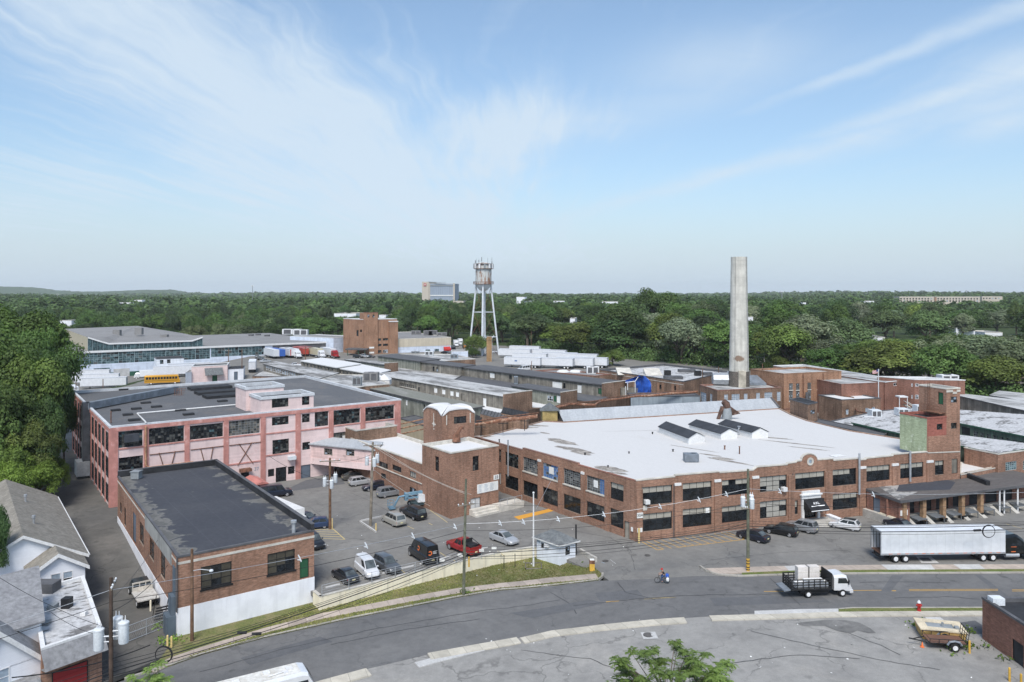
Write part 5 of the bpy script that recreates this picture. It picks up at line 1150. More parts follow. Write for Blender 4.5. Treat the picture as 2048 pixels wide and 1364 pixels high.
shed('long_shed','white-roofed shed with grey weathered wall behind the silver roofs',(602.4,722.5),(673.5,736),(721,728.5),9.2,4,'wood','rwhite2','copingw',None,0,.3,{0:[(k,k+4,725.5+(k-602)*.19,733+(k-602)*.19,2,2,'old')for k in range(606,668,7)]},D_=(644,716.5))
shed('long_shed','second white-roofed shed continuing towards the brown roof unit',(674,737),(748,750),(780,741.5),8.7,4,'wood','rwhite2','copingw',None,0,.3,{0:[(k,k+4,740.5+(k-674)*.18,746+(k-674)*.18,2,2,'old')for k in range(678,744,7)]},D_=(721,729.5))
shed('long_shed','small silver-roofed shed with a brick gable before the parked cars',(690.7,720),(769.5,730.5),(794.5,728.5),9.0,4,'woodg','rsilver','copingd','brickold',0,.3,{},endup=.7)
building('silver_roof_building','low brick building with silver roof and air unit in front of the tan hall','building',[P(883,722,9.2),P(951,717.8,9.2),P(905,708,9.2),P(794,707.5,9.2)],4,9.2,'brickold','rsilver','stone',.12,.3,.05)
unit(*Z4(808,480),9.2,3.4,2.2,1.7,'grey air unit on the silver roof before the tan hall');unit(*Z4(1150,520),9.2,3,2.2,1.5,'pale green air unit near the corner of the silver roof','greymetal')
unit(*Z4(620,452),9.2,3.4,1.6,.8,'low flat air unit on the far silver roof','frameg');unit(*Z4(1990,870),6.4,1.2,1.2,2.4,'slim vent box on the dark shed roof','greymetal')
def mill():
 z=11.0;a,b=P(100,706,z),P(666,682.9,z);a,b=V2(a),V2(b);d=(b-a).normalized();n=Vector((d.y,-d.x,0));L=(b-a).length
 root=thing('glass_walled_mill','long grey-roofed mill with bands of teal glazing above white walls','factory',((a+b)/2))
 bk=-n*95;W0=Wall(a,b,-1,z,1);u=lambda x:W0.px(x,700)[0]
 segs=[(0,u(420),5.6,10.3),(u(422),u(530),6.2,10.3)]
 W0.ops=[s for s in segs];m=MB();W0.faces(m,0,.05)
 Wall(b,b+bk,-1,z,1).faces(m);Wall(a+bk,a,-1,z,1).faces(m);Wall(b+bk,a+bk,-1,z,1).faces(m);wpart(m,'wall',M['bluewhite'],root)
 for u0,u1,z0,z1 in segs:
  k0=int((u1-u0)/6)
  for k in range(k0):
   window(W0,root,(u0+(u1-u0)*k/k0,u0+(u1-u0)*(k+1)/k0,z0,z1),4,5 if z0<6 else 3,'teal')
 q=MB();W0.bx(q,-.5,L+.2,z-.65,z+.15,-.2,.35);wpart(q,'fascia',M['copingw'],root)
 q=MB();W0.bx(q,u(545),L,7.0,z-.7,-.2,.04);wpart(q,'painted_dock_shade',M['copingd'],root)  # dark band paints in the shade of the dock recess under the fascia
 q=MB();W0.bx(q,u(181),u(530),-1,3.4 if False else 1.9,-.1,.05);wpart(q,'base',M['greentrim'],root)
 q=MB();q.poly([p+UZ*(z+.05)for p in(a,b,b+bk,a+bk)]);wpart(q,'roof',M['rmid'],root)
 q=MB()
 for k in range(int(L/9)):pass
 for x,y,w_,st in((230,749,16,'dgrey'),):
  u0,zt=W0.px(x-3,738);q=MB();W0.bx(q,u0,u0+6,0,zt,.02,.12);wpart(q,'door',M['doorlt'],root)
 for x in(187,202):u0=u(x);window(W0,root,(u0,u0+3.2,2.2,4.0),3,2,dict(STY['teal'],rev=-.08))
 f0=[(175.7,675),(194.7,681),(218,687.6),(384,681.7),(405,674.7)]
 W1=Wall(a-n*2.5,b-n*2.5,z,18,1);pr=[W1.px(*q)for q in f0];m=MB();g=MB();fr=MB()
 for(u0,z0),(u1,z1)in zip(pr,pr[1:]):
  g.quad(W1.pt(u0,z),W1.pt(u1,z),W1.pt(u1,z1),W1.pt(u0,z0),0)
  k0=max(1,int((u1-u0)/1.6))
  for k in range(k0+1):uu=u0+(u1-u0)*k/k0;W1.bx(fr,uu-.05,uu+.05,z,z0+(z1-z0)*k/k0-.05,.0,.08,0)
  fr.add([W1.pt(u0,z0-.3,.4),W1.pt(u1,z1-.3,.4),W1.pt(u1,z1+.3,.4),W1.pt(u0,z0+.3,.4),W1.pt(u0,z0+.3,-.2),W1.pt(u1,z1+.3,-.2)],[[0,1,2,3],[3,2,5,4]],1)
  for zz in(.45,):pass
 wpart(g,'clerestory',M['teal'],root);wpart(fr,'clerestory_frame',[M['frameteal'],M['copingw']],root)
 top=[W1.pt(*q)for q in pr];bk_=[PD(129,657.6,395),PD(274.5,651.7,400),PD(363,666,372)]
 r=MB();r.add(top+bk_,[[0,1,5],[1,2,6],[2,3,6],[3,4,7],[3,7,6],[1,6,5]]if False else[[0,1,5],[1,6,5],[1,2,6],[2,3,6],[3,7,6],[3,4,7]]);wpart(r,'upper_roof',M['rmid'],root)
 s=MB();s.quad(top[0],bk_[0],V2(bk_[0])+UZ*z,V2(top[0])+UZ*z);s.quad(top[4],bk_[2],V2(bk_[2])+UZ*z,V2(top[4])+UZ*z);wpart(s,'side_wall',M['tan'],root)
 for x,y in((232,664),(276,660),(327,673.5)):c=PD(x,y,345);q=MB();q.box(c.x-1.6,c.x+1.6,c.y,c.y+2,c.z-2.2,c.z+1);wpart(q,'roof_vent',M['rmid'],root)
 for x,y in((501,672),(515,671),(533,673),(640,671)):c=P(x,y,z);q=MB();q.box(c.x-1.2,c.x+1.2,c.y,c.y+2,z,z+.9);wpart(q,'roof_hatch',M['copingd'],root)
 c0,c1=V2(PD(313,752,296)),V2(PD(368,750,301));dd=(c1-c0);bk2=Vector((-dd.y,dd.x,0)).normalized()*10
 building('office_annex','small white block with dark roof and two windows before the teal glazing','building',[c0,c1,c1+bk2,c0+bk2],-1,CH-(718-HY)*296/F,'whiteblk','rblack','copingd',.2,.3,.15,{0:[(320,327,720,728,2,2,'pink'),(334,341,719,727,2,2,'pink')]})
 c=PD(323,716,299);unit_=MB()
mill()
a,b=V2(P(667,709,5)),V2(P(718,704,5));dd=Vector((-(b-a).y,(b-a).x,0)).normalized()
building('white_block','plain white block between the trailer dock and the brick stair tower','building',[a,b,b+dd*30,a+dd*30],0,13.0,'bluewhite','rmid','copingw',.2,.3,.1)
a,b=V2(P(697,712,5)),V2(P(729,711,5));c_=thing('entrance_canopy','flat dark canopy on posts before the brick stair tower','canopy',(a.x+5,a.y,5));q=MB();q.box(a.x,b.x+3,a.y-7,a.y+1,8.3,8.9);wpart(q,'roof',M['copingd'],c_)
for x in(a.x+1,a.x+6,b.x+2):q=MB();q.tube([(x,a.y-6.5,4.8),(x,a.y-6.5,8.3)],.15,6);wpart(q,'post',M['greentrim'],c_)
def stair_tower():
 D=352;a,m_,b=PD(708,715,D+6),PD(726.5,717,D),PD(794,712,D+9);a.z=m_.z=b.z=0
 pts=[m_,b,b+(a-m_)*2.2,a+(a-m_)*1.2]
 zt=CH-(639-HY)*D/F
 w={0:[(755,762,677,681.5,2,2,'pink'),(766,776,676.5,681,3,2,'pink'),(755,763,688,692.5,2,2,'pink'),(766,776,687.5,692,3,2,'pink'),(755,763,700.5,706,2,2,'pink'),(766,776,699.5,706,3,2,'white'),(785,788.5,676.5,681,1,2,'small'),(785,788.5,700,705,1,2,'small')],3:[(720,724,659,664,1,2,'small'),(713,717,660,672,1,1,'small')]}
 root,W_,p=building('brick_stair_tower','tall orange brick building with raised stair tower above the long sheds','tower',pts,2,zt,'brick2','rmid','copingw',.5,.4,.1,w)
 w0=W_[0];u0,u1=.0,w0.px(754.5,650)[0];z2=CH-(626-HY)*D/F
 q=[w0.pt(u0+.1,0,.9),w0.pt(u1,0,.9),w0.pt(u1,0,-5),w0.pt(u0+.1,0,-5)];m=MB();T=[Wall(q[i],q[(i+1)%4],2,z2,1)for i in range(4)];td=[]
 for t,o in((0,(735,739,629,635)),(0,(745,749,629,635))):op=T[t].rect(*o);T[t].ops.append(op);td.append((T[t],op))
 for t in T:t.faces(m)
 m.poly([v+UZ*(z2-.3)for v in q],1);wpart(m,'stair_shaft',[M['brick2'],M['rmid']],root)
 for t,op in td:window(t,root,op,2,2,'small')
 m=MB();T[0].bx(m,0,T[0].L,z2,z2+.3,-.3,.08);wpart(m,'coping',M['brick3'],root)
 u0=w0.px(777,650)[0];m=MB();w0.bx(m,u0,w0.L,2,CH-(645-HY)*D/F,.0,1.2);wpart(m,'bay',M['brick2'],root);m=MB();w0.bx(m,u0-.1,w0.L+.1,CH-(645-HY)*D/F,CH-(643-HY)*D/F,-.1,1.4);wpart(m,'bay_coping',M['copingw'],root)
 for x,y in((742,695),(742,705)):u,z=w0.px(x,y);m=MB();w0.bx(m,u-1.2,u+1.2,z-.4,z+.4,.9,.96);wpart(m,'sign',M['paper'],root)
stair_tower()
a,b=V2(P(776,710,5)),V2(P(902,705,5));dd=Vector((-(b-a).y,(b-a).x,0)).normalized()
zt=12.6
hall=building('tan_hall','long hall with tan upper wall, pale blue lower wall and red awning','building',[a,b,b+dd*60,a+dd*60],0,zt,'bluewhite','rmid','stone',.2,.3,.1,{0:[(851,860,699,704.5,3,2,'teal'),(869,878,698,704,3,2,'teal'),(877,881,683,687,1,1,'small')]},rev=.1)
q=MB();hall[1][0].bx(q,-.03,hall[1][0].L+.03,8.6,zt-.05,-.1,.05);wpart(q,'upper_wall',M['beige'],hall[0])
u0,u1=hall[1][0].px(887,695)[0],hall[1][0].px(900,695)[0];q=MB();W_=hall[1][0];q.add([W_.pt(u0,8.0,.1),W_.pt(u1,8.0,.1),W_.pt(u1,6.9,1.5),W_.pt(u0,6.9,1.5),W_.pt(u1,6.2,1.5),W_.pt(u0,6.2,1.5),W_.pt(u0,6.2,.1),W_.pt(u1,6.2,.1)],[[0,1,2,3],[3,2,4,5],[0,3,5,6],[1,2,4,7]]);wpart(q,'awning',M['red'],hall[0])
for k,(x,y,sx,sy,h,l)in enumerate(((832,668,5,3,1.8,'small roof unit nearest the brick stair tower'),(858,669.5,5.5,3,2.2,'first of two big roof units on the tan hall'),(866,669.5,4.5,3,2.4,'second of two big roof units on the tan hall'),(884,671,5,3,1.6,'roof unit at the far corner of the tan hall'))):
 unit(x,y,zt,sx,sy,h,l,'rmid')
r=unit(585,668.5,11.05,11,3,3.0,'first long pale unit on the mill roof','framew');r=unit(602,670,11.05,8,3,3.0,'second long pale unit on the mill roof','framew')
a=PG(903,712);q=MB()
building('site_cabin','white site cabin at the foot of the water tower','cabin',[V2(PD(903,712,330)),V2(PD(936,712,330)),V2(PD(936,712,338)),V2(PD(903,712,338))],4,CH-(702.5-HY)*330/F,'bluewhite','rmid','copingw',.1,.2,.05)
def cen():
 z=9.0;L_,F_,R_,K_=P(1199,739,z),P(1367,763.2,z),P(1458,742.5,z),P(1328,727.8,z)
 w={0:[(1318,1323,769,778,1,2,'small'),(1348.5,1353,771,780,1,2,'small')]}
 root,W_,p=building('brick_hall','flat brick hall with weathered silver roof before the trees','building',[L_,F_,R_,K_],2,z,'brickold','rmottle','copingd',.6,.35,.08,w)
 q=MB();W_[0].bx(q,0,W_[0].L,8.0,8.15,-.02,.04);wpart(q,'band',M['stone'],root)
 for x,y in((1321,774),(1350,776)):
  for s in(-1,1):u,zz=W_[0].px(x+s*4.5,y);q=MB();W_[0].bx(q,u-.5,u+.5,zz-1.3,zz+1.3,-.02,.03);wpart(q,'patch',M['brick2'],root)
 for x0,x1,y,lb in((850,965,1050,'stone'),(1075,1205,1055,'stone')):
  a,b=P(*Z10(x0,y+15),z),P(*Z10(x1,y+15),z);q=MB();d=V2(b-a);bk=Vector((-d.y,d.x,0)).normalized()*6
  q.add([V2(a)+UZ*8.42,V2(b)+UZ*8.42,V2(b)+bk+UZ*10.2,V2(a)+bk+UZ*10.2,V2(b)+bk+UZ*8.42,V2(a)+bk+UZ*8.42],[[0,1,2,3],[3,2,4,5],[1,4,2],[0,5,3]]);wpart(q,'skylight',[M['stone']],root)
 for x0,x1,y in((1340,1470,1045),(1225,1370,1100),(1535,1610,1070)):
  a,b=P(*Z10(x0,y),z),P(*Z10(x1,y),z);q=MB();q.obox(V2(a),V2(b-a).normalized(),Vector((0,1,0)),0,(b-a).length,0,3,8.38,9.3);wpart(q,'roof_curb',M['copingd'],root)
 for x,y in((1248,1085),(1490,1088)):a=P(*Z10(x,y),8.4);q=MB();q.box(a.x-1,a.x+1,a.y,a.y+1.6,8.35,10);wpart(q,'vent',M['black'],root)
 root,W_,p=building('brick_shed','low brick shed with grey roof and two white domes near the parked trailers','building',[P(1069,741.5,8),P(1190,752,8),P(1223,748.5,8),P(1110,738.5,8)],3,8,'brickold','rmid','brick3',.3,.3,.1)
 for x,y in((1126,744),(1151,744)):c=P(x,y,7.7);q=MB();q.lathe([(2.2,7.65),(2.1,8.0),(1.4,8.35),(0,8.5)],14,(c.x,c.y,0));wpart(q,'dome',M['copingw'],root)
 unit(1185,747,7.7,4,2.4,2.4,'boxy white roof unit on the low brick shed','framew')
 z=9.5;F_,R_,L_=P(1434.8,781,z),P(1563.7,775,z),P(1399.6,769.5,z)
 w={0:[(1448.5,1456,789,806,3,4,'bg'),(1463.5,1479,788.5,806,4,4,'bg'),(1488,1495,787.5,805,3,4,'bg'),(1512.5,1520,786,803,3,4,'bg'),(1529,1544.5,785,803,4,4,'bg'),(1554,1561,784,802,3,4,'bg')],3:[(1401,1412.5,783,803,3,4,'bg'),(1420,1424.5,787,806,2,4,'bg')]}
 root,W_,p=building('boiler_house','brick boiler house with blue-grey windows before the tall chimney','building',[F_,R_,R_+(L_-F_),L_],1,z,'brickold','rsilver','brick3',.35,.3,.1,w)
 c=P(1443,768,z);q=MB();q.tube([(c.x-2.5,c.y,10.9),(c.x+2.3,c.y-.4,10.9)],[1.7,1.9],8);wpart(q,'roof_ventilator',M['steel'],root)
 q=MB();q.box(c.x+2.0,c.x+2.5,c.y-2.2,c.y+1.4,9.2,12.9);wpart(q,'ventilator_hood',M['framew'],root)
 c=P(1503,766.5,z);q=MB();q.hexa([(c.x-3,c.y-2,9.2),(c.x+3.4,c.y-2.4,9.2),(c.x+3.4,c.y+2,9.2),(c.x-3,c.y+2,9.2)],[(c.x-3,c.y-2,9.8),(c.x+3.4,c.y-2.4,9.8),(c.x+2.2,c.y+2,11.6),(c.x-3,c.y+2,11.6)]);wpart(q,'roof_hatch',M['duct'],root)
 z=13.0;F_,R_,L_=P(1567.6,747.5,z),P(1682.8,742.2,z),P(1501,738,z)
 pr=((1578,1585.7,767,802.5),(1592,1599,767,802.5),(1615,1622,765.5,802),(1634,1642,765,801.5),(1657,1664,763.5,799),(1670.5,1677,763,798.6));w={0:[]}
 for x0,x1,yt,yb in pr:ym=yt+(yb-yt)*.4;w[0]+=[(x0,x1,yt,ym-.8,3,5,'tall'),(x0,x1,ym+.8,yb,3,7,'tall')]
 w[0]+=[(1656.5,1663.5,814,830,2,3,'bg'),(1669,1676,813,829,2,3,'bg')]
 root,W_,p=building('power_house','tall orange brick power house with pairs of narrow two-part windows','building',[F_,R_,R_+(L_-F_)*1.0,L_],1,z,'brick2','rsilver','brick2',.5,.35,.06,w)
 for x in(1606,1646):u=W_[0].px(x,760)[0];q=MB();W_[0].bx(q,u-.12,u+.12,2,12.6,-.02,.16);wpart(q,'downpipe',M['rust'],root)
 q=MB();W_[0].bx(q,-.04,W_[0].L+.04,3.3,3.6,-.05,.06);wpart(q,'band',M['brick3'],root)
 for x in(1609,1649):u=W_[0].px(x,800)[0];q=MB();q.tube([W_[0].pt(u,1,1.0),W_[0].pt(u,CH-(784-HY)*205/F,1.0)],.45,8);wpart(q,'flue',M['copingd'],root)
 a=V2(P(1580,826,7.9));b_=V2(P(1616,837.5,7.9));c=V2(P(1635,833,7.9));
 building('brick_head_house','small brick head-house with black roof at the far edge of the white roof','building',[b_,c,c+(a-b_),a],7,11.0,'brickold','rblack','copingd',.1,.15,.06,{0:[(1621,1630,821,829,2,2,'small')]})
 z=8.0;a,b=P(1684,799.5,z),P(1761,796.2,z);bk=Vector((-.25,1,0))*9
 building('tan_brick_extension','tan brick extension with clean white roof and rusty pipe beside the power house','building',[V2(a),V2(b),V2(b)+bk,V2(a)+bk],1,z,'brickold','rwhite2','copingd',.2,.2,.06,{0:[(1692,1697,819,829,1,2,'bg'),(1731,1737,816,827,1,2,'bg'),(1744,1750,814.5,826,1,2,'bg')]})
 q=MB();q.tube([PD(1686,791.5,196),PD(1706,795,194),PD(1711,801,192),PD(1711,818,190),PD(1716,823,186),PD(1742,827.5,178)],.22,8);tag(q.build('rusty_pipe',M['rust']),'rusty pipe dropping across the tan brick extension to the silver roof','pipe','rusty insulated steam pipes')
 a,b=V2(P(1757,791,7)),V2(P(1807,788,7));building('white_annex','small white annex with black roof beside the dark red brick block','building',[a,b,b+bk,a+bk],1,7,'whiteblk','rblack','copingw',.15,.2,.08,{0:[(1775,1780,804,810,1,1,'small'),(1790,1795,805,810,1,1,'small')]})
 z=11;a,b=P(1683,768.5,z),P(1770,765,z);building('grey_roof_hall','brick hall with pale grey roof right behind the tan extension','building',[V2(a),V2(b),V2(b)+Vector((-6,32,0)),V2(a)+Vector((-6,32,0))],1,z,'brick3','rsilver','brick3',.2,.3,.06)
 z=11.2;a,b=P(1770,764,z),P(1808,760.5,z);building('brick_link','brick link block with a pale panel beside the dark red brick block','building',[V2(a),V2(b),V2(b)+Vector((-10,45,0)),V2(a)+Vector((-14,45,0))],1,z,'brick3','rsilver','copingw',.2,.3,.06,{0:[(1787,1799,766,772,3,1,'white')]})
 z=12.0;K=P(1828.7,758.8,z);L2=P(1807,757,z);R2=P(1930,760.2,z)
 root,W_,p=building('dark_brick_block','two storey dark red brick block with white windows before the trees','building',[K,R2,R2+V2(L2-K)*3.5,K+V2(L2-K)*3.5],1,z,'brick3','rsilver','copingw',.4,.35,.1,{0:[(1830.5,1837,767,773,2,2,'white'),(1830.5,1837,789.5,798,2,2,'white')],3:[(1822.5,1825.5,767,773,1,2,'white'),(1822.5,1825.5,790,797,1,2,'white')]})
 unit(1895,757.5,z-.4,4.5,3,1.1,'broad pale roof unit on the dark red brick block','framew')
 c=PD(1806,818,190);s=thing('porch_stair','pale wooden porch stair against the dark red brick block','stair',(c.x,c.y,1))
 for o_ in(0,1.6):q=MB();q.tube([(c.x+1,c.y+o_,6.4),(c.x+6.5,c.y+o_-1,2.6)],.16,4);q.tube([(c.x+1,c.y+o_,7.4),(c.x+6.5,c.y+o_-1,3.6)],.09,4);wpart(q,'stringer',M['stone'],s)
 q=MB()
 for k in range(9):f=k/8;q.box(c.x+1+5.5*f-.25,c.x+1+5.5*f+.25,c.y-f,c.y+1.6-f,6.4-3.8*f,6.5-3.8*f)
 wpart(q,'step',M['wood'],s)
 q=MB();q.box(c.x-1,c.x+1.2,c.y-.2,c.y+2,8.4,8.7);wpart(q,'porch_roof',M['copingw'],s)
 for x in(c.x-.9,c.x+1.1):q=MB();q.tube([(x,c.y,2),(x,c.y,8.4)],.1,5);wpart(q,'post',M['framew'],s)
cen()
def rsheds():
 def rs(label,A,B,C,D_,z,wm,wins={},rm='rmottle',fm='greentrim',em=None,zb=0):
  return shed('long_shed',label,A,B,C,z,zb,wm,rm,fm,em,0,.3,{0:wins}if wins else{},D_=D_)
 rs('silver-roofed shed with green eaves right behind the green painted wall',(1706,847),(1812,871),(1862,842),(1732,836),7.4,'woodgrn')
 building('silver_roof_building','broad low silver roof with vents behind the white-roofed factory','building',[P(1645,846,6.6),P(1712,862,6.6),P(1870,850,6.6),P(1856,812,6.6),P(1752,822,6.6)],0,6.6,'brickold','rmottle','copingd',.15,.2,.05)
 building('low_shed','narrow dark lean-to roof along the far edge of the white roof','shed',[P(1618,841,7.0),P(1762,872,7.0),P(1775,866,7.0),P(1640,838,7.0)],0,7.0,'brickold','rshed','copingd',.1,.15,.05,group='long factory sheds')
 for x,y,sx,h,l in((1749,834,2.2,1.7,'pale sheet-metal vent housing beside the rusty pipe'),(1803,830,2.4,1.6,'tapered pale vent housing near the green wall'),(1836,824,1.6,1.7,'white vent box in a rusty frame behind the green wall')):
  unit(x,y,6.5,sx,2.2,h,l,'can','vent housings on the silver roof',False)
 unit(1738,837,6.5,2.2,1.4,.5,'low white hatch on the silver roof','framew','vent housings on the silver roof',False)
 rs('uppermost long silver-roofed shed behind the brick tower',(1905,790),(2070,827),(2090,808),(1931,790),8.0,'wood',[],'rsilver','copingd')
 rs('silver-roofed shed with green end at the edge of the trees',(1981,792),(2100,812),(2120,796),(2000,783.5),8.0,'woodgrn',[],'rsilver','copingd')
 rs('broad silver-roofed shed with green eaves and boarded windows beyond the tower',(1880,840),(2075,879),(2100,835),(1921,822),7.6,'woodgrn',[(1923,1940,853,868,1,1,'dblack')]+[(1946+k*13,1956+k*13,861+k*2.9,876+k*2.9,3,3,'old')for k in range(8)],'rmottle','greentrim')
 rs('silver-roofed shed with blue-grey door and brick front beyond the tower',(1890,886),(1995.7,909),(2080,893),(1921,873),7.2,'woodgrn',[(1947.5,1961,908,929,1,1,'bg')],'rmottle','greentrim')
 a,b=V2(P(1996,908,7.4)),V2(P(2075,897,7.4));dd=Vector((-(b-a).y,(b-a).x,0)).normalized()
 building('brick_workshop','brick workshop front with blue-grey glass-block windows beside the dock roof','building',[a,b,b+dd*6,a+dd*6],0,7.4,'brick','rmid','stone',.1,.2,.05,{0:[(2011,2033,925,942,5,4,'teal'),(2046,2070,922,940,5,4,'teal')]})
 building('low_shed','low clean white roof tucked between the tower and the silver sheds','shed',[P(1921,949,4.9),P(1990,935,4.9),P(1960,921,4.9),P(1921,921,4.9)],0,4.6,'brick','rwhite2','stone',.1,.2,.05,group='long factory sheds')
 building('brick_parapet_wall','low brick wall above the dock canopy beside the white low roof','wall',[P(1922,952,4.7),P(1997,937,4.7),P(1998,934,4.7),P(1922,949,4.7)],3,4.95,'brick','brick','stone',.1,.05,.05)
rsheds()
def house1():
 e0=P(168,1105.8,4.5);e0=V2(e0);ax=-E2;w=6.0;L=31
 f=e0;b=e0+E2*L;rt=thing('shingled_house','long house with brown shingle roof and white gables beside the alley','house',(e0.x-4,e0.y+12,-1.5))
 zr,ze=7.6,4.4
 fl,bl=f-E1*2*w,b-E1*2*w
 walls=[(f,b),(b,bl),(bl,fl),(fl,f)];m=MB()
 for p,q in walls:Wall(p,q,-1.6,ze,1).faces(m)
 for p,q in((fl,f),(b,bl)):
  c=(p+q)/2;m.add([p+UZ*ze,q+UZ*ze,c+UZ*zr],[[0,1,2]])
 wpart(m,'wall',M['siding'],rt)
 r=MB();ov=.45;rf,rb=(f+fl)/2-E2*ov,(b+bl)/2+E2*ov
 for s,g0,g1 in((1,f,b),(-1,fl,bl)):
  a,c=g0+E1*ov*s-E2*ov,g1+E1*ov*s+E2*ov;dz=(zr-ze)/w*ov
  q=[a+UZ*(ze-dz),c+UZ*(ze-dz),rb+UZ*zr,rf+UZ*zr]
  r.hexa([v+UZ*.02 for v in q],[v+UZ*.2 for v in q])
 o=wpart(r,'roof',M['shingle'],rt)
 q=MB()
 for s,g in((1,f),(-1,fl)):
  a=g+E1*ov*s-E2*(ov+.02);q.hexa([a+UZ*(ze-.35),rf-E2*.02+UZ*(zr-.12),rf-E2*.06+UZ*(zr-.12),a-E2*.05+UZ*(ze-.35)],[a+UZ*(ze+.02),rf-E2*.02+UZ*(zr+.22),rf-E2*.06+UZ*(zr+.22),a-E2*.05+UZ*(ze+.02)])
 wpart(q,'bargeboard',M['copingw'],rt)
 for t in(.25,.62):c=(rf+(rb-rf)*t)+E1*1.6;q=MB();q.tube([c+UZ*6.2,c+UZ*7.7],.12,8);q.lathe([(.2,7.6),(.2,7.9),(0,7.95)],10,(c.x,c.y,0));sub(q,'vent_pipe',M['steel'],o,rt)
 q=MB();q.tube([f+E1*(ov+.1)+UZ*(ze-.2),b+E1*(ov+.1)+UZ*(ze-.2)],.1,6);wpart(q,'gutter',M['copingw'],rt)
 c0=f-E1*5.6-E2*3.6;c1=f-E1*.35-E2*3.6;bk=E2*4.2;W0=Wall(c0,c1,-1.5,4.3,1);m=MB();ops=[(1.9,2.9,2.4,3.9),(3.05,4.05,2.4,3.9)];W0.ops=ops;W0.faces(m,0,.05)
 Wall(c1,c1+bk,-1.5,4.3,1).faces(m);Wall(c0+bk,c0,-1.5,4.3,1).faces(m);mid=(c0+c1)/2;m.add([c0+UZ*4.3,c1+UZ*4.3,mid+UZ*5.9],[[0,1,2]]);o=wpart(m,'front_gable',M['siding'],rt)
 for op in ops:window(W0,rt,op,1,2,dict(STY['white'],rev=.02))
 g=MB()
 for s,p in((-1,c0),(1,c1)):
  a=p+E1*.35*s-E2*.4;q=[a+UZ*4.05,mid-E2*.4+UZ*5.95,mid+bk+UZ*5.95,p+E1*.35*s+bk+UZ*4.05];g.hexa(q,[v+UZ*.18 for v in q])
 sub(g,'gable_roof',M['shingle'],o,rt)
 g=MB()
 for s,p in((-1,c0),(1,c1)):
  a=p+E1*.4*s-E2*.43;m0=mid-E2*.43;g.hexa([a+UZ*3.8,m0+UZ*5.75,m0-E2*.05+UZ*5.75,a-E2*.05+UZ*3.8],[a+UZ*4.2,m0+UZ*6.15,m0-E2*.05+UZ*6.15,a-E2*.05+UZ*4.2])
 sub(g,'bargeboard',M['copingw'],o,rt)
house1()
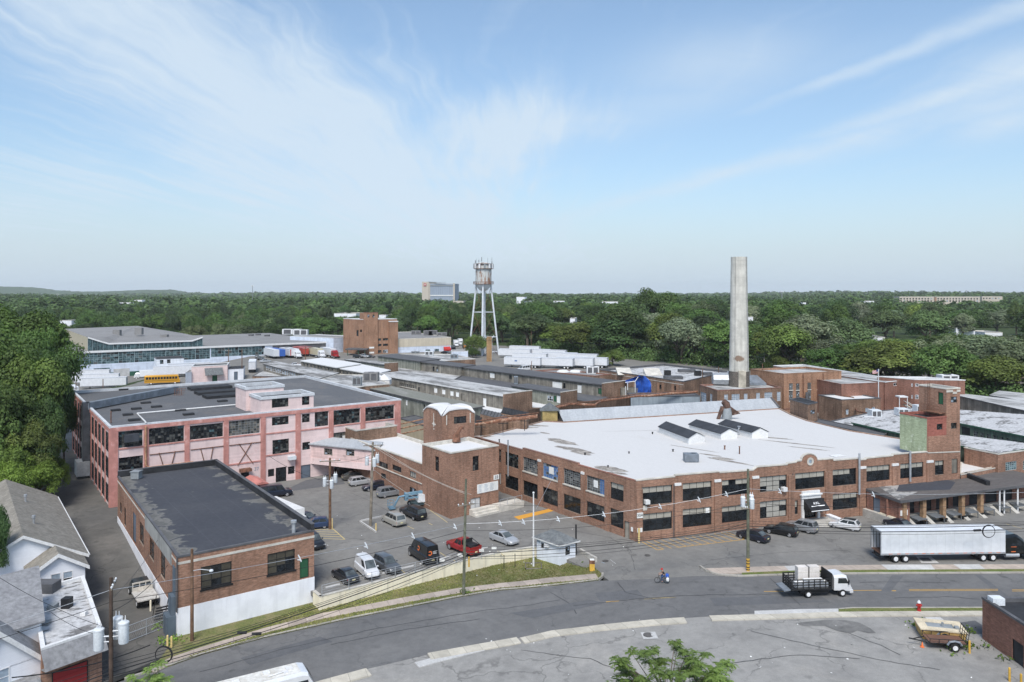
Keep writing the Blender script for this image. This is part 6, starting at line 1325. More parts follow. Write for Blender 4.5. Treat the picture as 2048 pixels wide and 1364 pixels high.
def house2():
 z=3.6;rf,rb=V2(P(204,1257,z)),V2(P(167,1152,z));lf=V2(P(83,1298,z));e1=(rf-lf).normalized();e2=(rb-rf)
 wd=(rf-lf).length
 pts=[lf,rf,rb,rb-e1*wd]
 root,W_,p=building('flat_roofed_garage','flat weathered grey roof garage with shingle mansard and red roller door','garage',pts,-2,z,'brick','rmottle','copingw',.25,.3,.08,{0:[]})
 w0=W_[0];q=MB();a,b=-.1,w0.L+.1
 q.quad(w0.pt(a,z-.1,.05),w0.pt(b,z-.1,.05),w0.pt(b,z-1.7,1.1),w0.pt(a,z-1.7,1.1));q.quad(w0.pt(a,z-1.7,1.1),w0.pt(b,z-1.7,1.1),w0.pt(b,z-1.8,.0),w0.pt(a,z-1.8,.0));q.add([w0.pt(b,z-.1,.05),w0.pt(b,z-1.7,1.1),w0.pt(b,z-1.8,0)],[[0,1,2]]);wpart(q,'mansard',M['shingleg'],root);q=MB();a=-11.0;b=-.12;q.quad(w0.pt(a,1.1,.1),w0.pt(b,1.1,.1),w0.pt(b,-.4,1.1),w0.pt(a,-.4,1.1));q.quad(w0.pt(a,-.4,1.1),w0.pt(b,-.4,1.1),w0.pt(b,-.5,.0),w0.pt(a,-.5,.0));q.quad(w0.pt(a,1.1,.1),w0.pt(b,1.1,.1),w0.pt(b,1.1,-1.6),w0.pt(a,1.1,-1.6));wpart(q,'lower_mansard',M['shingleg'],root)
 q=MB();w0.bx(q,-11,-.05,-2.2,-.45,-.4,.0);wpart(q,'shop_wall',M['brick'],root)
 for u0,m_,lb in((w0.L-4.3,'dred','red roller door'),(w0.L-10.0,'dgreen','dark green roller door')):
  w0.ops.append((u0,u0+3.0,-1.9,.9));window(w0,root,(u0,u0+3.0,-1.9,1.2),1,1,dict(STY[m_],rev=-.1),lb)
 for px_,py_,sx,sy,h,mt in((93,1182,2.2,1.6,1.0,'copingd'),(134,1215,.8,.8,1.0,'black'),(106,1218,.7,.9,.5,'frameg'),(168,1230,.5,.5,.35,'copingw'),(91,1249,.8,.6,.3,'frameg')):
  c=P(px_,py_,z-.25);q=MB();q.box(c.x-sx/2,c.x+sx/2,c.y-sy/2,c.y+sy/2,z-.3,z-.25+h);wpart(q,'roof_unit',M[mt],root)
 n=e2.normalized();K=V2(P(81,1240,4.7));rt=thing('gabled_house','white sided house with broad pale grey shingle roof and front gable at the lower corner','house',(K.x-3,K.y+3,-2));wv=11.0
 pts=[K-e1*wv,K,K+n*8.5,K-e1*wv+n*8.5];m=MB()
 for i in range(4):Wall(pts[i],pts[(i+1)%4],-2,4.6,1).faces(m)
 m.add([pts[1]+UZ*4.6,pts[2]+UZ*4.6,pts[2]+UZ*6.9],[[0,1,2]]);m.quad(pts[2]+UZ*4.6,pts[3]+UZ*4.6,pts[3]+UZ*6.9,pts[2]+UZ*6.9);wpart(m,'wall',M['siding'],rt)
 g=MB();q=[pts[0]-n*.5+UZ*4.55,K+e1*.35-n*.5+UZ*4.55,pts[2]+e1*.35+UZ*6.95,pts[3]+UZ*6.95];g.hexa(q,[v+UZ*.18 for v in q]);wpart(g,'roof',M['shingleg'],rt)
 f1=K-e1*.1-n*2.6;f0=f1-e1*6.4;W0=Wall(f0,f1,-2,2.4,1);L7=W0.L;mid=(f0+f1)/2;ops=[(L7*.5-1.9,L7*.5-.75,.9,2.5),(L7*.5-.4,L7*.5+.75,.9,2.5)];W0.ops=ops;m=MB();W0.faces(m,0,.05);m.add([f0+UZ*2.4,f1+UZ*2.4,mid+UZ*5.6],[[0,1,2]]);Wall(f1,f1+n*2.7,-2,2.6,1).faces(m);o=wpart(m,'front_gable',M['siding'],rt)
 for op in ops:window(W0,rt,op,1,2,dict(STY['white'],rev=.02))
 g=MB();h=MB()
 for s_,p in((-1,f0),(1,f1)):
  a=p+e1*.45*s_-n*.35+UZ*2.0;q=[a,mid-n*.35+UZ*5.7,mid+n*2.6+UZ*5.7,p+e1*.45*s_+n*2.6+UZ*2.0];g.hexa(q,[v+UZ*.16 for v in q])
  a=p+e1*.5*s_-n*.38;m0=mid-n*.38;h.hexa([a+UZ*1.65,m0+UZ*5.4,m0-n*.06+UZ*5.4,a-n*.06+UZ*1.65],[a+UZ*2.15,m0+UZ*5.93,m0-n*.06+UZ*5.93,a-n*.06+UZ*2.15])
 sub(g,'gable_roof',M['shingleg'],o,rt);sub(h,'bargeboard',M['copingw'],o,rt)
house2()
root,W_,p=building('brick_garage','low brick garage with black roof at the south edge of the road','garage',[(47.7,63.5),(74,62),(74,75.4),(47.6,75.9)],-.3,4.1,'brick3','rblack','copingd',.3,.3,.1,{3:[(2024,2047,1276,1345,1,1,'dblack')]})
q=MB();c=P(1982,1199,4.2);q.box(c.x-.3,c.x+.9,c.y-.8,c.y+.1,3.9,4.6);wpart(q,'roof_vent',M['can'],root)
def gate():
 c=on(1119.5,1126,hs);c=V2(c);zb=zs(c.x)-.1;zt=zb+2.95
 l=V2(P(1073.5,1074,zt));r=V2(P(1151,1081.5,zt));c2=V2(P(1119.3,1089.5,zt))
 pts=[c2,r,r+(l-c2),l]
 rt=thing('gatehouse','small white gatehouse with hipped grey roof at the yard entrance','gatehouse',(c2.x,c2.y+3,zb))
 W_=[Wall(pts[i],pts[(i+1)%4],zb-.4,zt,1)for i in range(4)];m=MB();td=[]
 for e,q,nx,nz in((0,(1130.8,1139.7,1094,1110.7),2,2),(3,(1082.5,1087.5,1084.5,1095),2,3)):op=W_[e].rect(*q);W_[e].ops.append(op);td.append((W_[e],op,nx,nz))
 for t in W_:t.faces(m,0,.06)
 wpart(m,'wall',M['whiteblk'],rt)
 for t,op,nx,nz in td:window(t,rt,op,nx,nz,dict(STY['small'],rev=.05))
 o=inset(pts,-.4);ctr=sum(pts,Vector())/4;d=(pts[0]-pts[3]).normalized();h=max(.2,((pts[0]-pts[3]).length-(pts[1]-pts[0]).length)/2);k0,k1=ctr+d*h+UZ*(zt+1.15),ctr-d*h+UZ*(zt+1.15)
 g=MB();q=[v+UZ*(zt+.02)for v in o];g.add(q+[k0,k1],[[0,1,4],[1,2,5,4],[2,3,5],[3,0,4,5],[3,2,1,0]])
 wpart(g,'roof',M['shingled'],rt)
 q=MB();ou=inset(pts,-.43)
 for i in range(4):j=(i+1)%4;q.quad(ou[i]+UZ*(zt-.12),ou[j]+UZ*(zt-.12),ou[j]+UZ*(zt+.05),ou[i]+UZ*(zt+.05))
 wpart(q,'fascia',M['copingw'],rt)
 u,z=W_[3].px(1095.5,1090);q=MB();W_[3].bx(q,u-.35,u+.35,z-.25,z+.25,-.1,.3);wpart(q,'air_conditioner',M['framew'],rt)
 u,z=W_[3].px(1077.5,1080);q=MB();W_[3].bx(q,u-.3,u+.3,z-.3,z+.2,.01,.04);wpart(q,'number_plate',M['bluegrey'],rt)
gate()
def rwall():
 pts=[V2(P(626.5,1184.5,.05))]+[V2(p)for p in wl];rt=thing('retaining_wall','cream retaining wall along the lawn below the parking lot','wall',(pts[1].x,pts[1].y,-1.5))
 m=MB();c=MB()
 for a,b in zip(pts,pts[1:]):
  W_=Wall(a,b,-1.9,.12,1);W_.bx(m,-.1,W_.L+.02,-1.9,.12,-.3,0);W_.bx(c,-.1,W_.L+.02,.12,.2,-.34,.04)
  k=3.1
  while k<W_.L:W_.bx(m,k-.04,k+.04,-1.9,.11,-.05,.035);k+=1.55
 wpart(m,'wall',M['cream'],rt);wpart(c,'coping',M['stone'],rt)
 fr=thing('chain_link_fence','chain-link fence along the top of the cream retaining wall','fence',(pts[1].x,pts[1].y,.2));P2=[P(643,1194,.2),P(697,1180,.2),P(743,1167,.2),P(790,1155,.2),P(830,1146,.2),P(874,1135.5,.2),P(912,1127,.2)]
 for p in P2:q=MB();q.tube([p+Vector((0,.2,0)),p+Vector((0,.2,1.3))],.04,6);wpart(q,'post',M['steel'],fr)
 for z in(.15,.45,.75,1.0,1.25):
  q=MB()
  for a,b in zip(P2,P2[1:]):q.tube([a+Vector((0,.2,z)),b+Vector((0,.2,z))],.012 if z<1.2 else.025,4)
  wpart(q,'rail' if z>1.2 else 'mesh_wire',M['steel'],fr)
 for k,(x,y,l)in enumerate(((884,1128,'first'),(920,1118,'second'),(963,1108,'third'),(988,1103,'fourth'))):
  p=P(x,y,.55);q=MB();q.box(-.32,.32,-.02,.02,-.17,.17);o=q.build('parking_sign',M['paper']);o.location=p+Vector((0,.1,.45));tag(o,l+' small white sign from the brick block along the retaining wall','sign','small white signs on the retaining wall')
  q=MB();q.tube([(0,0.02,-.2),(0,.02,-1.15)],.03,5);q.build('post',M['steel'],o)
 for k in range(9):
  f=(k+.5)/9;a=P(655+k*38,1181-k*9.6,0);q=MB();q.hexa([(-.9,-.09,0),(.9,-.09,0),(.9,.09,0),(-.9,.09,0)],[(-.88,-.05,.13),(.88,-.05,.13),(.88,.05,.13),(-.88,.05,.13)]);o=q.build('wheel_stop',M['conlight']);o.location=a+Vector((.3,1.3,.01));o.rotation_euler=(0,0,math.atan2(.32,.95)+.28);tag(o,'concrete wheel stop along the cream retaining wall','wheel stop','concrete wheel stops')
rwall()
a,b=on(1158,1112,hs),on(1190,1128,hs);q=MB();W_=Wall(V2(a),V2(b),-1.2,.4,1);W_.bx(q,0,W_.L,a.z-.3,a.z+1.0,-.35,0);tag(q.build('concrete_stub_wall',M['concrete']),'short concrete wall between the gatehouse and the yellow post','wall')
CACHE={}
def hdg(v):return math.atan2(v[1],v[0])
CT={'sedan':dict(W=.9,st=[(-2.36,.38,.82,.70),(-2.25,.28,.98,.82),(-1.9,.24,1.03,.89),(0,.22,.96,.91),(1.05,.22,.93,.91),(1.9,.24,.83,.87),(2.22,.28,.72,.80),(2.38,.34,.58,.66)],cab=(.93,1.46,-1.95,1.12,-1.05,.22),r=.33,wx=(-1.38,1.42)),'suv':dict(W=.93,st=[(-2.3,.42,.95,.74),(-2.2,.34,1.08,.86),(-1.8,.28,1.1,.92),(0,.27,1.07,.93),(1.05,.28,1.04,.93),(1.95,.3,.95,.89),(2.25,.36,.82,.80),(2.36,.42,.66,.66)],cab=(1.05,1.7,-2.22,1.08,-1.92,.25),r=.37,wx=(-1.35,1.4)),'wagon':dict(W=.92,st=[(-2.36,.4,.9,.74),(-2.26,.3,1.02,.86),(-1.8,.25,1.03,.91),(0,.24,1.0,.92),(1.05,.25,.97,.92),(2.0,.27,.88,.88),(2.3,.32,.74,.8),(2.42,.4,.6,.66)],cab=(.98,1.55,-2.26,1.1,-1.9,.2),r=.35,wx=(-1.42,1.45)),'minivan':dict(W=.97,st=[(-2.45,.42,.95,.78),(-2.36,.32,1.08,.9),(-1.9,.26,1.1,.96),(0,.25,1.06,.97),(1.3,.26,1.02,.97),(2.1,.28,.92,.92),(2.42,.34,.76,.82),(2.54,.42,.62,.66)],cab=(1.04,1.76,-2.38,1.55,-2.1,.55),r=.35,wx=(-1.45,1.55)),'hatch':dict(W=.88,st=[(-2.15,.4,.92,.72),(-2.06,.3,1.0,.83),(-1.7,.25,1.02,.88),(0,.24,.97,.89),(1.0,.24,.94,.89),(1.8,.26,.85,.85),(2.05,.3,.72,.78),(2.18,.36,.58,.64)],cab=(.95,1.5,-2.06,1.02,-1.6,.2),r=.33,wx=(-1.3,1.35)),'smallvan':dict(W=.9,st=[(-2.25,.42,1.1,.8),(-2.18,.34,1.2,.88),(-1.7,.28,1.2,.9),(0,.28,1.16,.9),(1.25,.28,1.1,.9),(1.95,.3,1.0,.86),(2.25,.36,.84,.78),(2.36,.42,.66,.64)],cab=(1.12,2.0,-2.22,1.5,-2.12,.62),r=.34,wx=(-1.45,1.45)),'bigvan':dict(W=1.02,st=[(-2.85,.5,1.2,.92),(-2.78,.4,1.3,1.0),(-2.0,.36,1.3,1.02),(0,.36,1.28,1.02),(1.7,.36,1.24,1.02),(2.35,.38,1.12,.98),(2.7,.42,.96,.88),(2.82,.5,.76,.72)],cab=(1.22,2.5,-2.8,2.05,-2.72,1.15),r=.37,wx=(-1.75,1.95)),'oldvan':dict(W=1.0,st=[(-2.7,.5,1.1,.9),(-2.62,.4,1.2,.98),(-1.8,.36,1.2,1.0),(0,.36,1.18,1.0),(1.5,.36,1.15,1.0),(2.4,.4,1.08,.96),(2.66,.45,.95,.9),(2.74,.5,.8,.84)],cab=(1.15,2.05,-2.64,1.55,-2.5,.95),r=.37,wx=(-1.7,1.75)),'fullsize':dict(W=1.0,st=[(-2.7,.5,1.05,.92),(-2.64,.42,1.14,.98),(-1.8,.4,1.15,1.0),(0,.4,1.13,1.0),(1.0,.4,1.12,1.0),(2.5,.42,1.08,.96),(2.68,.46,1.0,.92),(2.74,.5,.8,.88)],cab=(1.1,1.85,-2.62,.9,-2.45,.35),r=.4,wx=(-1.65,1.75)),'pickup':dict(W=.98,st=[(-2.85,.5,.95,.9),(-2.8,.42,1.12,.96),(-.7,.4,1.12,.98),(-.6,.4,1.1,.98),(1.1,.4,1.1,.98),(2.4,.42,1.05,.94),(2.72,.48,.94,.84),(2.82,.52,.78,.72)],cab=(1.08,1.85,-.75,1.15,-.55,.45),r=.42,wx=(-1.75,1.85)),}
def car_meshes(kind):
 if kind in CACHE:return CACHE[kind]
 c=CT[kind];out=[]
 b=MB();rings=[]
 for x,z0,z1,hw in c['st']:
  m=(z0+z1)/2
  rings.append([Vector(p)for p in((x,-hw*.9,z0),(x,-hw,z0+.1),(x,-hw*1.0,m+.08),(x,-hw*.97,z1-.09),(x,-hw*.86,z1),(x,0,z1+.025),(x,hw*.86,z1),(x,hw*.97,z1-.09),(x,hw*1.0,m+.08),(x,hw,z0+.1),(x,hw*.9,z0))])
 b.loft(rings)
 zb,zr,bx0,bx1,rx0,rx1=c['cab'];W=c['W'];wb,wr=W*.93,W*.74
 low=[(bx0,-wb*.94,zb),(bx1,-wb*.86,zb),(bx1,wb*.86,zb),(bx0,wb*.94,zb)];top=[(rx0,-wr,zr),(rx1,-wr*.97,zr),(rx1,wr*.97,zr),(rx0,wr,zr)]
 lo,hi=[Vector(p)for p in low],[Vector(p)for p in top]
 if kind=='pickup':
  pass
 n=6;crown=[]
 for i in range(n+1):
  f=i/n;x=rx0+(rx1-rx0)*f;z=zr+.05*math.sin(math.pi*min(1,max(0,f)));crown.append([Vector((x,-wr*.98,z-.03)),Vector((x,-wr*.6,z+.02)),Vector((x,wr*.6,z+.02)),Vector((x,wr*.98,z-.03))])
 b.hexa(lo,[p-UZ*.03 for p in hi])
 for r0,r1 in zip(crown,crown[1:]):
  for k in range(3):b.quad(r0[k],r0[k+1],r1[k+1],r1[k])
 b.quad(*crown[0]);b.quad(*crown[-1])
 if kind=='pickup':
  for y in(-.98,.90):b.box(-2.8,-.75,y,y+.08,1.0,1.36)
  b.box(-2.84,-2.76,-.9,.9,.95,1.36)
 out.append(('body',b.mesh('body',M['paint'],35),1))
 def pane(p00,p10,p11,p01,u0,u1,v0,v1,off,tilt=0.0):
  def q(u,v):return(p00*(1-u)+p10*u)*(1-v)+(p01*(1-u)+p11*u)*v
  nn=(p10-p00).cross(p01-p00).normalized()*off
  return[q(u0,v0)+nn,q(u1,v0)+nn,q(u1-tilt,v1)+nn,q(u0+tilt,v1)+nn]
 g=MB();g.poly(pane(lo[1],lo[2],hi[2],hi[1],.05,.95,.05,.93,.015));out.append(('windshield',g.mesh('windshield',M['shieldglass']),0))
 if kind not in('smallvan','bigvan'):
  g=MB();g.poly(pane(lo[3],lo[0],hi[0],hi[3],.08,.92,.12,.9,.015));out.append(('rear_window',g.mesh('rear_window',M['shieldglass']),0))
 spl={'smallvan':[(.66,.95)],'bigvan':[(.70,.97)],'pickup':[(.06,.46),(.52,.94)],'minivan':[(.04,.30),(.34,.60),(.64,.96)],'oldvan':[(.05,.32),(.36,.62),(.68,.95)],'fullsize':[(.05,.36),(.40,.64),(.68,.94)]}.get(kind,[(.06,.27),(.31,.57),(.61,.93)]if kind in('suv','wagon')else[(.12,.5),(.54,.9)])
 for s in(0,1):
  g=MB()
  for u0,u1 in spl:
   if s==0:g.poly(pane(lo[0],lo[1],hi[1],hi[0],u0,u1,.12,.88,.015))
   else:g.poly(pane(lo[2],lo[3],hi[3],hi[2],1-u1,1-u0,.12,.88,.015))
  out.append(('side_window',g.mesh('side_window',M['carglass'],fix=False),0))
 x0,x1=c['st'][0][0],c['st'][-1][0]
 for s in(-1,1):
  g=MB();sb,sf=c['st'][1],c['st'][-2]
  y=s*sb[3]*.80;zt=sb[2]-.12;th=.42 if kind in('suv','minivan','smallvan','bigvan','oldvan','fullsize')else.17
  g.box(sb[0]-.05,sb[0]+.14,y-.1,y+.13 if s>0 else y+.1,zt-th,zt);out.append(('taillight',g.mesh('taillight',M['redlite']),0))
  g=MB();y=s*sf[3]*.78;g.box(sf[0]-.25,sf[0]+.06,y-.16,y+.16,sf[2]-.2,sf[2]-.06);out.append(('headlight',g.mesh('headlight',M['lens']),0))
  g=MB();g.box(bx1-.35,bx1-.2,s*(W+.02)-.09,s*(W+.02)+.09,zb+.02,zb+.16);out.append(('mirror',g.mesh('mirror',M['paint']),1))
 g=MB();g.box(x0-.03,x0+.12,-.2,.2,.62,.76);out.append(('licence_plate',g.mesh('licence_plate',M['plate']),0))
 for x2,x3,k in((c['st'][1][0]-.06,c['st'][1][0]+.3,.8),(c['st'][-2][0]-.3,c['st'][-2][0]+.12,.76)):g=MB();g.box(x2,x3,-W*k,W*k,.3,.43);out.append(('bumper',g.mesh('bumper',M['black']),0))
 ty,rm=MB(),MB();ty.wheel((0,0,0),c['r'],.23);rm.disc((0,0,0),c['r']*.66,.245)
 out.append(('wheel',ty.mesh('tyre',M['rubber'],40),rm.mesh('rim',M['rim']),c['r'],c['wx'],W))
 CACHE[kind]=out;return out
def car(kind,loc,head,color,label,name='parked_car',cat='car',group='cars in the factory lots',rim=None):
 r=thing(name,label,cat,loc,hdg(head),group)
 for q in car_meshes(kind):
  if q[0]=='wheel':
   _,tm,rmm,rr,wx,W=q
   for x in wx:
    for s in(-1,1):
     o=link('wheel',tm,r);o.location=(x,s*(W-.13),rr);d=link('rim',rmm,o)
  else:link(q[0],q[1],r,color if q[2]else None)
 return r
e1,e2=(.798,.602),(-.602,.798)
def n(v):return(-v[0],-v[1])
BLK,DKG,GRY,SIL,WHT,NVY,BLU,RED,BEI,DRK=(.008,.008,.009),(.03,.031,.034),(.10,.105,.11),(.42,.43,.44),(.78,.78,.78),(.012,.018,.035),(.025,.05,.12),(.36,.018,.02),(.40,.385,.34),(.014,.015,.018)
car('sedan',P(690,1159),(-.62,.78),DKG,'black sedan nearest the brick block in the row above the retaining wall')
car('smallvan',P(734,1148),(.52,-.85),WHT,'white high-roofed cargo van between the black sedan and the grey SUV','cargo_van','van')
car('suv',P(774,1139),(.62,-.78),GRY,'dark grey SUV parked nose out beside the white cargo van')
cv=car('bigvan',P(846,1118),(-.55,.83),BLK,'large black panel van with orange emblem and white lettering','cargo_van','van')
t_=text('lettering','ACME',.01,(0,0,0),(1,0,0),(0,0,1),M['inkw'],cv)if False else None
def van_marks(r):
 q=MB()
 for k in range(14):
  a0,a1=.7+k*.36,.7+(k+1)*.36
  q.quad(*[Vector((-2.80,.40+rr_*math.cos(a),1.62+rr_*math.sin(a)))for rr_,a in((.16,a0),(.30,a0),(.30,a1),(.16,a1))])
  q.quad(*[Vector((-.5+rr_*math.cos(a),.985-.12*((1.75+rr_*math.sin(a))-1.22)/1.28*1.55,1.75+rr_*math.sin(a)))for rr_,a in((.16,a0),(.30,a0),(.30,a1),(.16,a1))])
 q.build('emblem',M['orange'],r,fix=False)
 q=MB()
 for k,(w_,z)in enumerate(((.75,1.76),(.6,1.62),(.7,1.48))):q.quad((-2.80,.0,z),(-2.80,-w_*.85,z),(-2.80,-w_*.85,z+.04),(-2.80,0,z+.04))
 q.build('lettering',M['inkw'],r,fix=False)
van_marks(cv)
pk=car('pickup',P(926,1103),(-.66,.75),RED,'bright red pickup truck with dark gear in its bed','pickup_truck','pickup truck')
q=MB();q.box(-2.5,-1.0,-.7,.7,1.05,1.5);q.box(-.98,-.85,-.85,.85,1.3,1.95);q.tube([(-.9,-.8,1.9),(-2.6,-.8,1.45)],.05,5);q.tube([(-.9,.8,1.9),(-2.6,.8,1.45)],.05,5);q.build('bed_gear',M['black'],pk)
q=MB();q.box(-.5,.3,-.45,.45,1.86,1.9);q.build('sunroof',M['carglass'],pk)
car('sedan',P(1008,1084),(.68,-.73),SIL,'silver sedan beside the flag pole at the end of the retaining wall')
car('minivan',P(787,1047),(-.62,.78),BEI,'beige silver minivan beside the pole with grey transformers')
car('fullsize',P(826,1034),(-.62,.78),DRK,'old black full-size SUV next to the beige minivan')
car('suv',P(780,992),(.83,.55),(.22,.235,.25),'grey SUV with nose against the brick wall beside the blue lift')
car('hatch',P(749,979),(-.86,-.5),NVY,'dark blue hatchback parked nose out behind the pole with transformers')
car('wagon',P(723,969),(.85,.53),SIL,'silver station wagon between the dark hatchback and the brown-grey sedan')
car('sedan',P(709,958.5),(.86,.5),(.09,.085,.075),'brown-grey sedan parked under the edge of the pink bridge')
car('suv',P(697,950),(.86,.5),BLK,'black SUV under the pink covered bridge')
car('suv',P(690,943),(.86,.5),DRK,'black car deepest under the pink covered bridge',)
car('sedan',P(722,943.5),(.86,.5),BLK,'low black car in the shade beside the bridge column')
car('oldvan',P(551,993),(.88,.46),NVY,'old navy passenger van beside the pink loading doors','passenger_van','van')
car('sedan',P(613,1044),(.88,-.45),NVY,'dark blue sedan behind the white truck cab',)
car('hatch',P(630,1056),(-.88,-.3),BLU,'bright blue hatchback beside the yellow hatched triangle')
car('suv',P(627,1092),(.6,-.8),DRK,'dark car almost hidden by the brick block corner')
car('sedan',P(1506,1079),(-.66,.75),(.012,.014,.025),'black-blue sedan with red lights beside the yellow hatched bay')
car('wagon',P(1562,1068),(-.80,.6),BLK,'long black wagon between the dark sedan and the grey crossover')
car('suv',P(1603,1061),(-.72,.70),(.28,.29,.3),'grey crossover before the black awning steps')
car('hatch',P(1690,1057),(-.78,.62),WHT,'white electric car with black glass roof before the brick factory')
wq=[o for o in COL.objects if o.get('label','').startswith('white electric')][0]
q=MB();q.box(-1.5,.12,-.5,.5,1.5,1.59);q.build('glass_roof',M['carglass'],wq)
car('sedan',P(1797,1056),(-.3,.95),NVY,'dark car in the shade of the dock canopy behind the trailer')
def trailer_parts(r,L=14.6,color=(.72,.73,.74),z0=1.15,H=4.05,open_=False,wheels=True,name='box'):
 hw=1.28;b=MB()
 if open_:
  t=.06
  b.box(-L/2,L/2,-hw,-hw+t,z0,H);b.box(-L/2,L/2,hw-t,hw,z0,H);b.box(-L/2,L/2,-hw+t,hw-t,H-t,H);b.box(L/2-t,L/2,-hw+t,hw-t,z0,H-t)
 else:b.box(-L/2,L/2,-hw,hw,z0,H)
 link(name,b.mesh(name,M['box']),r,color)
 if open_:
  b=MB();b.box(-L/2,L/2-.1,-hw+.06,hw-.06,z0,z0+.06);b.build('load_floor',M['planks'],r)
 b=MB();k=-L/2+1.2
 while k<L/2-.4:
  for s in(-1,1):b.box(k-.02,k+.02,s*hw-.012,s*hw+.012,z0+.15,H-.12)
  k+=1.22
 b.build('side_rib',M['box'],r,color=tuple(.9*x for x in color))
 b=MB()
 for s in(-1,1):b.box(-L/2,L/2,s*hw-.03,s*hw+.03,z0-.12,z0+.1);b.box(-L/2,L/2,s*hw-.02,s*hw+.02,H-.1,H+.015)
 for s in(-1,1):b.box(-L/2-.04,-L/2+.06,s*(hw-.05)-.06,s*(hw-.05)+.06,z0-.1,H)
 b.box(-L/2-.04,-L/2+.06,-hw,hw,H-.22,H+.01);b.build('rail',M['steel'],r)
 if not open_:
  b=MB();b.box(-L/2-.03,-L/2,-.02,.02,z0,H-.2)
  for y in(-.9,-.35,.35,.9):b.tube([(-L/2-.05,y,z0+.1),(-L/2-.05,y,H-.3)],.03,5)
  b.build('door_rod',M['steel'],r)
 b=MB();b.box(-L/2+.1,L/2-.4,-.5,.5,z0-.35,z0-.02);b.box(-L/2+.05,-L/2+.2,-1.1,1.1,.55,.68);b.box(-L/2+.08,-L/2+.16,-.7,-.6,.6,z0);b.box(-L/2+.08,-L/2+.16,.6,.7,.6,z0);b.build('chassis',M['black'],r)
 if wheels:
  if 'twheel' not in CACHE:
   a,d=MB(),MB();a.wheel((0,0,0),.5,.5,20);d.disc((0,0,0),.29,.51,16);CACHE['twheel']=(a.mesh('tyre',M['rubber'],40),d.mesh('rim',M['rimw']))
  tm,rmm=CACHE['twheel']
  for x in(-L/2+2.0,-L/2+3.3):
   for s in(-1,1):o=link('wheel',tm,r);o.location=(x,s*1.0,.5);link('rim',rmm,o)
 return r
def gear(r,L):
 b=MB()
 for s in(-.7,.7):b.box(L/2-3.0,L/2-2.85,s-.07,s+.07,.1,1.1);b.box(L/2-3.1,L/2-2.75,s-.16,s+.16,0,.1)
 b.build('landing_gear',M['black'],r)
def tractor_parts(r,color,x0=0.0,sleeper=True):
 b=MB();c0=x0+1.2
 rings=[(c0,1.0,3.3,1.2),(c0+1.8,1.0,3.5,1.22),(c0+2.2,1.0,3.35,1.2),(c0+3.0,1.0,2.75,1.15)]
 R_=[[Vector(p)for p in((x,-w,z0),(x,-w,z1-.35),(x,-w*.8,z1),(x,w*.8,z1),(x,w,z1-.35),(x,w,z0))]for x,z0,z1,w in rings]
 b.loft(R_);R2=[(c0+3.0,.8,1.75,.95),(c0+4.4,.8,1.55,.85),(c0+4.75,.85,1.3,.7)]
 b.loft([[Vector(p)for p in((x,-w,z0),(x,-w,z1-.2),(x,-w*.75,z1),(x,w*.75,z1),(x,w,z1-.2),(x,w,z0))]for x,z0,z1,w in R2])
 for s in(-1,1):b.box(c0+3.1,c0+4.5,s*.95-.22,s*.95+.22,.9,1.1)
 link('cab',b.mesh('cab',M['paint'],30),r,color)
 b=MB();b.quad((c0+2.28,-.95,3.12),(c0+2.28,.95,3.12),(c0+3.03,.9,2.2),(c0+3.03,-.9,2.2));o=b.build('windshield',M['shieldglass'],r,fix=False)
 for v in o.data.vertices:v.co+=Vector((.06,0,.06))
 for s in(-1,1):b=MB();b.quad((c0+1.9,s*1.235,2.05),(c0+2.75,s*1.2,2.05),(c0+2.5,s*1.215,2.75),(c0+1.95,s*1.23,2.8));b.build('side_window',M['carglass'],r,fix=False)
 b=MB();b.box(x0-1.9,c0+4.6,-.45,.45,.6,.95);b.box(c0+4.5,c0+4.95,-1.1,1.1,.4,.75);b.box(x0-1.4,x0+.9,-.5,.5,.95,1.12);b.build('chassis',M['black'],r)
 for s in(-1,1):b=MB();b.tube([(c0+.5,s*1.0,.75),(c0+2.3,s*1.0,.75)],.3,12);b.build('fuel_tank',M['steel'],r,smooth=40);b=MB();b.tube([(c0-.1,s*.95,1.0),(c0-.1,s*.95,3.9)],.09,8);b.build('exhaust_stack',M['steel'],r,smooth=40)
 for s in(-1,1):b=MB();b.box(c0+4.55,c0+4.75,s*.72-.14,s*.72+.14,1.0,1.2);b.build('headlight',M['lens'],r)
 if 'twheel' not in CACHE:return r
 tm,rmm=CACHE['twheel']
 for x in(x0-1.3,x0,c0+3.8):
  for s in(-1,1):o=link('wheel',tm,r);o.location=(x,s*1.0,.5);link('rim',rmm,o)
 return r
a,b_=P(1741,1124),P(2009,1121.5)
near=P(1762,1126.5,0);far_=P(2011,1123,0);d=(far_-near);d.z=0;Lt=d.length;d.normalize();nl=Vector((-d.y,d.x,0))
tl=thing('semi_trailer','long white semi-trailer with open rear doors beside the loading dock','trailer',near+d*Lt/2+nl*1.28,hdg(d));trailer_parts(tl,Lt,(.70,.72,.74),1.15,4.1,True)
b=MB()
for k in range(14):x=-Lt/2+1+k*1.1;b.box(x,x+.5,-1.315,-1.305,1.16,1.22)
b.build('reflector',M['orange'],tl)
b=MB()
for y in(-1.0,-.5,.0,.5,1.0):b.box(-Lt/2+.2,-Lt/2+3.8,1.17,1.19,1.3,3.9)if False else b.box(-Lt/2+.3+abs(y)*.8+(y>0)*.6,-Lt/2+.36+abs(y)*.8+(y>0)*.6,1.195,1.22,1.25,3.95)
b.build('logistic_post',M['copingd'],tl)
tt=thing('tractor_unit','black tractor unit coupled to the long white trailer','truck',near+d*(Lt-1.6)+nl*1.28,hdg(d));tractor_parts(tt,(.006,.009,.010))
b=MB();b.box(2.4,3.1,-1.235,-1.228,1.9,2.35);b.build('sleeper_window',M['carglass'],tt)
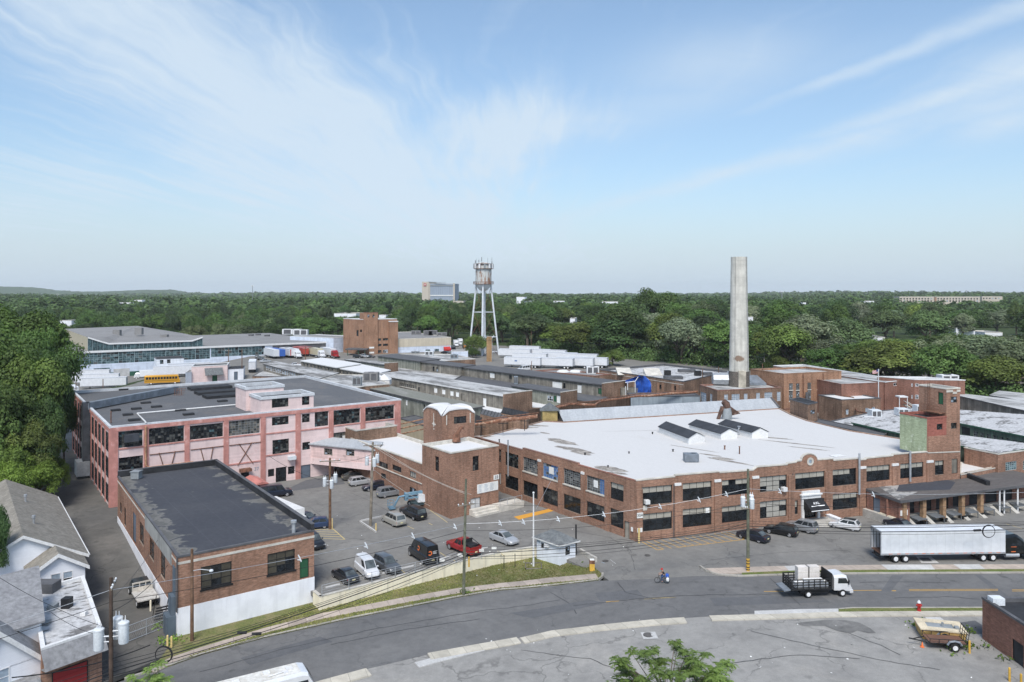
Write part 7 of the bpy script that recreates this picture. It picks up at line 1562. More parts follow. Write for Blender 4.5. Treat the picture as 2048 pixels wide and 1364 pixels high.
b=MB();b.box(2.38,3.12,-1.234,-1.226,1.84,1.9);b.box(2.4,3.0,-1.234,-1.226,1.2,1.3);b.build('trim',M['orange'],tt)
g0=on(1620,1195,hs);g1=on(1684,1192.5,hs);d2=(g1-g0);d2.z=0;d2.normalize();nl2=Vector((-d2.y,d2.x,0))
tr=thing('stake_truck','white-cabbed stake-bed truck loaded with pale crates driving on the road','truck',g1+nl2*.9,hdg(d2))
b=MB();rr_=[(-1.0,.75,2.45,1.0),(.1,.7,2.5,1.02),(.55,.65,2.35,1.0),(1.0,.55,1.5,.98),(1.15,.5,1.0,.92)]
b.loft([[Vector(p)for p in((x,-w,z0),(x,-w,z1-.25),(x,-w*.82,z1),(x,w*.82,z1),(x,w,z1-.25),(x,w,z0))]for x,z0,z1,w in rr_]);b.box(.9,1.3,-1.0,1.0,.4,.75);link('cab',b.mesh('cab',M['paint'],32),tr,(.8,.8,.8))
b=MB();b.quad((.62,-.85,2.25),(.62,.85,2.25),(1.06,.85,1.5),(1.06,-.85,1.5));o=b.build('windshield',M['shieldglass'],tr,fix=False)
for s in(-1,1):
 b=MB();b.quad((-.55,s*1.03,1.55),(.75,s*1.015,1.5),(.42,s*1.015,2.12),(-.5,s*1.03,2.15));b.build('side_window',M['carglass'],tr,fix=False)
 b=MB();b.box(1.0,1.18,s*.78-.15,s*.78+.15,.8,1.0);b.build('headlight',M['lens'],tr)
 b=MB();b.box(.65,.75,s*1.15-.05,s*1.15+.1,1.4,1.95);b.build('mirror',M['black'],tr)
b=MB();b.box(-6.0,-.8,-.4,.4,.55,.85);b.box(-6.2,-1.35,-1.2,1.2,.95,1.1);b.box(-5.0,-1.6,-.9,.9,.5,.95);b.build('chassis',M['black'],tr)
for s in(-1,1):
 b=MB()
 for z in(1.25,1.55,1.85,2.15):b.box(-6.15,-1.4,s*1.17-.03,s*1.17+.03,z-.05,z+.05)
 for k in range(8):x=-6.12+k*.67;b.box(x-.04,x+.04,s*1.17-.04,s*1.17+.04,1.1,2.2)
 b.build('stake_side',M['black'],tr)
b=MB()
for z in(1.25,1.55,1.85,2.15):b.box(-6.2,-6.14,-1.15,1.15,z-.05,z+.05)
for y in(-.8,-.3,.3,.8):b.box(-6.22,-6.12,y-.04,y+.04,1.1,2.2)
b.build('stake_gate',M['black'],tr);b=MB();b.box(-1.45,-1.3,-1.15,1.15,1.1,2.75);b.build('headboard',M['black'],tr)
b=MB();b.hexa([(-7.0,-1.1,.85),(-6.25,-1.1,.95),(-6.25,1.1,.95),(-7.0,1.1,.85)],[(-7.0,-1.1,1.0),(-6.25,-1.1,1.1),(-6.25,1.1,1.1),(-7.0,1.1,1.0)]);b.build('tail_lift',M['duct'],tr)
tyw,rmw=MB(),MB();tyw.wheel((0,0,0),.42,.35,18);rmw.disc((0,0,0),.24,.36,14);tyw,rmw=tyw.mesh('tyre',M['rubber'],40),rmw.mesh('rim',M['rimw'])
for x in(0.0,-4.1):
 for s in(-1,1):o=link('wheel',tyw,tr);o.location=(x,s*.92,.42);link('rim',rmw,o)
def lying(nm,label,cat,g,parts,base=tr):
 mt=Matrix.Rotation(hdg(d2),4,'Z');r=thing(nm,label,cat,base.location+mt@Vector(parts[0]),hdg(d2),g)
 return r
for k,(x,lb)in enumerate(((-4.15,'first tall pale crate standing in the truck bed, nearer the tail'),(-2.75,'second tall pale crate in the truck bed, nearer the cab'))):
 r=lying('crate',lb,'crate','crates in the stake-bed truck',[(x,.55,1.1)]);b=MB();b.box(-.6,.6,-.4,.4,0,2.0)
 b.build('crate_box',mplain('pale_cardboard',(.62,.58,.54),.8,.12),r)
 b=MB();b.box(-.61,.61,-.41,.41,.62,.70);b.box(-.61,.61,-.41,.41,1.35,1.42);b.build('strap',M['stone'],r)
r=lying('sheet_stack','low stack of white sheets lying on the truck bed before the crates','sheet stack',None,[(-3.2,-.45,1.1)])
b=MB();b.box(-2.3,1.5,-.55,.35,0,.62);b.box(-1.2,1.0,-.5,.2,.64,.9);b.build('sheets',M['copingw'],r)
g=on(286,1200,ha);ft=thing('flatbed_truck','flatbed truck with dark cab and bleached deck standing in the alley','truck',g,hdg(e2))
b=MB();b.loft([[Vector(p)for p in((x,-w,.5),(x,-w,z1-.3),(x,-w*.85,z1),(x,w*.85,z1),(x,w,z1-.3),(x,w,.5))]for x,z1,w in((.6,2.0,.95),(2.1,2.05,.95),(2.6,1.45,.92),(3.6,1.3,.88),(3.75,1.1,.8))]);link('cab',b.mesh('cab',M['paint'],30),ft,(.03,.045,.05))
b=MB();b.quad((2.2,-.8,1.98),(2.2,.8,1.98),(2.68,.8,1.45),(2.68,-.8,1.45));b.build('windshield',M['shieldglass'],ft,fix=False)
b=MB();b.box(-3.0,.35,-1.15,1.15,.95,1.08);link('deck',b.mesh('deck',mroof('bleached_deck',(.5,.49,.46),(.3,.27,.24),.7,(.45,.6),.9)),ft)
b=MB();b.box(.3,.42,-1.1,1.1,1.05,1.5);b.box(.3,.42,-1.1,1.1,1.95,2.1)
for y in(-1.05,-.4,.25,.98):b.box(.3,.42,y,y+.1,1.5,1.95)
b.build('headboard',M['stone'],ft)
b=MB();b.box(-2.8,3.2,-.45,.45,.5,.92);b.build('chassis',M['black'],ft)
for x in(-1.9,2.7):
 for s in(-1,1):o=link('wheel',tyw,ft);o.location=(x,s*.88,.42);link('rim',rmw,o)
a,bq=on(470,1404,hs),on(607,1362,hs);dm=Vector((.86,.5,0)).normalized();c=PD(548,1348,63.0);z0=zs(c.x)
mh=thing('motorhome','white motorhome with dirty roof and roof vents driving along the road','motorhome',(-21.5,65.2,-1.5),hdg(dm))
b=MB();b.loft([[Vector(p)for p in((x,-1.2,z0_),(x,-1.2,z1-.25),(x,-.95,z1),(x,.95,z1),(x,1.2,z1-.25),(x,1.2,z0_))]for x,z0_,z1 in((-4.2,.5,3.15),(3.0,.45,3.2),(3.5,.45,3.05),(3.85,.45,2.5),(4.1,.45,1.7),(4.2,.5,1.2))]);link('body',b.mesh('body',M['paint'],32),mh,(.78,.78,.78))
b=MB();b.quad((3.62,-1.05,2.95),(3.62,1.05,2.95),(4.02,1.05,2.0),(4.02,-1.05,2.0));o=b.build('windshield',M['shieldglass'],mh,fix=False)
for v in o.data.vertices:v.co+=Vector((.05,0,.03))
for s in(-1,1):b=MB();b.quad((2.3,s*1.215,1.75),(3.6,s*1.215,1.75),(3.45,s*1.215,2.5),(2.3,s*1.215,2.5));b.quad((-3,s*1.215,1.8),(-1.2,s*1.215,1.8),(-1.2,s*1.215,2.5),(-3,s*1.215,2.5));b.build('side_window',M['carglass'],mh,fix=False)
b=MB();b.box(-4.0,2.9,-.95,.95,3.155,3.21);b.build('roof_sheet',mroof('dirty_roof_sheet',(.66,.65,.61),(.45,.42,.36),.6,(.42,.6),.6),mh)
for x,y in((.2,.3),(2.1,.1),(-2.4,0)):b=MB();b.box(x-.28,x+.28,y-.28,y+.28,3.2,3.34);b.build('roof_vent',M['copingw'],mh)
b=MB();b.tube([(.2,-.5,3.28),(1.6,-.35,3.3)],.05,6);b.box(1.5,1.9,-.6,-.2,3.2,3.3);b.build('aerial',M['framew'],mh)
for x in(-2.6,2.7):
 for s in(-1,1):o=link('wheel',tyw,mh);o.location=(x,s*.98,.42);link('rim',rmw,o)
g=P(575,1024);bt=thing('box_truck','white box truck half hidden behind the brick block parapet','truck',(-32.4,110.7,0),hdg((.70,-.72)))
b=MB();b.box(-7.4,1.5,-1.15,1.15,.9,3.3);b.build('cargo_box',M['copingw'],bt)
b=MB();b.loft([[Vector(p)for p in((x,-w,.5),(x,-w,z1-.3),(x,-w*.85,z1),(x,w*.85,z1),(x,w,z1-.3),(x,w,.5))]for x,z1,w in((1.6,2.4,1.0),(2.5,2.4,1.0),(3.2,1.6,.98),(4.0,1.3,.9))]);link('cab',b.mesh('cab',M['paint'],30),bt,WHT)
b=MB();b.quad((2.6,-.85,2.35),(2.6,.85,2.35),(3.2,.85,1.7),(3.2,-.85,1.7));b.build('windshield',M['shieldglass'],bt,fix=False)
for x in(-3,3):
 for s in(-1,1):o=link('wheel',tyw,bt);o.location=(x,s*.9,.42);link('rim',rmw,o)
g=P(512,985);ds=thing('dumpster','dark red dumpster with salmon lid beside the pink factory','dumpster',g,hdg(n(e2)))
b=MB();b.hexa([(-2.6,-1,.1),(2.6,-1,.1),(2.6,1,.1),(-2.6,1,.1)],[(-3,-1.2,2.0),(3,-1.2,2.0),(3,1.2,2.0),(-3,1.2,2.0)]);b.build('bin',mplain('maroon_steel',(.12,.04,.045),.6,.2),ds)
b=MB();b.add([(-3.1,-1.3,2.02),(3.1,-1.3,2.02),(3.1,1.3,2.02),(-3.1,1.3,2.02),(-3.1,0,2.5),(3.1,0,2.5)],[[0,1,5,4],[2,3,4,5],[1,2,5],[3,0,4]]);b.build('lid',mplain('salmon_lid',(.5,.2,.17),.6,.12),ds)
g=P(838,1013);bl=thing('boom_lift','light blue articulated boom lift parked by the brick wall','boom lift',g,hdg((-.93,-.36)))
LB=mplain('lift_blue',(.15,.265,.35),.45,.15)
b=MB();b.box(-1.4,1.4,-.8,.8,.45,.95);b.build('chassis',mplain('lift_dark',(.05,.08,.09),.6),bl)
for x in(-1.3,1.3):
 for s in(-1,1):o=link('wheel',tyw,bl);o.location=(x,s*1.0,.45);link('rim',rmw,o)
b=MB();b.hexa([(-1.9,-1.0,.95),(.4,-1.0,.95),(.4,1.0,.95),(-1.9,1.0,.95)],[(-1.8,-.9,2.0),(.2,-.9,2.2),(.2,.9,2.2),(-1.8,.9,2.0)]);b.build('turret',M['can'],bl)
b=MB();b.obox((0,0,0),Vector((1,0,-.06)),Vector((0,1,0)),-1.4,2.4,-.22,.22,2.1,2.55);b.box(-1.2,2.2,-.5,-.3,1.5,1.8);b.box(-1.2,2.2,.3,.5,1.55,1.8);b.box(1.9,2.4,-.5,.5,1.3,2.4);b.build('lower_boom',LB,bl)
b=MB();b.tube([(2.3,0,2.0),(3.3,0,1.9),(4.1,0,.5)],.17,8);b.build('jib',LB,bl)
b=MB()
for y in(-.8,.8):
 for x in(4.1,5.0):b.tube([(x,y,.25),(x,y,1.35)],.04,5)
for z in(.3,.8,1.35):b.tube([(4.1,-.8,z),(5.0,-.8,z),(5.0,.8,z),(4.1,.8,z),(4.1,-.8,z)],.035,5)
b.box(4.1,5.0,-.8,.8,.22,.28);b.build('basket',LB,bl)
g=on(1898,1300,hs);ut=thing('utility_trailer','black open utility trailer with mesh ramp gate and brown deck','trailer',g+Vector((0,.8,0)),hdg((-1,.13)))
b=MB();b.box(-1.7,1.7,-.9,.9,.62,.7);b.build('deck',M['planks'],ut)
b=MB()
for z in(.66,1.05):
 b.tube([(-1.7,-.93,z),(1.7,-.93,z),(1.7,.93,z),(-1.7,.93,z)],.04,5)
for x in(-1.7,-.85,0,.85,1.7):
 for s in(-.93,.93):b.tube([(x,s,.62),(x,s,1.05)],.035,5)
b.tube([(1.7,-.6,.6),(3.0,0,.55),(1.7,.6,.6)],.06,5);b.tube([(2.9,0,.55),(3.3,0,.62)],.07,6);b.tube([(2.2,.3,.6),(2.2,.3,.0)],.05,5);b.build('frame',M['black'],ut)
b=MB()
for y in(-.9,-.45,0,.45,.9):b.tube([(-1.75,y,.65),(-1.95,y,2.0)],.03,5)
for z in(.7,1.1,1.55,2.0):b.tube([(-1.75-.148*(z-.65),-.9,z),(-1.75-.148*(z-.65),.9,z)],.03,5)
b.build('ramp_gate',M['black'],ut)
for s in(-1,1):
 o=link('wheel',tyw,ut);o.location=(-.5,s*1.1,.40);link('rim',rmw,o)
 b=MB();b.tube([(-1.15,s*1.1,.6),(-.95,s*1.1,.9),(-.5,s*1.1,.98),(-.05,s*1.1,.9),(.15,s*1.1,.6)],.12,4);b.build('fender',M['duct'],ut)
g=on(1880,1272,hs);sk=thing('skip','low yellow skip with pale timber top behind the black utility trailer','skip',g,hdg((-1,.25)))
b=MB();b.hexa([(-1.9,-1.1,0),(1.9,-1.1,0),(1.9,1.1,0),(-1.9,1.1,0)],[(-2.1,-1.3,1.0),(2.1,-1.3,1.0),(2.1,1.3,1.0),(-2.1,1.3,1.0)]);b.build('bin',mplain('dirty_yellow_steel',(.5,.33,.12),.7,.25),sk)
b=MB()
for x0,x1,y0,y1 in((-2.15,2.15,-1.35,-.6),(-2.15,2.15,.6,1.35),(-2.15,-1.2,-.6,.6),(1.3,2.15,-.6,.6)):b.box(x0,x1,y0,y1,1.0,1.12)
b.build('timber_top',mplain('pale_timber',(.6,.52,.38),.85,.2),sk)
b=MB();b.box(-1.2,1.3,-.6,.6,.98,1.06);b.tube([(-.2,.1,1.0),(-.2,.1,1.45)],.12,6);b.box(-1.6,-1.2,.2,.7,1.12,1.3);b.build('rubbish',M['frameg'],sk)
g=on(1844.5,1294,hs);q=MB();q.lathe([(.0,0),(.2,0),(.2,.04),(.13,.05),(.03,.5),(0,.5)],12);o=q.build('traffic_cone',M['orange']);o.location=g;tag(o,'orange traffic cone before the drawbar of the utility trailer','traffic cone')
def far_trailer(px,py,head,label,color=(.70,.71,.73),L=15.0,grp='semi-trailers in the rear yards',zg=None):
 g=PG(px,py)if zg is None else P(px,py,zg)
 r=thing('semi_trailer',label,'trailer',g,hdg(head),grp);trailer_parts(r,L,color);gear(r,L);return r
DK=(-.50,.866)
NHD=Vector((.58,-.81,0)).normalized()
def docked(px,py,L,lb,col,back=0.0):
 e=P(px,py,5.8);c=e-NHD*(L/2+back);r=thing('semi_trailer',lb,'trailer',c,hdg(NHD),'semi-trailers in the rear yards');trailer_parts(r,L,col);gear(r,L);return r,e
for x,y,col,lb in((553,718,(.66,.67,.68),'white dock trailer beside the long glazed wall, farthest from the brick tower'),(565,717.5,(.04,.12,.42),'blue dock trailer between two white ones'),(585,716.5,(.66,.66,.67),'white dock trailer with a red stripe beside the blue one'),(612,713.5,(.42,.06,.04),'bright red dock trailer'),(626,712.5,(.25,.05,.035),'dark red dock trailer beside the bright red one')):
 r,e=docked(x,y,14.0,lb,col)
 if 'stripe' in lb:b=MB();b.box(7.0,7.03,-1.0,-.6,1.2,4.0);b.build('stripe',M['red'],r)
for x,y,col,tc,lb in((600,717.5,(.66,.67,.68),WHT,'white trailer coupled to a white tractor'),(648,717,(.52,.48,.34),WHT,'cream trailer coupled to a white tractor'),(675,717,(.68,.69,.7),RED,'white trailer coupled to a red tractor nearest the brick tower')):
 r,e=docked(x,y,13.0,lb,col,4.5)
 t=thing('tractor_unit',lb.split(' coupled to a ')[1].replace(' nearest the brick tower','')+' in front of the '+lb.split(' trailer')[0]+' trailer at the dock','truck',e-NHD*5.9,hdg(NHD),'tractors at the rear dock');tractor_parts(t,tc)
for k,(x,y,hd,lb)in enumerate(((1046,735,(-.93,.36),'white trailer with a blue mark nearest the water tower in the front row'),(1110,736.5,(-.93,.36),'white trailer in the middle of the front row'),(1150,736,(-.93,.36),'white trailer behind the middle one of the front row'),(1178,735,(-.93,.36),'white trailer at the end of the row against the trees'),(1060,726,(-.93,.36),'white trailer in the second row behind the marked one'),(1120,724,(-.93,.36),'second-row white trailer behind the middle one'),(1160,727,(-.93,.36),'second-row white trailer near the trees'),(1030,716,(-.93,.36),'rear-row white trailer nearest the water tower'),(1068,716,(-.93,.36),'rear-row white trailer in the middle'),(1100,718,(-.93,.36),'rear-row white trailer towards the trees'),(1050,709,(-.93,.36),'rearmost white trailer under the trees'))):
 r=far_trailer(x,y,hd,lb)
 if k==0:b=MB();b.box(2.0,3.0,-1.30,-1.285,2.4,2.9);b.box(2.0,3.0,1.285,1.30,2.4,2.9);b.build('emblem',M['bluep'],r)
for x,y,hd,lb,L in((505,742,(-.3,.95),'lone white trailer by the utility pole behind the pink factory',12),(318,745,(-.9,-.43),'white trailer before the small white block',16),(350,754,(-.9,-.43),'white trailer behind the yellow bus',14),(378,748,(-.9,-.43),'white trailer beyond the bus, near the roof hut',14),(195,769,(-.95,-.3),'white trailer by the trees, nearest the pink roof',15),(178,760,(-.95,-.3),'white trailer by the trees, second from the pink roof',15),(208,777,(-.95,-.3),'low white trailer just beyond the pink roof edge',15),(145,797,(-.6,.8),'white trailer standing on end of the alley by the trees',10)):
 far_trailer(x,y,hd,lb,L=L)
def small_truck(px,py,hd,label,col=WHT,boxc=(.72,.73,.74),L=5.5):
 r=thing('box_truck',label,'truck',PG(px,py),hdg(hd),'small trucks in the rear yards');b=MB()
 b.loft([[Vector(p)for p in((x,-w,.5),(x,-w,z1-.25),(x,-w*.85,z1),(x,w*.85,z1),(x,w,z1-.25),(x,w,.5))]for x,z1,w in((1.0,2.4,1.0),(2.2,2.4,1.0),(2.7,1.6,.98),(2.9,1.1,.95))]);link('cab',b.mesh('cab',M['paint'],30),r,col)
 b=MB();b.quad((2.28,-.85,2.3),(2.28,.85,2.3),(2.74,.85,1.6),(2.74,-.85,1.6));b.build('windshield',M['shieldglass'],r,fix=False)
 if boxc:b=MB();b.box(-L,.9,-1.15,1.15,.9,3.4);link('cargo_box',b.mesh('cargo_box',M['box']),r,boxc)
 else:b=MB();b.box(-L,.9,-1.1,1.1,.8,1.1);b.build('deck',M['black'],r)
 for x in(-L+1.2,2.0):
  for s in(-1,1):o=link('wheel',tyw,r);o.location=(x,s*.9,.42);link('rim',rmw,o)
small_truck(284,757,(-.93,-.36),'white box truck facing the trees behind the yellow bus');small_truck(183,748,(.95,.3),'white truck cab beside the trailers under the trees',WHT,(.72,.73,.74),9)
for x,y,lb,c in((912,693,'first white truck parked under the trees',WHT),(921,690,'second white truck parked under the trees',WHT),(930,696,'orange truck parked under the trees beside the tan hall',(.5,.2,.03)),(906,699,'black truck beside the red awning',BLK),(945,694,'third white truck parked under the trees',WHT)):small_truck(x,y,(.2,-.98),lb,c,None if c!=WHT else(.7,.7,.7),4)
g=PG(325,768);sb=thing('school_bus','yellow school bus with a row of dark windows behind the pink factory','bus',g,hdg((.93,.36)))
b=MB();b.loft([[Vector(p)for p in((x,-1.2,.55),(x,-1.2,z1-.35),(x,-.9,z1),(x,.9,z1),(x,1.2,z1-.35),(x,1.2,.55))]for x,z1 in((-5.4,2.9),(-5.2,3.1),(4.6,3.1),(4.9,2.9),(5.2,1.7),(5.4,1.5))]);link('body',b.mesh('body',M['paint'],30),sb,(.62,.31,.025))
for s in(-1,1):
 b=MB()
 for k in range(11):b.box(-4.9+k*.88,-4.22+k*.88,s*1.205-.02,s*1.205+.02,1.75,2.5)
 b.build('side_window',M['carglass'],sb)
 b=MB();b.box(-5.2,4.8,s*1.21-.02,s*1.21+.02,1.25,1.33);b.build('stripe',M['black'],sb)
b=MB();b.quad((4.95,-1,2.7),(4.95,1,2.7),(5.22,1,1.8),(5.22,-1,1.8));b.build('windshield',M['shieldglass'],sb,fix=False)
for x in(-3.4,3.9):
 for s in(-1,1):o=link('wheel',tyw,sb);o.location=(x,s*1.0,.42);link('rim',rmw,o)
for k,(kd,x,y,hd,c,lb)in enumerate((('suv',514,717,(-.4,.9),GRY,'grey car in the short row beside the glazed mill wall, first from the dock'),('sedan',519,719.5,(-.4,.9),DKG,'dark car in the short row beside the mill, second from the dock'),('suv',524,721.5,(-.4,.9),BLK,'black car in the short row beside the mill'),('sedan',531,725,(.8,.6),SIL,'silver car at the end of the short row beside the mill'),('sedan',592,733,(.95,.3),WHT,'white car beyond the silver shed roofs'),('suv',716,716,(.9,-.3),BLK,'black car by the brick stair tower, first of three'),('pickup',727,715.5,(.9,-.3),SIL,'silver pickup by the brick stair tower'),('sedan',740,715.5,(.9,-.3),DKG,'dark car by the brick stair tower nearest the yellow paving'),('oldvan',1047,742,(-.7,-.7),WHT,'white van alone between the sheds and the parked trailers'),('sedan',1777,822,(.9,.3),BLK,'black car below the white annex'),('suv',1795,820,(.9,.3),BLK,'second black car below the white annex, near the stair'),('sedan',128,822,(-.5,.8),SIL,'pale car under the trees at the end of the alley'),('hatch',110,826,(-.5,.8),RED,'red car under the trees at the end of the alley'),('sedan',398,745,(.9,.4),BLK,'black car beside the mill wall behind the roof hut'),('suv',985,706,(.9,.1),WHT,'white car behind the water tower legs'),('sedan',892,708,(.8,-.5),BLK,'black car below the red awning'))):
 car(kd,PG(x,y),hd,c,lb,group='cars in the rear yards')
def hut():
 z=9.5;a,b_=PD(383,763,250),PD(455,762,256);a.z=b_.z=0;bk=Vector((-.3,1,0)).normalized()*9
 zt=CH-(733-HY)*250/F
 building('roof_hut','pale brick roof hut with green door and dark awning behind the pink factory','hut',[a,b_,b_+bk,a+bk],0,zt,'pink','rblack','copingw',.2,.25,.12,{0:[(424.5,434.5,751,766,1,1,'dgreen')]})
 W_=Wall(a,b_,0,zt,1);rt=thing('lean_to_awning','dark shingled awning over the green door of the roof hut','awning',(a.x+6,a.y,5));q=MB();u0,u1=W_.px(409,750)[0],W_.px(445,750)[0];q.hexa([W_.pt(u0,zt-3.2,1.6),W_.pt(u1,zt-3.2,1.6),W_.pt(u1,zt-1.0,.05),W_.pt(u0,zt-1.0,.05)],[W_.pt(u0,zt-3.0,1.6),W_.pt(u1,zt-3.0,1.6),W_.pt(u1,zt-.8,.05),W_.pt(u0,zt-.8,.05)]);wpart(q,'roof',M['shingled'],rt)
 c,d_=PD(371,766,246),PD(382.5,767,249);c.z=d_.z=0;building('white_hut','narrow white hut beside the pale brick roof hut','hut',[c,d_,d_+bk,c+bk],0,CH-(744-HY)*248/F,'white','rsilver','copingw',.1,.15,.06)
 c,d_=PD(456,760,257),PD(487,759,260);c.z=d_.z=0;building('white_hut','white hut with dark door beyond the pale brick roof hut','hut',[c,d_,d_+bk,c+bk],0,CH-(738-HY)*257/F,'white','rblack','copingd',.1,.15,.06,{0:[(468,475.5,743.5,760,1,1,'dgrey')]})
hut()
def water_tower():
 D=352.0;c=PD(967,585,D);gz=4.6;rt=thing('water_tower','rusty white water tower on four splayed legs with antennas round its top','water tower',(c.x,c.y,gz));cx,cy=c.x,c.y
 zt,zb=CH-(529-HY)*D/F,CH-(568-HY)*D/F;R=3.75
 st=NT('rust_streaked_tank');pos=st.pos();sp=st.n.new('ShaderNodeSeparateXYZ');st.L(pos,sp.inputs[0])
 q=st.comb(st.math('MULTIPLY',sp.outputs[0],1.2),st.math('MULTIPLY',sp.outputs[1],1.2),st.math('MULTIPLY',sp.outputs[2],.3))
 col=st.mix(st.mr(st.noise(q,.55,5,.65),.49,.6,0,.9),(.50,.51,.49),(.25,.12,.065));col=st.mix(st.mr(st.noise(pos,1.4,4,.7),.6,.7,0,.8),col,(.12,.06,.04));tank=st.done(col,.7)
 b=MB();b.lathe([(0,zb-3.4),(R*.45,zb-3.0),(R*.8,zb-1.6),(R*.97,zb-.3),(R,zb)],28,(cx,cy,0));wpart(b,'bowl',M['can'],rt,smooth=50)
 b=MB();b.lathe([(R,zb),(R,zt-2),(R+.02,zt-2),(R+.02,zt),(R*.6,zt+.9),(0,zt+1.1)],28,(cx,cy,0));wpart(b,'tank',tank,rt,smooth=40)
 b=MB();b.lathe([(R,zb-.1),(R+1.0,zb-.1),(R+1.0,zb+.05),(R,zb+.05)],28,(cx,cy,0))
 n_=24
 for k in range(n_):
  a=2*math.pi*k/n_;p=Vector((cx+(R+.95)*math.cos(a),cy+(R+.95)*math.sin(a),zb));b.tube([p,p+UZ*1.15],.05,4)
 for z in(.6,1.15):b.tube([Vector((cx+(R+.95)*math.cos(2*math.pi*k/n_),cy+(R+.95)*math.sin(2*math.pi*k/n_),zb+z))for k in range(n_+1)],.05,4,cap=False)
 wpart(b,'walkway',M['rust'],rt)
 b=MB();b.lathe([(R+.5,zt-2.1),(R+.7,zt-2.1),(R+.7,zt-1.9),(R+.5,zt-1.9)],28,(cx,cy,0));b.lathe([(R+.5,zt+.2),(R+.6,zt+.2),(R+.6,zt+.35),(R+.5,zt+.35)],28,(cx,cy,0));wpart(b,'antenna_ring',M['rust'],rt)
 for k in range(12):
  a=2*math.pi*(k+.3)/12;e=Vector((math.cos(a),math.sin(a),0));p=Vector((cx,cy,0))+e*(R+.75)
  b=MB();t=Vector((-e.y,e.x,0));b.obox(p,t,e,-.38,.38,0,.3,zt-1.9,zt+.1);b.tube([p+e*.1+UZ*(zt-2.1),p+e*.1+UZ*(zt+.6)],.06,4);wpart(b,'antenna_panel',M['framew']if k%3 else M['frameg'],rt)
 rr=random.Random(2)
 for k in range(11):
  a=rr.uniform(0,6.28);p=Vector((cx+(R+.4)*math.cos(a),cy+(R+.4)*math.sin(a),zt+.2));h=rr.uniform(1.2,3.2)
  b=MB();b.tube([p,p+UZ*h],.07,4)
  if k%2:b.box(p.x-.18,p.x+.18,p.y-.1,p.y+.1,p.z+h*.4,p.z+h*.95)
  wpart(b,'whip_antenna',M['frameg'],rt)
 tops,feet=[],[]
 for(tx,ty,fx,fy)in((-3.4,0,-7.0,.3),(-.1,-3.4,-.5,-7.2),(3.4,0,7.3,-.3),(.35,3.4,.6,7.2)):
  t=Vector((cx+tx,cy+ty,zb-.2));f=Vector((cx+fx,cy+fy,gz));tops.append(t);feet.append(f)
  b=MB();b.tube([f,t],.42,8);b.lathe([(.9,gz-.3),(.9,gz+.4),(0,gz+.4)],8,(f.x,f.y,0));wpart(b,'leg',M['can'],rt,smooth=50)
 b=MB();b.tube([(cx,cy,gz),(cx,cy,zb-3)],.45,10);wpart(b,'riser_pipe',M['can'],rt)
 lv=[.28,.62]
 L=lambda i,f:feet[i]+(tops[i]-feet[i])*f
 for f in lv:
  for i in range(4):b=MB();b.tube([L(i,f),L((i+1)%4,f)],.17,6);wpart(b,'strut',M['can'],rt)
 for f0,f1 in((.02,.28),(.28,.62),(.62,.97)):
  for i in range(4):
   j=(i+1)%4;b=MB();b.tube([L(i,f0),L(j,f1)],.06,4);b.tube([L(j,f0),L(i,f1)],.06,4);wpart(b,'tie_rod',M['rust'],rt)
water_tower()
def chimney():
 D=207.0;c=PD(1478,740,D);rt=thing('chimney','tall tapering pale concrete chimney with rust stain on a dark plinth','chimney',(c.x,c.y,1))
 t=NT('poured_concrete');pos=t.pos();sp=t.n.new('ShaderNodeSeparateXYZ');t.L(pos,sp.inputs[0])
 k=t.mr(t.math('FRACT',t.math('DIVIDE',sp.outputs[2],2.3)),0,.05,.86,1);k=t.math('MULTIPLY',k,t.mr(t.noise(t.comb(sp.outputs[0],sp.outputs[1],t.math('MULTIPLY',sp.outputs[2],.12)),.9,5,.65),.3,.7,.84,1.1));k=t.math('MULTIPLY',k,t.mr(t.noise(pos,.35,6,.7),.3,.7,.84,1.12))
 col=t.scl((.58,.56,.50),k)
 rc=PD(1477,717,D-2.6);dv=t.vm('MULTIPLY',t.vm('SUBTRACT',pos,tuple(rc)),(.38,.4,.7));m=t.mr(t.math('ADD',t.vm('LENGTH',dv),t.math('MULTIPLY',t.noise(pos,1.3,4,.7),1.2)),1.0,1.35,.85,0)
 col=t.mix(m,col,(.2,.12,.075));mt=t.done(col,.9,0,.15)
 z1,z0=CH-(514-HY)*D/F,CH-(742-HY)*D/F
 b=MB();R0,R1=19.0*D/F,15.6*D/F;b.lathe([(R0,z0-.2)]+[(R0+(R1-R0)*f,z0+(z1-z0)*f)for f in(.25,.5,.75,.965)]+[(R1*1.015,z0+(z1-z0)*.965),(R1*1.015,z1),(R1*.8,z1),(R1*.8,z1-2),(0,z1-2)],40,(c.x,c.y,0));wpart(b,'shaft',mt,rt,smooth=35)
 b=MB();b.lathe([(R0*1.08,1),(R0*1.06,z0),(R0*.9,z0+.02)],40,(c.x,c.y,0));wpart(b,'plinth',mbrick('plinth_stone',(.13,.115,.10),(.19,.165,.14),(.08,.07,.06),bw=.7,bh=.35,ms=.04),rt,smooth=35)
 b=MB();b.box(c.x-1.0,c.x+1.0,c.y-R0*1.15,c.y-R0*.7,1,z0+.3);wpart(b,'door_panel',mplain('stained_panel',(.42,.38,.31),.9,.25),rt)
 for x in(-2.0,2.0):b=MB();b.tube([(c.x+x*.9,c.y-R0*.85,z0),(c.x+x*.76,c.y-R1*.8,z1)],.035,4);wpart(b,'conductor',M['copingd'],rt)
chimney()
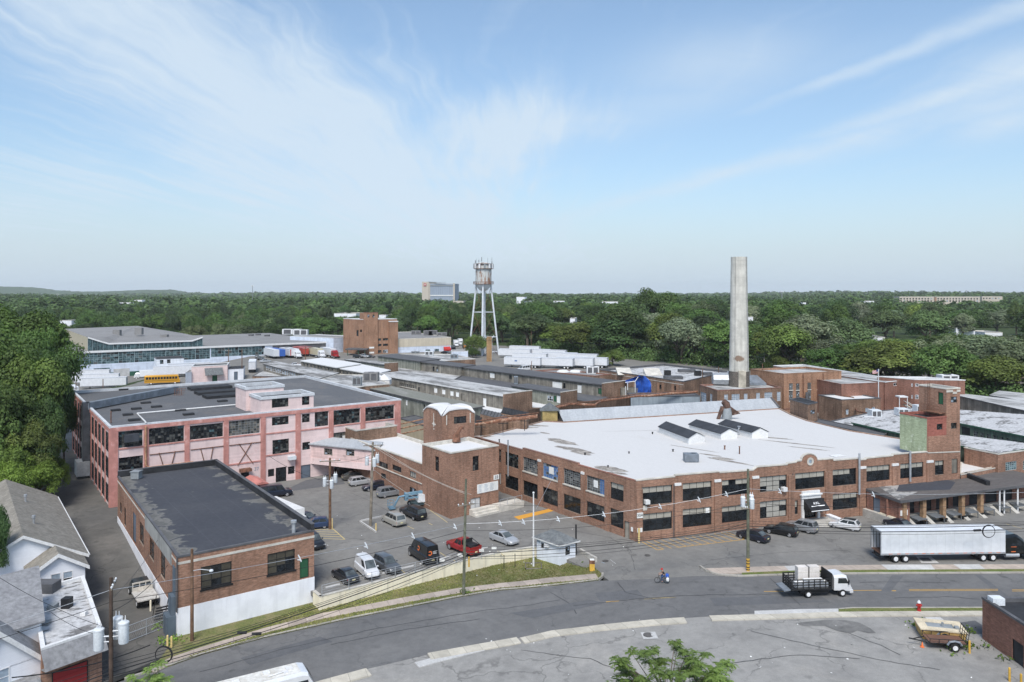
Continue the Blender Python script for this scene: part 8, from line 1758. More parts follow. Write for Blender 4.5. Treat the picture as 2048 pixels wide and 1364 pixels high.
def small_stack():
 D=318.0;c=PD(978.5,735,D);b=MB();w=5.4*D/F;zt=CH-(673-HY)*D/F
 rt=thing('brick_stack','square yellow brick stack in front of the water tower','chimney',(c.x,c.y,2))
 b.hexa([(c.x-w,c.y-w,2),(c.x+w,c.y-w,2),(c.x+w,c.y+w,2),(c.x-w,c.y+w,2)],[(c.x-w*.93,c.y-w*.93,zt-1.5),(c.x+w*.93,c.y-w*.93,zt-1.5),(c.x+w*.93,c.y+w*.93,zt-1.5),(c.x-w*.93,c.y+w*.93,zt-1.5)]);wpart(b,'shaft',M['bricktan'],rt)
 b=MB();b.box(c.x-w*1.03,c.x+w*1.03,c.y-w*1.03,c.y+w*1.03,zt-1.5,zt-.6);b.box(c.x-w*.85,c.x+w*.85,c.y-w*.85,c.y+w*.85,zt-.6,zt);wpart(b,'cap',M['bricktan'],rt)
 b=MB();p=PD(983.5,734,D);b.tube([p,PD(984,677,D),PD(988,670,D)],.12,6);wpart(b,'pipe',M['framew'],rt)
small_stack()
def tarp():
 D=214.0;s=lambda x,y,d=0:PD(1024+x/4,480+y/4,D+d);c=s(1010,1230);rt=thing('tarpaulin_shelter','crumpled bright blue tarpaulin over a white pipe frame between brick walls','shelter',(c.x,c.y,c.z));rr=random.Random(4)
 top=[s(960,1110),s(990,1092),s(1045,1090),s(1085,1110),s(1105,1160)];front=[]
 rows=[]
 n=12;prof=[(0,905,1120),(.0,985,1120)]
 b=MB();outline=[(990,1225),(992,1160),(975,1122),(960,1105),(1010,1088),(1055,1090)];back=[(1112,1225),(1116,1180),(1105,1130),(1085,1108),(1065,1092),(1060,1089)]
 m,k=len(outline),9
 grid=[[s(*outline[i]).lerp(s(back[i][0],back[i][1],5.5),j/k)+Vector((rr.uniform(-.12,.12),rr.uniform(-.3,.3),rr.uniform(-.16,.16)))*(1 if 0<j<k else.4)for j in range(k+1)]for i in range(m)]
 G2=[]
 for i in range(m-1):
  for f in(0,.5):G2.append([grid[i][j].lerp(grid[i+1][j],f)+Vector((rr.uniform(-.08,.08),rr.uniform(-.2,.2),rr.uniform(-.1,.1)))*(1 if f else 0)for j in range(k+1)])
 G2.append(grid[-1])
 for i in range(len(G2)-1):
  for j in range(k):b.quad(G2[i][j],G2[i][j+1],G2[i+1][j+1],G2[i+1][j])
 b.quad(s(960,1105),s(905,1125,1),s(898,1140,5),s(1055,1090,5));b.quad(s(905,1125,1),s(960,1105),s(975,1122),s(920,1150,1))
 wpart(b,'tarpaulin',M['tarp'],rt,fix=False)
 b=MB();b.poly([s(1060,1092,6),s(1090,1110,6),s(1114,1150,6),s(1116,1195,6),s(1104,1225,6),s(1060,1200,6)]);wpart(b,'white_sheet',M['copingw'],rt,fix=False)
 b=MB()
 for a,e in(((985,1225),(985,1130)),((985,1130),(905,1140)),((925,1200),(925,1145)),((910,1250),(908,1170)),((985,1130),(1010,1095))):b.tube([s(*a),s(*e)],.11,6)
 wpart(b,'pipe_frame',M['framew'],rt)
 b=MB();p=s(960,1215);b.box(p.x-3.2,p.x+1.6,p.y,p.y+2,p.z-3,p.z+1.1);wpart(b,'timber_base',M['wood'],rt)
tarp()
def pole(px,py_top,py_base,D,zbase,label,mt='pole',r=.17,arms=(),cans=(),lamp=None,lean=0.0,band=None,group='wooden utility poles',stub=None,cs=1.0):
 b0=PD(px,py_base,D)if zbase is None else Vector(((px-CX)*D/F,D,zbase));zt=CH-(py_top-HY)*D/F;zb=b0.z
 rt=thing('utility_pole',label,'utility pole',(b0.x,b0.y,zb),0,group);H=zt-zb
 b=MB();b.tube([(0,0,-.2),(lean*.5,0,H*.5),(lean,0,H)],[r*1.1,r,r*.78],10);b.build('shaft',M[mt],rt,smooth=50)
 for z,ln,ang in arms:
  f=z/H;a=Vector((math.cos(ang),math.sin(ang),0));t=Vector((-a.y,a.x,0));b=MB();b.obox((lean*f,0,0)-t*.2 if False else Vector((lean*f,0,0))-t*.2,a,t,-ln/2,ln/2,-.06,.06,z-.06,z+.06);o=b.build('crossarm',M['poleg'],rt)
  q=MB()
  for k in(-.46,-.2,.2,.46):p=Vector((lean*f,0,z))-t*.2+a*ln*k;q.tube([p,p+UZ*.28],[.05,.03],6);q.lathe([(.03,.1),(.085,.14),(.085,.2),(.03,.26)],8,p)
  q.build('insulator',M['can'],o)
 for z,ang,d in cans:
  p=Vector((lean*z/H+math.cos(ang)*d,math.sin(ang)*d,z));q=MB();q.lathe([(a_*cs,b_*cs)for a_,b_ in((0,-.62),(.26,-.62),(.29,-.55),(.29,.5),(.31,.52),(.31,.6),(.2,.68),(0,.7))],16,p);o=q.build('transformer',M['can'],rt,smooth=40)
  q=MB()
  for k in(-.12,.14):q.tube([p+Vector((k,0,.66*cs)),p+Vector((k,0,1.0*cs))],[.05,.03],6)
  q.build('bushing',M['framew'],o)
  q=MB();q.tube([Vector((lean*z/H,0,z+.2)),p+Vector((0,0,.2))],.07,6);q.tube([Vector((lean*z/H,0,z-.25)),p+Vector((0,0,-.25))],.06,6);q.build('bracket',M['steel'],o)
 if lamp:
  z,ln=lamp;q=MB();q.tube([(0,0,z),(ln*.5,-.05,z+.18),(ln,-.1,z+.1)],.045,6);q.build('lamp_arm',M['steel'],rt);q=MB();q.lathe([(0,-.12),(.16,-.1),(.22,0),(.17,.12),(0,.16)],12,(ln+.15,-.1,z+.05));q.build('lamp_head',M['can'],rt,smooth=50)
 if band:
  q=MB();q.lathe([(r*1.12,.1),(r*1.2,.1),(r*1.2,1.7),(r*1.12,1.7)],12);q.build('poster',M[band],rt);q=MB()
  for z in(.25,.55,1.0,1.35):q.lathe([(r*1.205,z),(r*1.23,z),(r*1.23,z+.12),(r*1.205,z+.12)],12)
  q.build('poster_print',M['ink'],rt)
 if stub:q=MB();q.tube([(.35,-.1,0),(.35,-.1,1.6)],.07,6);q.build('guard_post',M[stub],rt)
 return rt,Vector((b0.x,b0.y,zb))
p1=pole(222,1155,1470,62,-1.5,'dark utility pole with three grey transformers before the flat-roofed garage','poled',.17,[(12.3,2.2,1.9)],[(7.9,3.3,.95),(8.3,.25,.95),(8.4,1.5,.9)],cs=1.4)
p2=pole(384,1098,1283,78.4,-1.5,'plain brown pole with street lamp at the white base of the brick block','pole',.17,[],[],(7.4,1.9))
p3=pole(660,916,1058,111,0,'brown pole with three grey transformers in the hatched yellow triangle','pole',.19,[(10.1,3.0,.25)],[(6.9,3.05,.8),(6.7,-.9,.55),(7.4,.5,.8)],stub='yellowpale')
p4=pole(741,884,1052,112.5,0,'tall leaning grey-brown pole with transformers beside the minivan','poleg',.2,[(12.1,2.8,.2)],[(9.7,3.1,.8),(9.6,-.8,.55),(10.0,.4,.75)],lean=.35,stub=None)
p5=pole(927,958,1190,90.2,-1.4,'mossy brown pole on the lawn edge before the number 33 block','polegr',.17,[(10.9,2.2,.5)],[],lean=.3)
p6=pole(1496,938,1143,94,0,'greenish pole with three transformers and yellow posters in front of the brick factory','polegr',.18,[(8.0,.9,.1)],[(8.75,3.05,.62),(8.6,-.6,.5),(8.9,.55,.6)],band='yellow')
def cable(pts,r,label,group='overhead cables',mt='black',sag=None,name='overhead_cable',clips=0):
 P_=[]
 for(a,b,s)in pts:
  n_=14
  for i in range(n_+(1 if(a,b,s)==pts[-1]else 0)):
   f=i/n_;p=a.lerp(b,f);p.z-=s*4*f*(1-f);P_.append(p)
 o=thing(name,label,'cable',P_[0],0,group);q=MB();q.tube(P_,r,5);wpart(q,'wire',M[mt],o)
 if clips:
  q=MB()
  for k in clips:
   i=min(len(P_)-2,int(k*(len(P_)-1)));p=P_[i].lerp(P_[i+1],k*(len(P_)-1)-i);q.tube([p+Vector((-.12,0,.28)),p+Vector((.02,0,.02)),p+Vector((.2,0,-.42))],[.05,.09,.05],5);q.tube([p+Vector((-.2,0,-.2)),p+Vector((.22,0,-.28))],.05,5)
  wpart(q,'spacer',M['can'],o)
 return o
X1,X5,X6,X7=(Vector((-33.2,62,0)),Vector((-5.7,90.2,0)),Vector((29.6,94,0)),Vector((80,97,0)))
X0=Vector((-60,36,0))
def run(z0,z1,z5,z6,z7,s,off=0):q=[v+Vector((0,off,0))for v in(X0,X1,X5,X6,X7)];z=(z0,z1,z5,z6,z7);return[(q[i]+UZ*z[i],q[i+1]+UZ*z[i+1],s[i])for i in range(4)]
cable(run(10,10.4,7.2,10.4,10,(.8,.3,.9,.9)),.022,'topmost pale wire with white clips along the road poles',mt='steel',clips=(.36,.41,.45,.49,.53,.55,.58,.62,.67,.705,.73,.77,.83))
cable(run(9.2,9.4,6.4,8.6,8.6,(.8,.5,1.0,.9)),.025,'second dark wire under the clipped wire along the road')
for k,(dz,of,r,l)in enumerate(((0,0,.048,'thickest black bundle of cable along the road'),(.28,.12,.026,'thin black cable just above the thickest bundle'),(-.3,-.1,.034,'black cable just below the thickest bundle'),(.62,.2,.022,'thin cable highest above the bundle'),(-.55,.15,.022,'lowest sagging cable of the bundle'))):
 cable(run(4.6+dz,3.6+dz,3.6+dz*1.2,5.7+dz,5.6+dz,(.6,.5+.12*k,.6+.1*k,.5+.1*k),of),r,l)
T3,T4,T5=Vector((-26.9,111,9.9)),Vector((-21.1,112.5,12.2)),Vector((-5.4,90.2,10.7))
cable([(T4,T5,.5)],.02,'wire from the leaning pole to the lawn pole',mt='stone');cable([(T4+Vector((.5,0,.1)),T5+Vector((.5,0,0)),.7)],.02,'second wire from the leaning pole to the lawn pole',mt='stone')
cable([(T3,T4-UZ*1.5,.4)],.025,'short cable between the two parking-lot poles');cable([(T3-UZ*3,PD(535,910,132),.6)],.03,'cable from the triangle pole to the pink factory wall')
cable([(T4-UZ*3.5,PD(860,1012,118),.3)],.025,'slanting guy wire from the leaning pole to the brick wall',mt='stone');cable([(T5-UZ*1,PD(1205,1000,104),.5)],.02,'wire from the lawn pole to the side wall of the brick factory')
cable([(PD(1123,922,121),PD(1072,1018,104),.0)],.025,'guy wire before the blue boarded window',mt='steel');cable([(X6+UZ*7.9,PD(1290,1010,105),.8)],.02,'wire from the poster pole to the corner of the brick factory');cable([(X6+UZ*6.2,PD(1300,1075,103),.7)],.03,'low cable from the poster pole to the yellow bay');cable([(X6+UZ*9.4,PD(1800,985,112),.6)],.02,'wire from the poster pole to the dock canopy')
cable([(X1+UZ*9.6,PD(315,1080,86),.5)],.02,'service wire from the transformer pole to the alley wall');cable([(X1+UZ*8.6,PD(336,1130,83),.6)],.03,'thick service cable from the transformer pole to the stair enclosure');cable([(X1+UZ*6.5,PD(90,1215,70),.5)],.02,'service wire from the transformer pole to the garage roof');cable([(X1+UZ*7.2,PD(-40,1130,60),.5)],.02,'wire from the transformer pole out over the house roof')
cable([(Vector((-40,60,4.2)),PD(300,1290,72),.5)],.05,'loose black cable above the pavement at the alley mouth')
def coil(px,py,d,r,l):
 p=PD(px,py,d);q=MB();
 for k in range(3):q.tube([p+Vector((r*(1+.04*k)*math.cos(a),.04*k,r*(1+.04*k)*math.sin(a)))for a in[i*2*math.pi/24 for i in range(25)]],.035,5,cap=False)
 o=q.build('cable_coil',M['black']);tag(o,l,'cable coil','cable coils on the overhead bundle')
coil(327,1310,70,.75,'loop of spare black cable near the alley gate');coil(1978,1063,95,.75,'loop of spare cable against the white trailer top')
for x,y,d,l in((484,1266,75,'black splice box on the cable bundle by the white base'),(513,1268,75,'second black splice box beside the first on the bundle'),(1955,1061,95,'black splice case before the white trailer')):
 p=PD(x,y,d);q=MB();q.tube([p-Vector((.45,0,0)),p+Vector((.45,.05,.03))],.15,8);tag(q.build('splice_case',M['black']),l,'splice case','splice cases on the overhead bundle')
g=on(1067,1134,hs);fp=thing('flagpole','bare white flagpole in a square timber bed on the lawn','flagpole',g+UZ*.1)
b=MB();b.tube([(0,0,0),(0,0,9.6)],[.13,.08],10);b.build('mast',M['copingw'],fp);b=MB();b.lathe([(0,9.55),(.1,9.6),(.15,9.72),(.1,9.85),(0,9.88)],12);b.build('finial',M['copingw'],fp);b=MB()
for a in((-1.1,-1.0,-1.1,1.1),(1.0,1.1,-1.1,1.1),(-1.1,1.1,-1.1,-1.0),(-1.1,1.1,1.0,1.1)):b.box(*a,0,.14)
b.build('bed_edge',M['wood'],fp)
g=on(1152,1117,hs);b=MB();b.tube([(0,0,0),(0,0,4.6)],.11,8);o=b.build('steel_post',M['black']);o.location=g;tag(o,'plain black steel post beside the gatehouse','post')
g=on(1184,1142,hs);yb=thing('yellow_post_box','rusty yellow square post at the end of the short concrete wall','post',g);b=MB();b.box(-.32,.32,-.3,.3,0,1.0);b.build('base',M['yellow'],yb);b=MB();b.box(-.33,.33,-.31,.31,1.0,1.45);b.build('rusty_top',M['rust'],yb);b=MB();b.box(-.28,.28,-.28,.28,1.45,1.5);b.build('lid',M['paper'],yb)
g=on(1838,1223,hs);fh=thing('fire_hydrant','red fire hydrant with silver cap on the grass verge','fire hydrant',g+UZ*.1);b=MB();b.lathe([(.22,0),(.22,.08),(.17,.1),(.16,.75),(.2,.78),(.2,.85)],14);b.tube([(-.3,0,.6),(.3,0,.6)],.09,10);b.tube([(0,-.3,.55),(0,0,.55)],.1,10);b.build('barrel',M['red'],fh,smooth=40);b=MB();b.lathe([(.2,.85),(.17,1.0),(.08,1.08),(.05,1.16),(0,1.16)],14);b.build('cap',M['can'],fh,smooth=40)
for x,y,l,m_ in((1939,1306,'thin yellow bollard behind the utility trailer','yellow'),(2019,1362,'yellow bollard before the dark garage door, at the frame edge','yellow'),(2042,1375,'yellow bollard nearest the garage door','yellow'),(343,1296,'tall yellow bollard at the alley gate','yellowpale'),(335,1294,'short yellow bollard at the alley gate','yellowpale'),(301,1222,'cream bollard behind the flatbed truck','cream'),(752,1063,'yellow bollard with a base beside the leaning pole','yellowpale'),(938,1132,'slim yellow post behind the red pickup','yellow'),(1194,1050,'cream stub post at the foot of the factory side wall','cream')):
 h=ha if x<330 else(hn if 620<x<1210 else hs);g=on(x,y,h);q=MB();q.lathe([(.1,-.1),(.1,1.15),(.07,1.22),(0,1.24)],10);o=q.build('bollard',M[m_]);o.location=g;tag(o,l,'bollard','bollards')
for x,y,l in((1008,1139,'first thin black stake in the lawn'),(1030,1136,'second thin black stake in the lawn, nearer the flagpole')):
 g=on(x,y,hs);q=MB();q.tube([(0,0,0),(0,0,1.9)],.05,6);o=q.build('stake',M['black']);o.location=g;tag(o,l,'stake','stakes in the lawn')
for a,b_,l in(((722,1043),(782,1030),'white edging beam behind the leaning pole'),((720,1044),(752,1065),'pale edging beam before the leaning pole')):
 p,q_=P(*a),P(*b_);q=MB();d=(q_-p);L_=d.length;d.normalize();q.obox((0,0,0),d,Vector((-d.y,d.x,0)),0,L_,-.1,.1,0,.22);o=q.build('edging_beam',M['conlight']);o.location=p;tag(o,l,'edging','edging beams')
ga,gb=on(250,1287,hs),on(334,1254,hs);gt=thing('chain_link_gate','galvanised chain-link gate standing open at the alley mouth','gate',ga);d=gb-ga;b=MB()
for f in(0,.5,1):b.tube([d*f,d*f+UZ*1.7],.045,6)
for z in(.1,.9,1.7):b.tube([UZ*z,d+UZ*z],.04,6)
b.build('gate_frame',M['steel'],gt);b=MB()
for k in range(26):f=k/25;b.tube([d*f+UZ*.1,d*min(1,f+.12)+UZ*1.7],.008,3);b.tube([d*f+UZ*.1,d*max(0,f-.12)+UZ*1.7],.008,3)
b.build('chain_link',M['steel'],gt)
g=PD(1757,832,196);fl=thing('flagpole','tall thin flagpole flying a striped flag before the white annex','flagpole',g);H=CH-(738-HY)*196/F-g.z
b=MB();b.tube([(0,0,0),(0,0,H)],.11,6);b.build('mast',M['can'],fl);b=MB();nx_=8
for k in range(13):
 for j in range(nx_):
  x0,x1=-1.55*j/nx_,-1.55*(j+1)/nx_;dz0,dz1=-.28*(j/nx_),-.28*((j+1)/nx_);y0,y1=.15*math.sin(j*1.1),.15*math.sin((j+1)*1.1);z1,z0=H-.15-k*.07,H-.15-(k+1)*.07
  m_=2 if(k<7 and j<3)else(0 if k%2==0 else 1);b.quad((x0,y0,z0+dz0),(x1,y1,z0+dz1),(x1,y1,z1+dz1),(x0,y0,z1+dz0),m_)
b.build('flag',[mplain('flag_red',(.45,.05,.06),.8),M['copingw'],mplain('flag_blue',(.03,.05,.18),.8)],fl,fix=False)
for x,yt,yb,d,l in((611,693,733,300,'dark pole before the dock trailers'),(484,697,746,262,'thin pole beside the lone white trailer'),(457,697,748,268,'pole beside the mill wall behind the roof hut'),(927,681,702,345,'thin pole by the white trucks under the trees'),(1405,737,775,225,'dark pole before the silver-roofed brick hall'),(1437,733,775,228,'pole with crossarm behind the boiler house'),(1525,727,748,215,'thin pole on the power house roof edge'),(1063,722,746,280,'thin pole beside the white van'),(1062.5,662,696,380,'pale pole at the edge of the trees behind the trailers'),(882,704,720,320,'thin pole on the silver roof before the tan hall')):
 pole(x,yt,yb,d,None,l,'pole',.14,[(CH-(yt-HY)*d/F-(CH-(yb-HY)*d/F)-.8,2.0,.3)]if x in(1437,611,457)else[],group='slim poles in the rear yards')
def rider():
 g=on(1324,1166.5,hs);hd=(-.985,.17);an=hdg(hd)
 bk=thing('bicycle','dark bicycle ridden across the road','bicycle',g,an)
 for x in(-.55,.55):
  q=MB();q.tube([Vector((x+.33*math.cos(a),0,.35+.33*math.sin(a)))for a in[i*2*math.pi/24 for i in range(25)]],.028,6,cap=False);o=q.build('wheel',M['rubber'],bk);q=MB()
  for k in range(9):a=k*2*math.pi/9;q.tube([(x,0,.35),(x+.31*math.cos(a),0,.35+.31*math.sin(a))],.006,3)
  q.build('spokes',M['steel'],o)
 q=MB()
 for a,b_ in(((-.55,0,.35),(-.1,0,.33)),((-.1,0,.33),(-.25,0,.88)),((-.55,0,.35),(-.22,0,.78)),((-.1,0,.33),(.42,0,.82)),((-.23,0,.8),(.4,0,.92)),((.55,0,.35),(.38,0,1.0))):q.tube([a,b_],.022,6)
 q.tube([(.38,-.28,1.08),(.42,0,1.02),(.38,.28,1.08)],.018,6);q.tube([(-.75,-.1,.74),(-.3,0,.74)],.02,5);q.tube([(-.1,-.14,.2),(-.1,.14,.46)],.018,5);q.build('frame',M['black'],bk)
 q=MB();q.box(-.38,-.12,-.08,.08,.88,.95);q.build('saddle',M['black'],bk)
 pr=thing('person','rider in red cap, dark shirt and jeans pedalling a bicycle','person',g,an)
 def skin(nm,verts,edges,m,parent=pr):
  me=bpy.data.meshes.new(nm);me.from_pydata([v[0]for v in verts],edges,[]);me.materials.append(m);o=link(nm,me,parent)
  md=o.modifiers.new('skin','SKIN');md.use_smooth_shade=True
  for sv,v in zip(me.skin_vertices[0].data,verts):sv.radius=(v[1],v[1])
  me.skin_vertices[0].data[0].use_root=True;s2=o.modifiers.new('sub','SUBSURF');s2.levels=1;s2.render_levels=1;return o
 V=[((-.25,0,.98),.13),((-.2,0,1.2),.13),((-.1,0,1.42),.14),((-.06,0,1.54),.055),((-.03,0,1.6),.07),((-.01,0,1.68),.095),((0,0,1.75),.085)];E_=[(0,1),(1,2),(2,3),(3,4),(4,5),(5,6)]
 for s in(-1,1):
  k=len(V);V+=[((-.1,s*.19,1.42),.07),((.1,s*.25,1.22),.05),((.33,s*.25,1.11),.035),((.39,s*.25,1.095),.035)];E_+=[(2,k),(k,k+1),(k+1,k+2),(k+2,k+3)]
  for f in range(5):V.append(((.42+(.0 if f<4 else-.03),s*(.21+.02*f),1.06 if f<4 else 1.1),.011));E_.append((k+3,len(V)-1))
  k=len(V);kn=(.13,s*.13,.82)if s>0 else(.1,s*.13,.98);ft=(-.1,s*.14,.3)if s>0 else(-.1,s*.14,.52)
  V+=[((-.2,s*.1,.94),.095),(kn,.06),((ft[0],ft[1],ft[2]),.04),((ft[0]+.17,ft[1],ft[2]-.06),.035)];E_+=[(0,k),(k,k+1),(k+1,k+2),(k+2,k+3)]
 skin('body',V,E_,M['skin'])
 S_=[((-.25,0,1.0),.15),((-.2,0,1.2),.15),((-.1,0,1.44),.155)];Es=[(0,1),(1,2)]
 for s in(-1,1):k=len(S_);S_+=[((-.1,s*.2,1.43),.085),((.0,s*.235,1.32),.075)];Es+=[(2,k),(k,k+1)]
 skin('shirt',S_,Es,M['shirt'])
 T_=[((-.25,0,.97),.145)];Et=[]
 for s in(-1,1):k=len(T_);kn=(.13,s*.13,.82)if s>0 else(.1,s*.13,.98);an_=(-.09,s*.14,.36)if s>0 else(-.09,s*.14,.57);T_+=[((-.2,s*.1,.94),.11),(kn,.078),(an_,.06)];Et+=[(0,k),(k,k+1),(k+1,k+2)]
 skin('trousers',T_,Et,M['denim'])
 q=MB();q.lathe([(.125,1.68),(.12,1.76),(.08,1.84),(0,1.87)],12,(0,0,0));q.box(.06,.22,-.09,.09,1.68,1.7);q.build('cap',M['red'],pr,smooth=40)
 q=MB();q.box(.075,.105,-.05,-.025,1.66,1.675);q.box(.075,.105,.025,.05,1.66,1.675);q.box(.08,.125,-.015,.015,1.62,1.66);q.box(.075,.1,-.03,.03,1.59,1.6);q.build('face',M['ink'],pr)
 mt=Matrix.Rotation(an,4,'Z')
 for lb,cat,off,sz,m_ in(('blue rucksack on the rear rack behind the rider','bag',(-.62,0,.78),(.2,.2,.42),'tarp'),('white carrier bag hanging beside the rear wheel of the bicycle','bag',(-.66,.22,.38),(.17,.1,.42),'copingw')):
  r=thing('bag',lb,cat,g+mt@Vector(off),an);q=MB();x,y,h=sz;q.loft([[Vector((a*x*k_,b_*y*k_,z))for a,b_ in((-1,-.8),(-.8,-1),(.8,-1),(1,-.8),(1,.8),(.8,1),(-.8,1),(-1,.8))]for z,k_ in((0,.8),(h*.2,1),(h*.7,.98),(h*.92,.75),(h,.4))]);q.build('sack',M[m_],r,smooth=60)
  q=MB();q.tube([(-.08,0,h),(-.05,0,h+.1),(.05,0,h+.1),(.08,0,h)],.015,5);q.build('handle',M[m_],r)
rider()
def far_box(name,label,x0,x1,yt,yb,D,dep,wm,rm='rmid',cat='building',wins={},group=None):
 a,b_=PD(x0,yb,D),PD(x1,yb,D);pts=[V2(a),V2(b_),V2(b_)+Vector((dep*.15,dep,0)),V2(a)+Vector((dep*.15,dep,0))]
 return building(name,label,cat,pts,max(-2,a.z-6),CH-(yt-HY)*D/F,wm,rm,'stone',.4,.6,.2,wins,group)
M['curtain']=mwall('pale_curtain_wall',(.30,.35,.42),'panel',4.2,.45,.1);M['ptan']=mwall('pale_tan_precast',(.52,.46,.38),None,1,0,.1)
D=1450.0
tw=far_box('office_tower','distant tan and glass office slab with a red logo and roof lettering',844,857.5,563.5,604,D,60,'ptan',cat='office tower')
w2=far_box('office_tower','distant glass-fronted office block wing with dark roof lettering',857.6,908.5,567.5,604,D+4,40,'curtain',cat='office tower')
c=PD(850,569.5,D-1.0);q=MB();q.box(c.x-2.5,c.x+2.5,c.y,c.y+.8,c.z-2.5,c.z+2.5);wpart(q,'logo',M['red'],tw[0]);q=MB();q.box(c.x-1.1,c.x+1.1,c.y-.2,c.y,c.z-1.1,c.z+1.1);wpart(q,'logo_mark',M['paper'],tw[0])
text('lettering','NABISCO',5.2,PD(880,566.2,D+3),(1,0,0),UZ,M['frameg'],w2[0],w2[0],depth=.4)
for x in(858.5,908):q=MB();c=PD(x,570,D+2.5);q.box(c.x-1.6,c.x+1.6,c.y,c.y+1.6,c.z-34,CH-(566.5-HY)*D/F);wpart(q,'pier',M['ptan'],w2[0])
q=MB();c0,c1=PD(859,569.5,D+3.2),PD(907.5,572,D+3.2);q.box(c0.x,c1.x,c0.y,c0.y+.6,c1.z,c0.z);wpart(q,'dark_band',M['frameg'],w2[0])
q=MB();c0,c1=PD(859,590,D+3.2),PD(907.5,592,D+3.2);q.box(c0.x,c1.x,c0.y,c0.y+.6,c1.z,c0.z);wpart(q,'pale_band',M['paper'],w2[0])
far_box('low_building','low tan building at the foot of the distant glass office block',906,927,602,609,D-150,40,'ptan')
far_box('white_building','distant white cube-shaped building right of the water tower',1033,1049,594,609,1250,30,'white');far_box('white_building','distant long white building beside the white cube',1048,1064,601.5,609,1240,30,'white')
for x0,x1,yt,yb,d,l in((262,284,600,607,1300,'distant white block among the trees above the mill roof'),(236,262,605,609,1280,'distant low white block beside the other above the mill roof'),(120,143,641,656,520,'white house among the trees behind the mill'),(1107,1128,602,607,1300,'distant cream block between the trees'),(1204,1236,603.5,608,1100,'distant pale roof beyond the big tree'),(1140,1150,637,650,560,'white gable among the trees behind the trailers'),(668,712,627,636,640,'white roofs between the trees behind the brick stair tower'),(1494,1506,634,648,520,'white house half hidden behind the chimney'),(1912,1950,656,672,430,'white church-like building in the trees at the far side'),(1970,2005,665,674,440,'long white roof among the trees beside the church'),(1728,1748,602,606,1200,'distant pale roof on the wooded ridge'),(1605,1612,605,609,1100,'tiny white building on the wooded ridge'),(1745,1770,675,684,400,'pale roofs seen through the trees behind the power house'),(758,772,630,636,640,'second white roof between the trees')):
 far_box('white_building',l,x0,x1,yt,yb,d,22,'white','rsilver',group='pale buildings among the trees')
far_box('apartment_block','distant long cream and brick apartment block on the ridge',1799,1870,593.5,606,1150,25,'ptan','rsilver','apartment block',{0:[(1801+k*6,1804+k*6,596,599,1,1,'small')for k in range(11)]+[(1801+k*6,1804+k*6,600.5,603.5,1,1,'small')for k in range(11)]})
far_box('apartment_block','second distant cream and brick apartment block on the ridge',1873,1960,593.5,606,1160,25,'ptan','rsilver','apartment block',{0:[(1875+k*6,1878+k*6,596,599,1,1,'small')for k in range(14)]+[(1875+k*6,1878+k*6,600.5,603.5,1,1,'small')for k in range(14)]})
far_box('apartment_block','distant pale apartment block end nearest the frame edge on the ridge',1964,2005,593,600,1180,25,'ptan','rsilver','apartment block',{0:[(1966+k*6,1969+k*6,595.5,598,1,1,'small')for k in range(6)]})
far_box('apartment_block','brick fronted bay between the distant apartment blocks',1869.8,1873.2,593.8,606,1148,20,'brick2','rsilver','apartment block')
for x,yt,yb,d,l in((505,571,600,1200,'distant lattice mast on the horizon above the mill'),(1564,583,605,900,'distant pole among the trees beside the chimney'),(115,588,600,1300,'distant thin mast before the hill')):
 p=PD(x,yb,d);h=CH-(yt-HY)*d/F-p.z;o=thing('radio_mast',l,'mast',p,0,'distant masts');q=MB();q.tube([(0,0,0),(0,0,h)],.5,5);q.build('shaft',M['frameg'],o);q=MB();q.box(-2,2,-.4,.4,h*.94,h);q.build('aerial',M['framew'],o)
def mleaf():
 t=NT('leaves');oi=t.n.new('ShaderNodeObjectInfo');pos=t.pos()
 wn=t.n.new('ShaderNodeNewGeometry');k=t.math('MULTIPLY',t.mr(wn.outputs['Random Per Island'],0,1,.84,1.16,False),t.math('MULTIPLY',t.mr(t.noise(pos,.28,3),.3,.7,.78,1.25),t.mr(t.noise(pos,.045,2),.35,.65,.64,1.38)))
 col=t.scl(t.mix(1.0,oi.outputs['Color'],(1.5,1.45,1.5),'MULTIPLY'),k);t.done(col,.62,0,.25)
 tr=t.n.new('ShaderNodeBsdfTranslucent');t.L(t.mix(1.0,col,(1.0,1.15,.6),'MULTIPLY'),tr.inputs['Color']);mx=t.n.new('ShaderNodeMixShader');mx.inputs[0].default_value=.28
 t.L(t.p.outputs[0],mx.inputs[1]);t.L(tr.outputs[0],mx.inputs[2]);t.L(mx.outputs[0],t.out.inputs[0]);return t.mat
M['leaf']=mleaf();M['bark']=mplain('bark',(.12,.095,.07),.95,.3,2)
def quads_mesh(name,C,N,S,rs,mat,aspect=.62):
 n=len(C);t=rs.normal(size=(n,3));t-=(t*N).sum(1,keepdims=True)*N;t/=np.linalg.norm(t,axis=1,keepdims=True)+1e-9;b=np.cross(N,t)
 S=S[:,None];v=np.stack([C-t*S,C-b*S*aspect+N*S*.12,C+t*S,C+b*S*aspect+N*S*.12],1).reshape(-1,3).astype(np.float32)
 me=bpy.data.meshes.new(name);me.vertices.add(4*n);me.loops.add(4*n);me.polygons.add(n)
 me.vertices.foreach_set('co',v.ravel());me.loops.foreach_set('vertex_index',np.arange(4*n,dtype=np.int32));me.polygons.foreach_set('loop_start',np.arange(0,4*n,4,dtype=np.int32))
 me.materials.append(mat);me.update();me.validate();return me
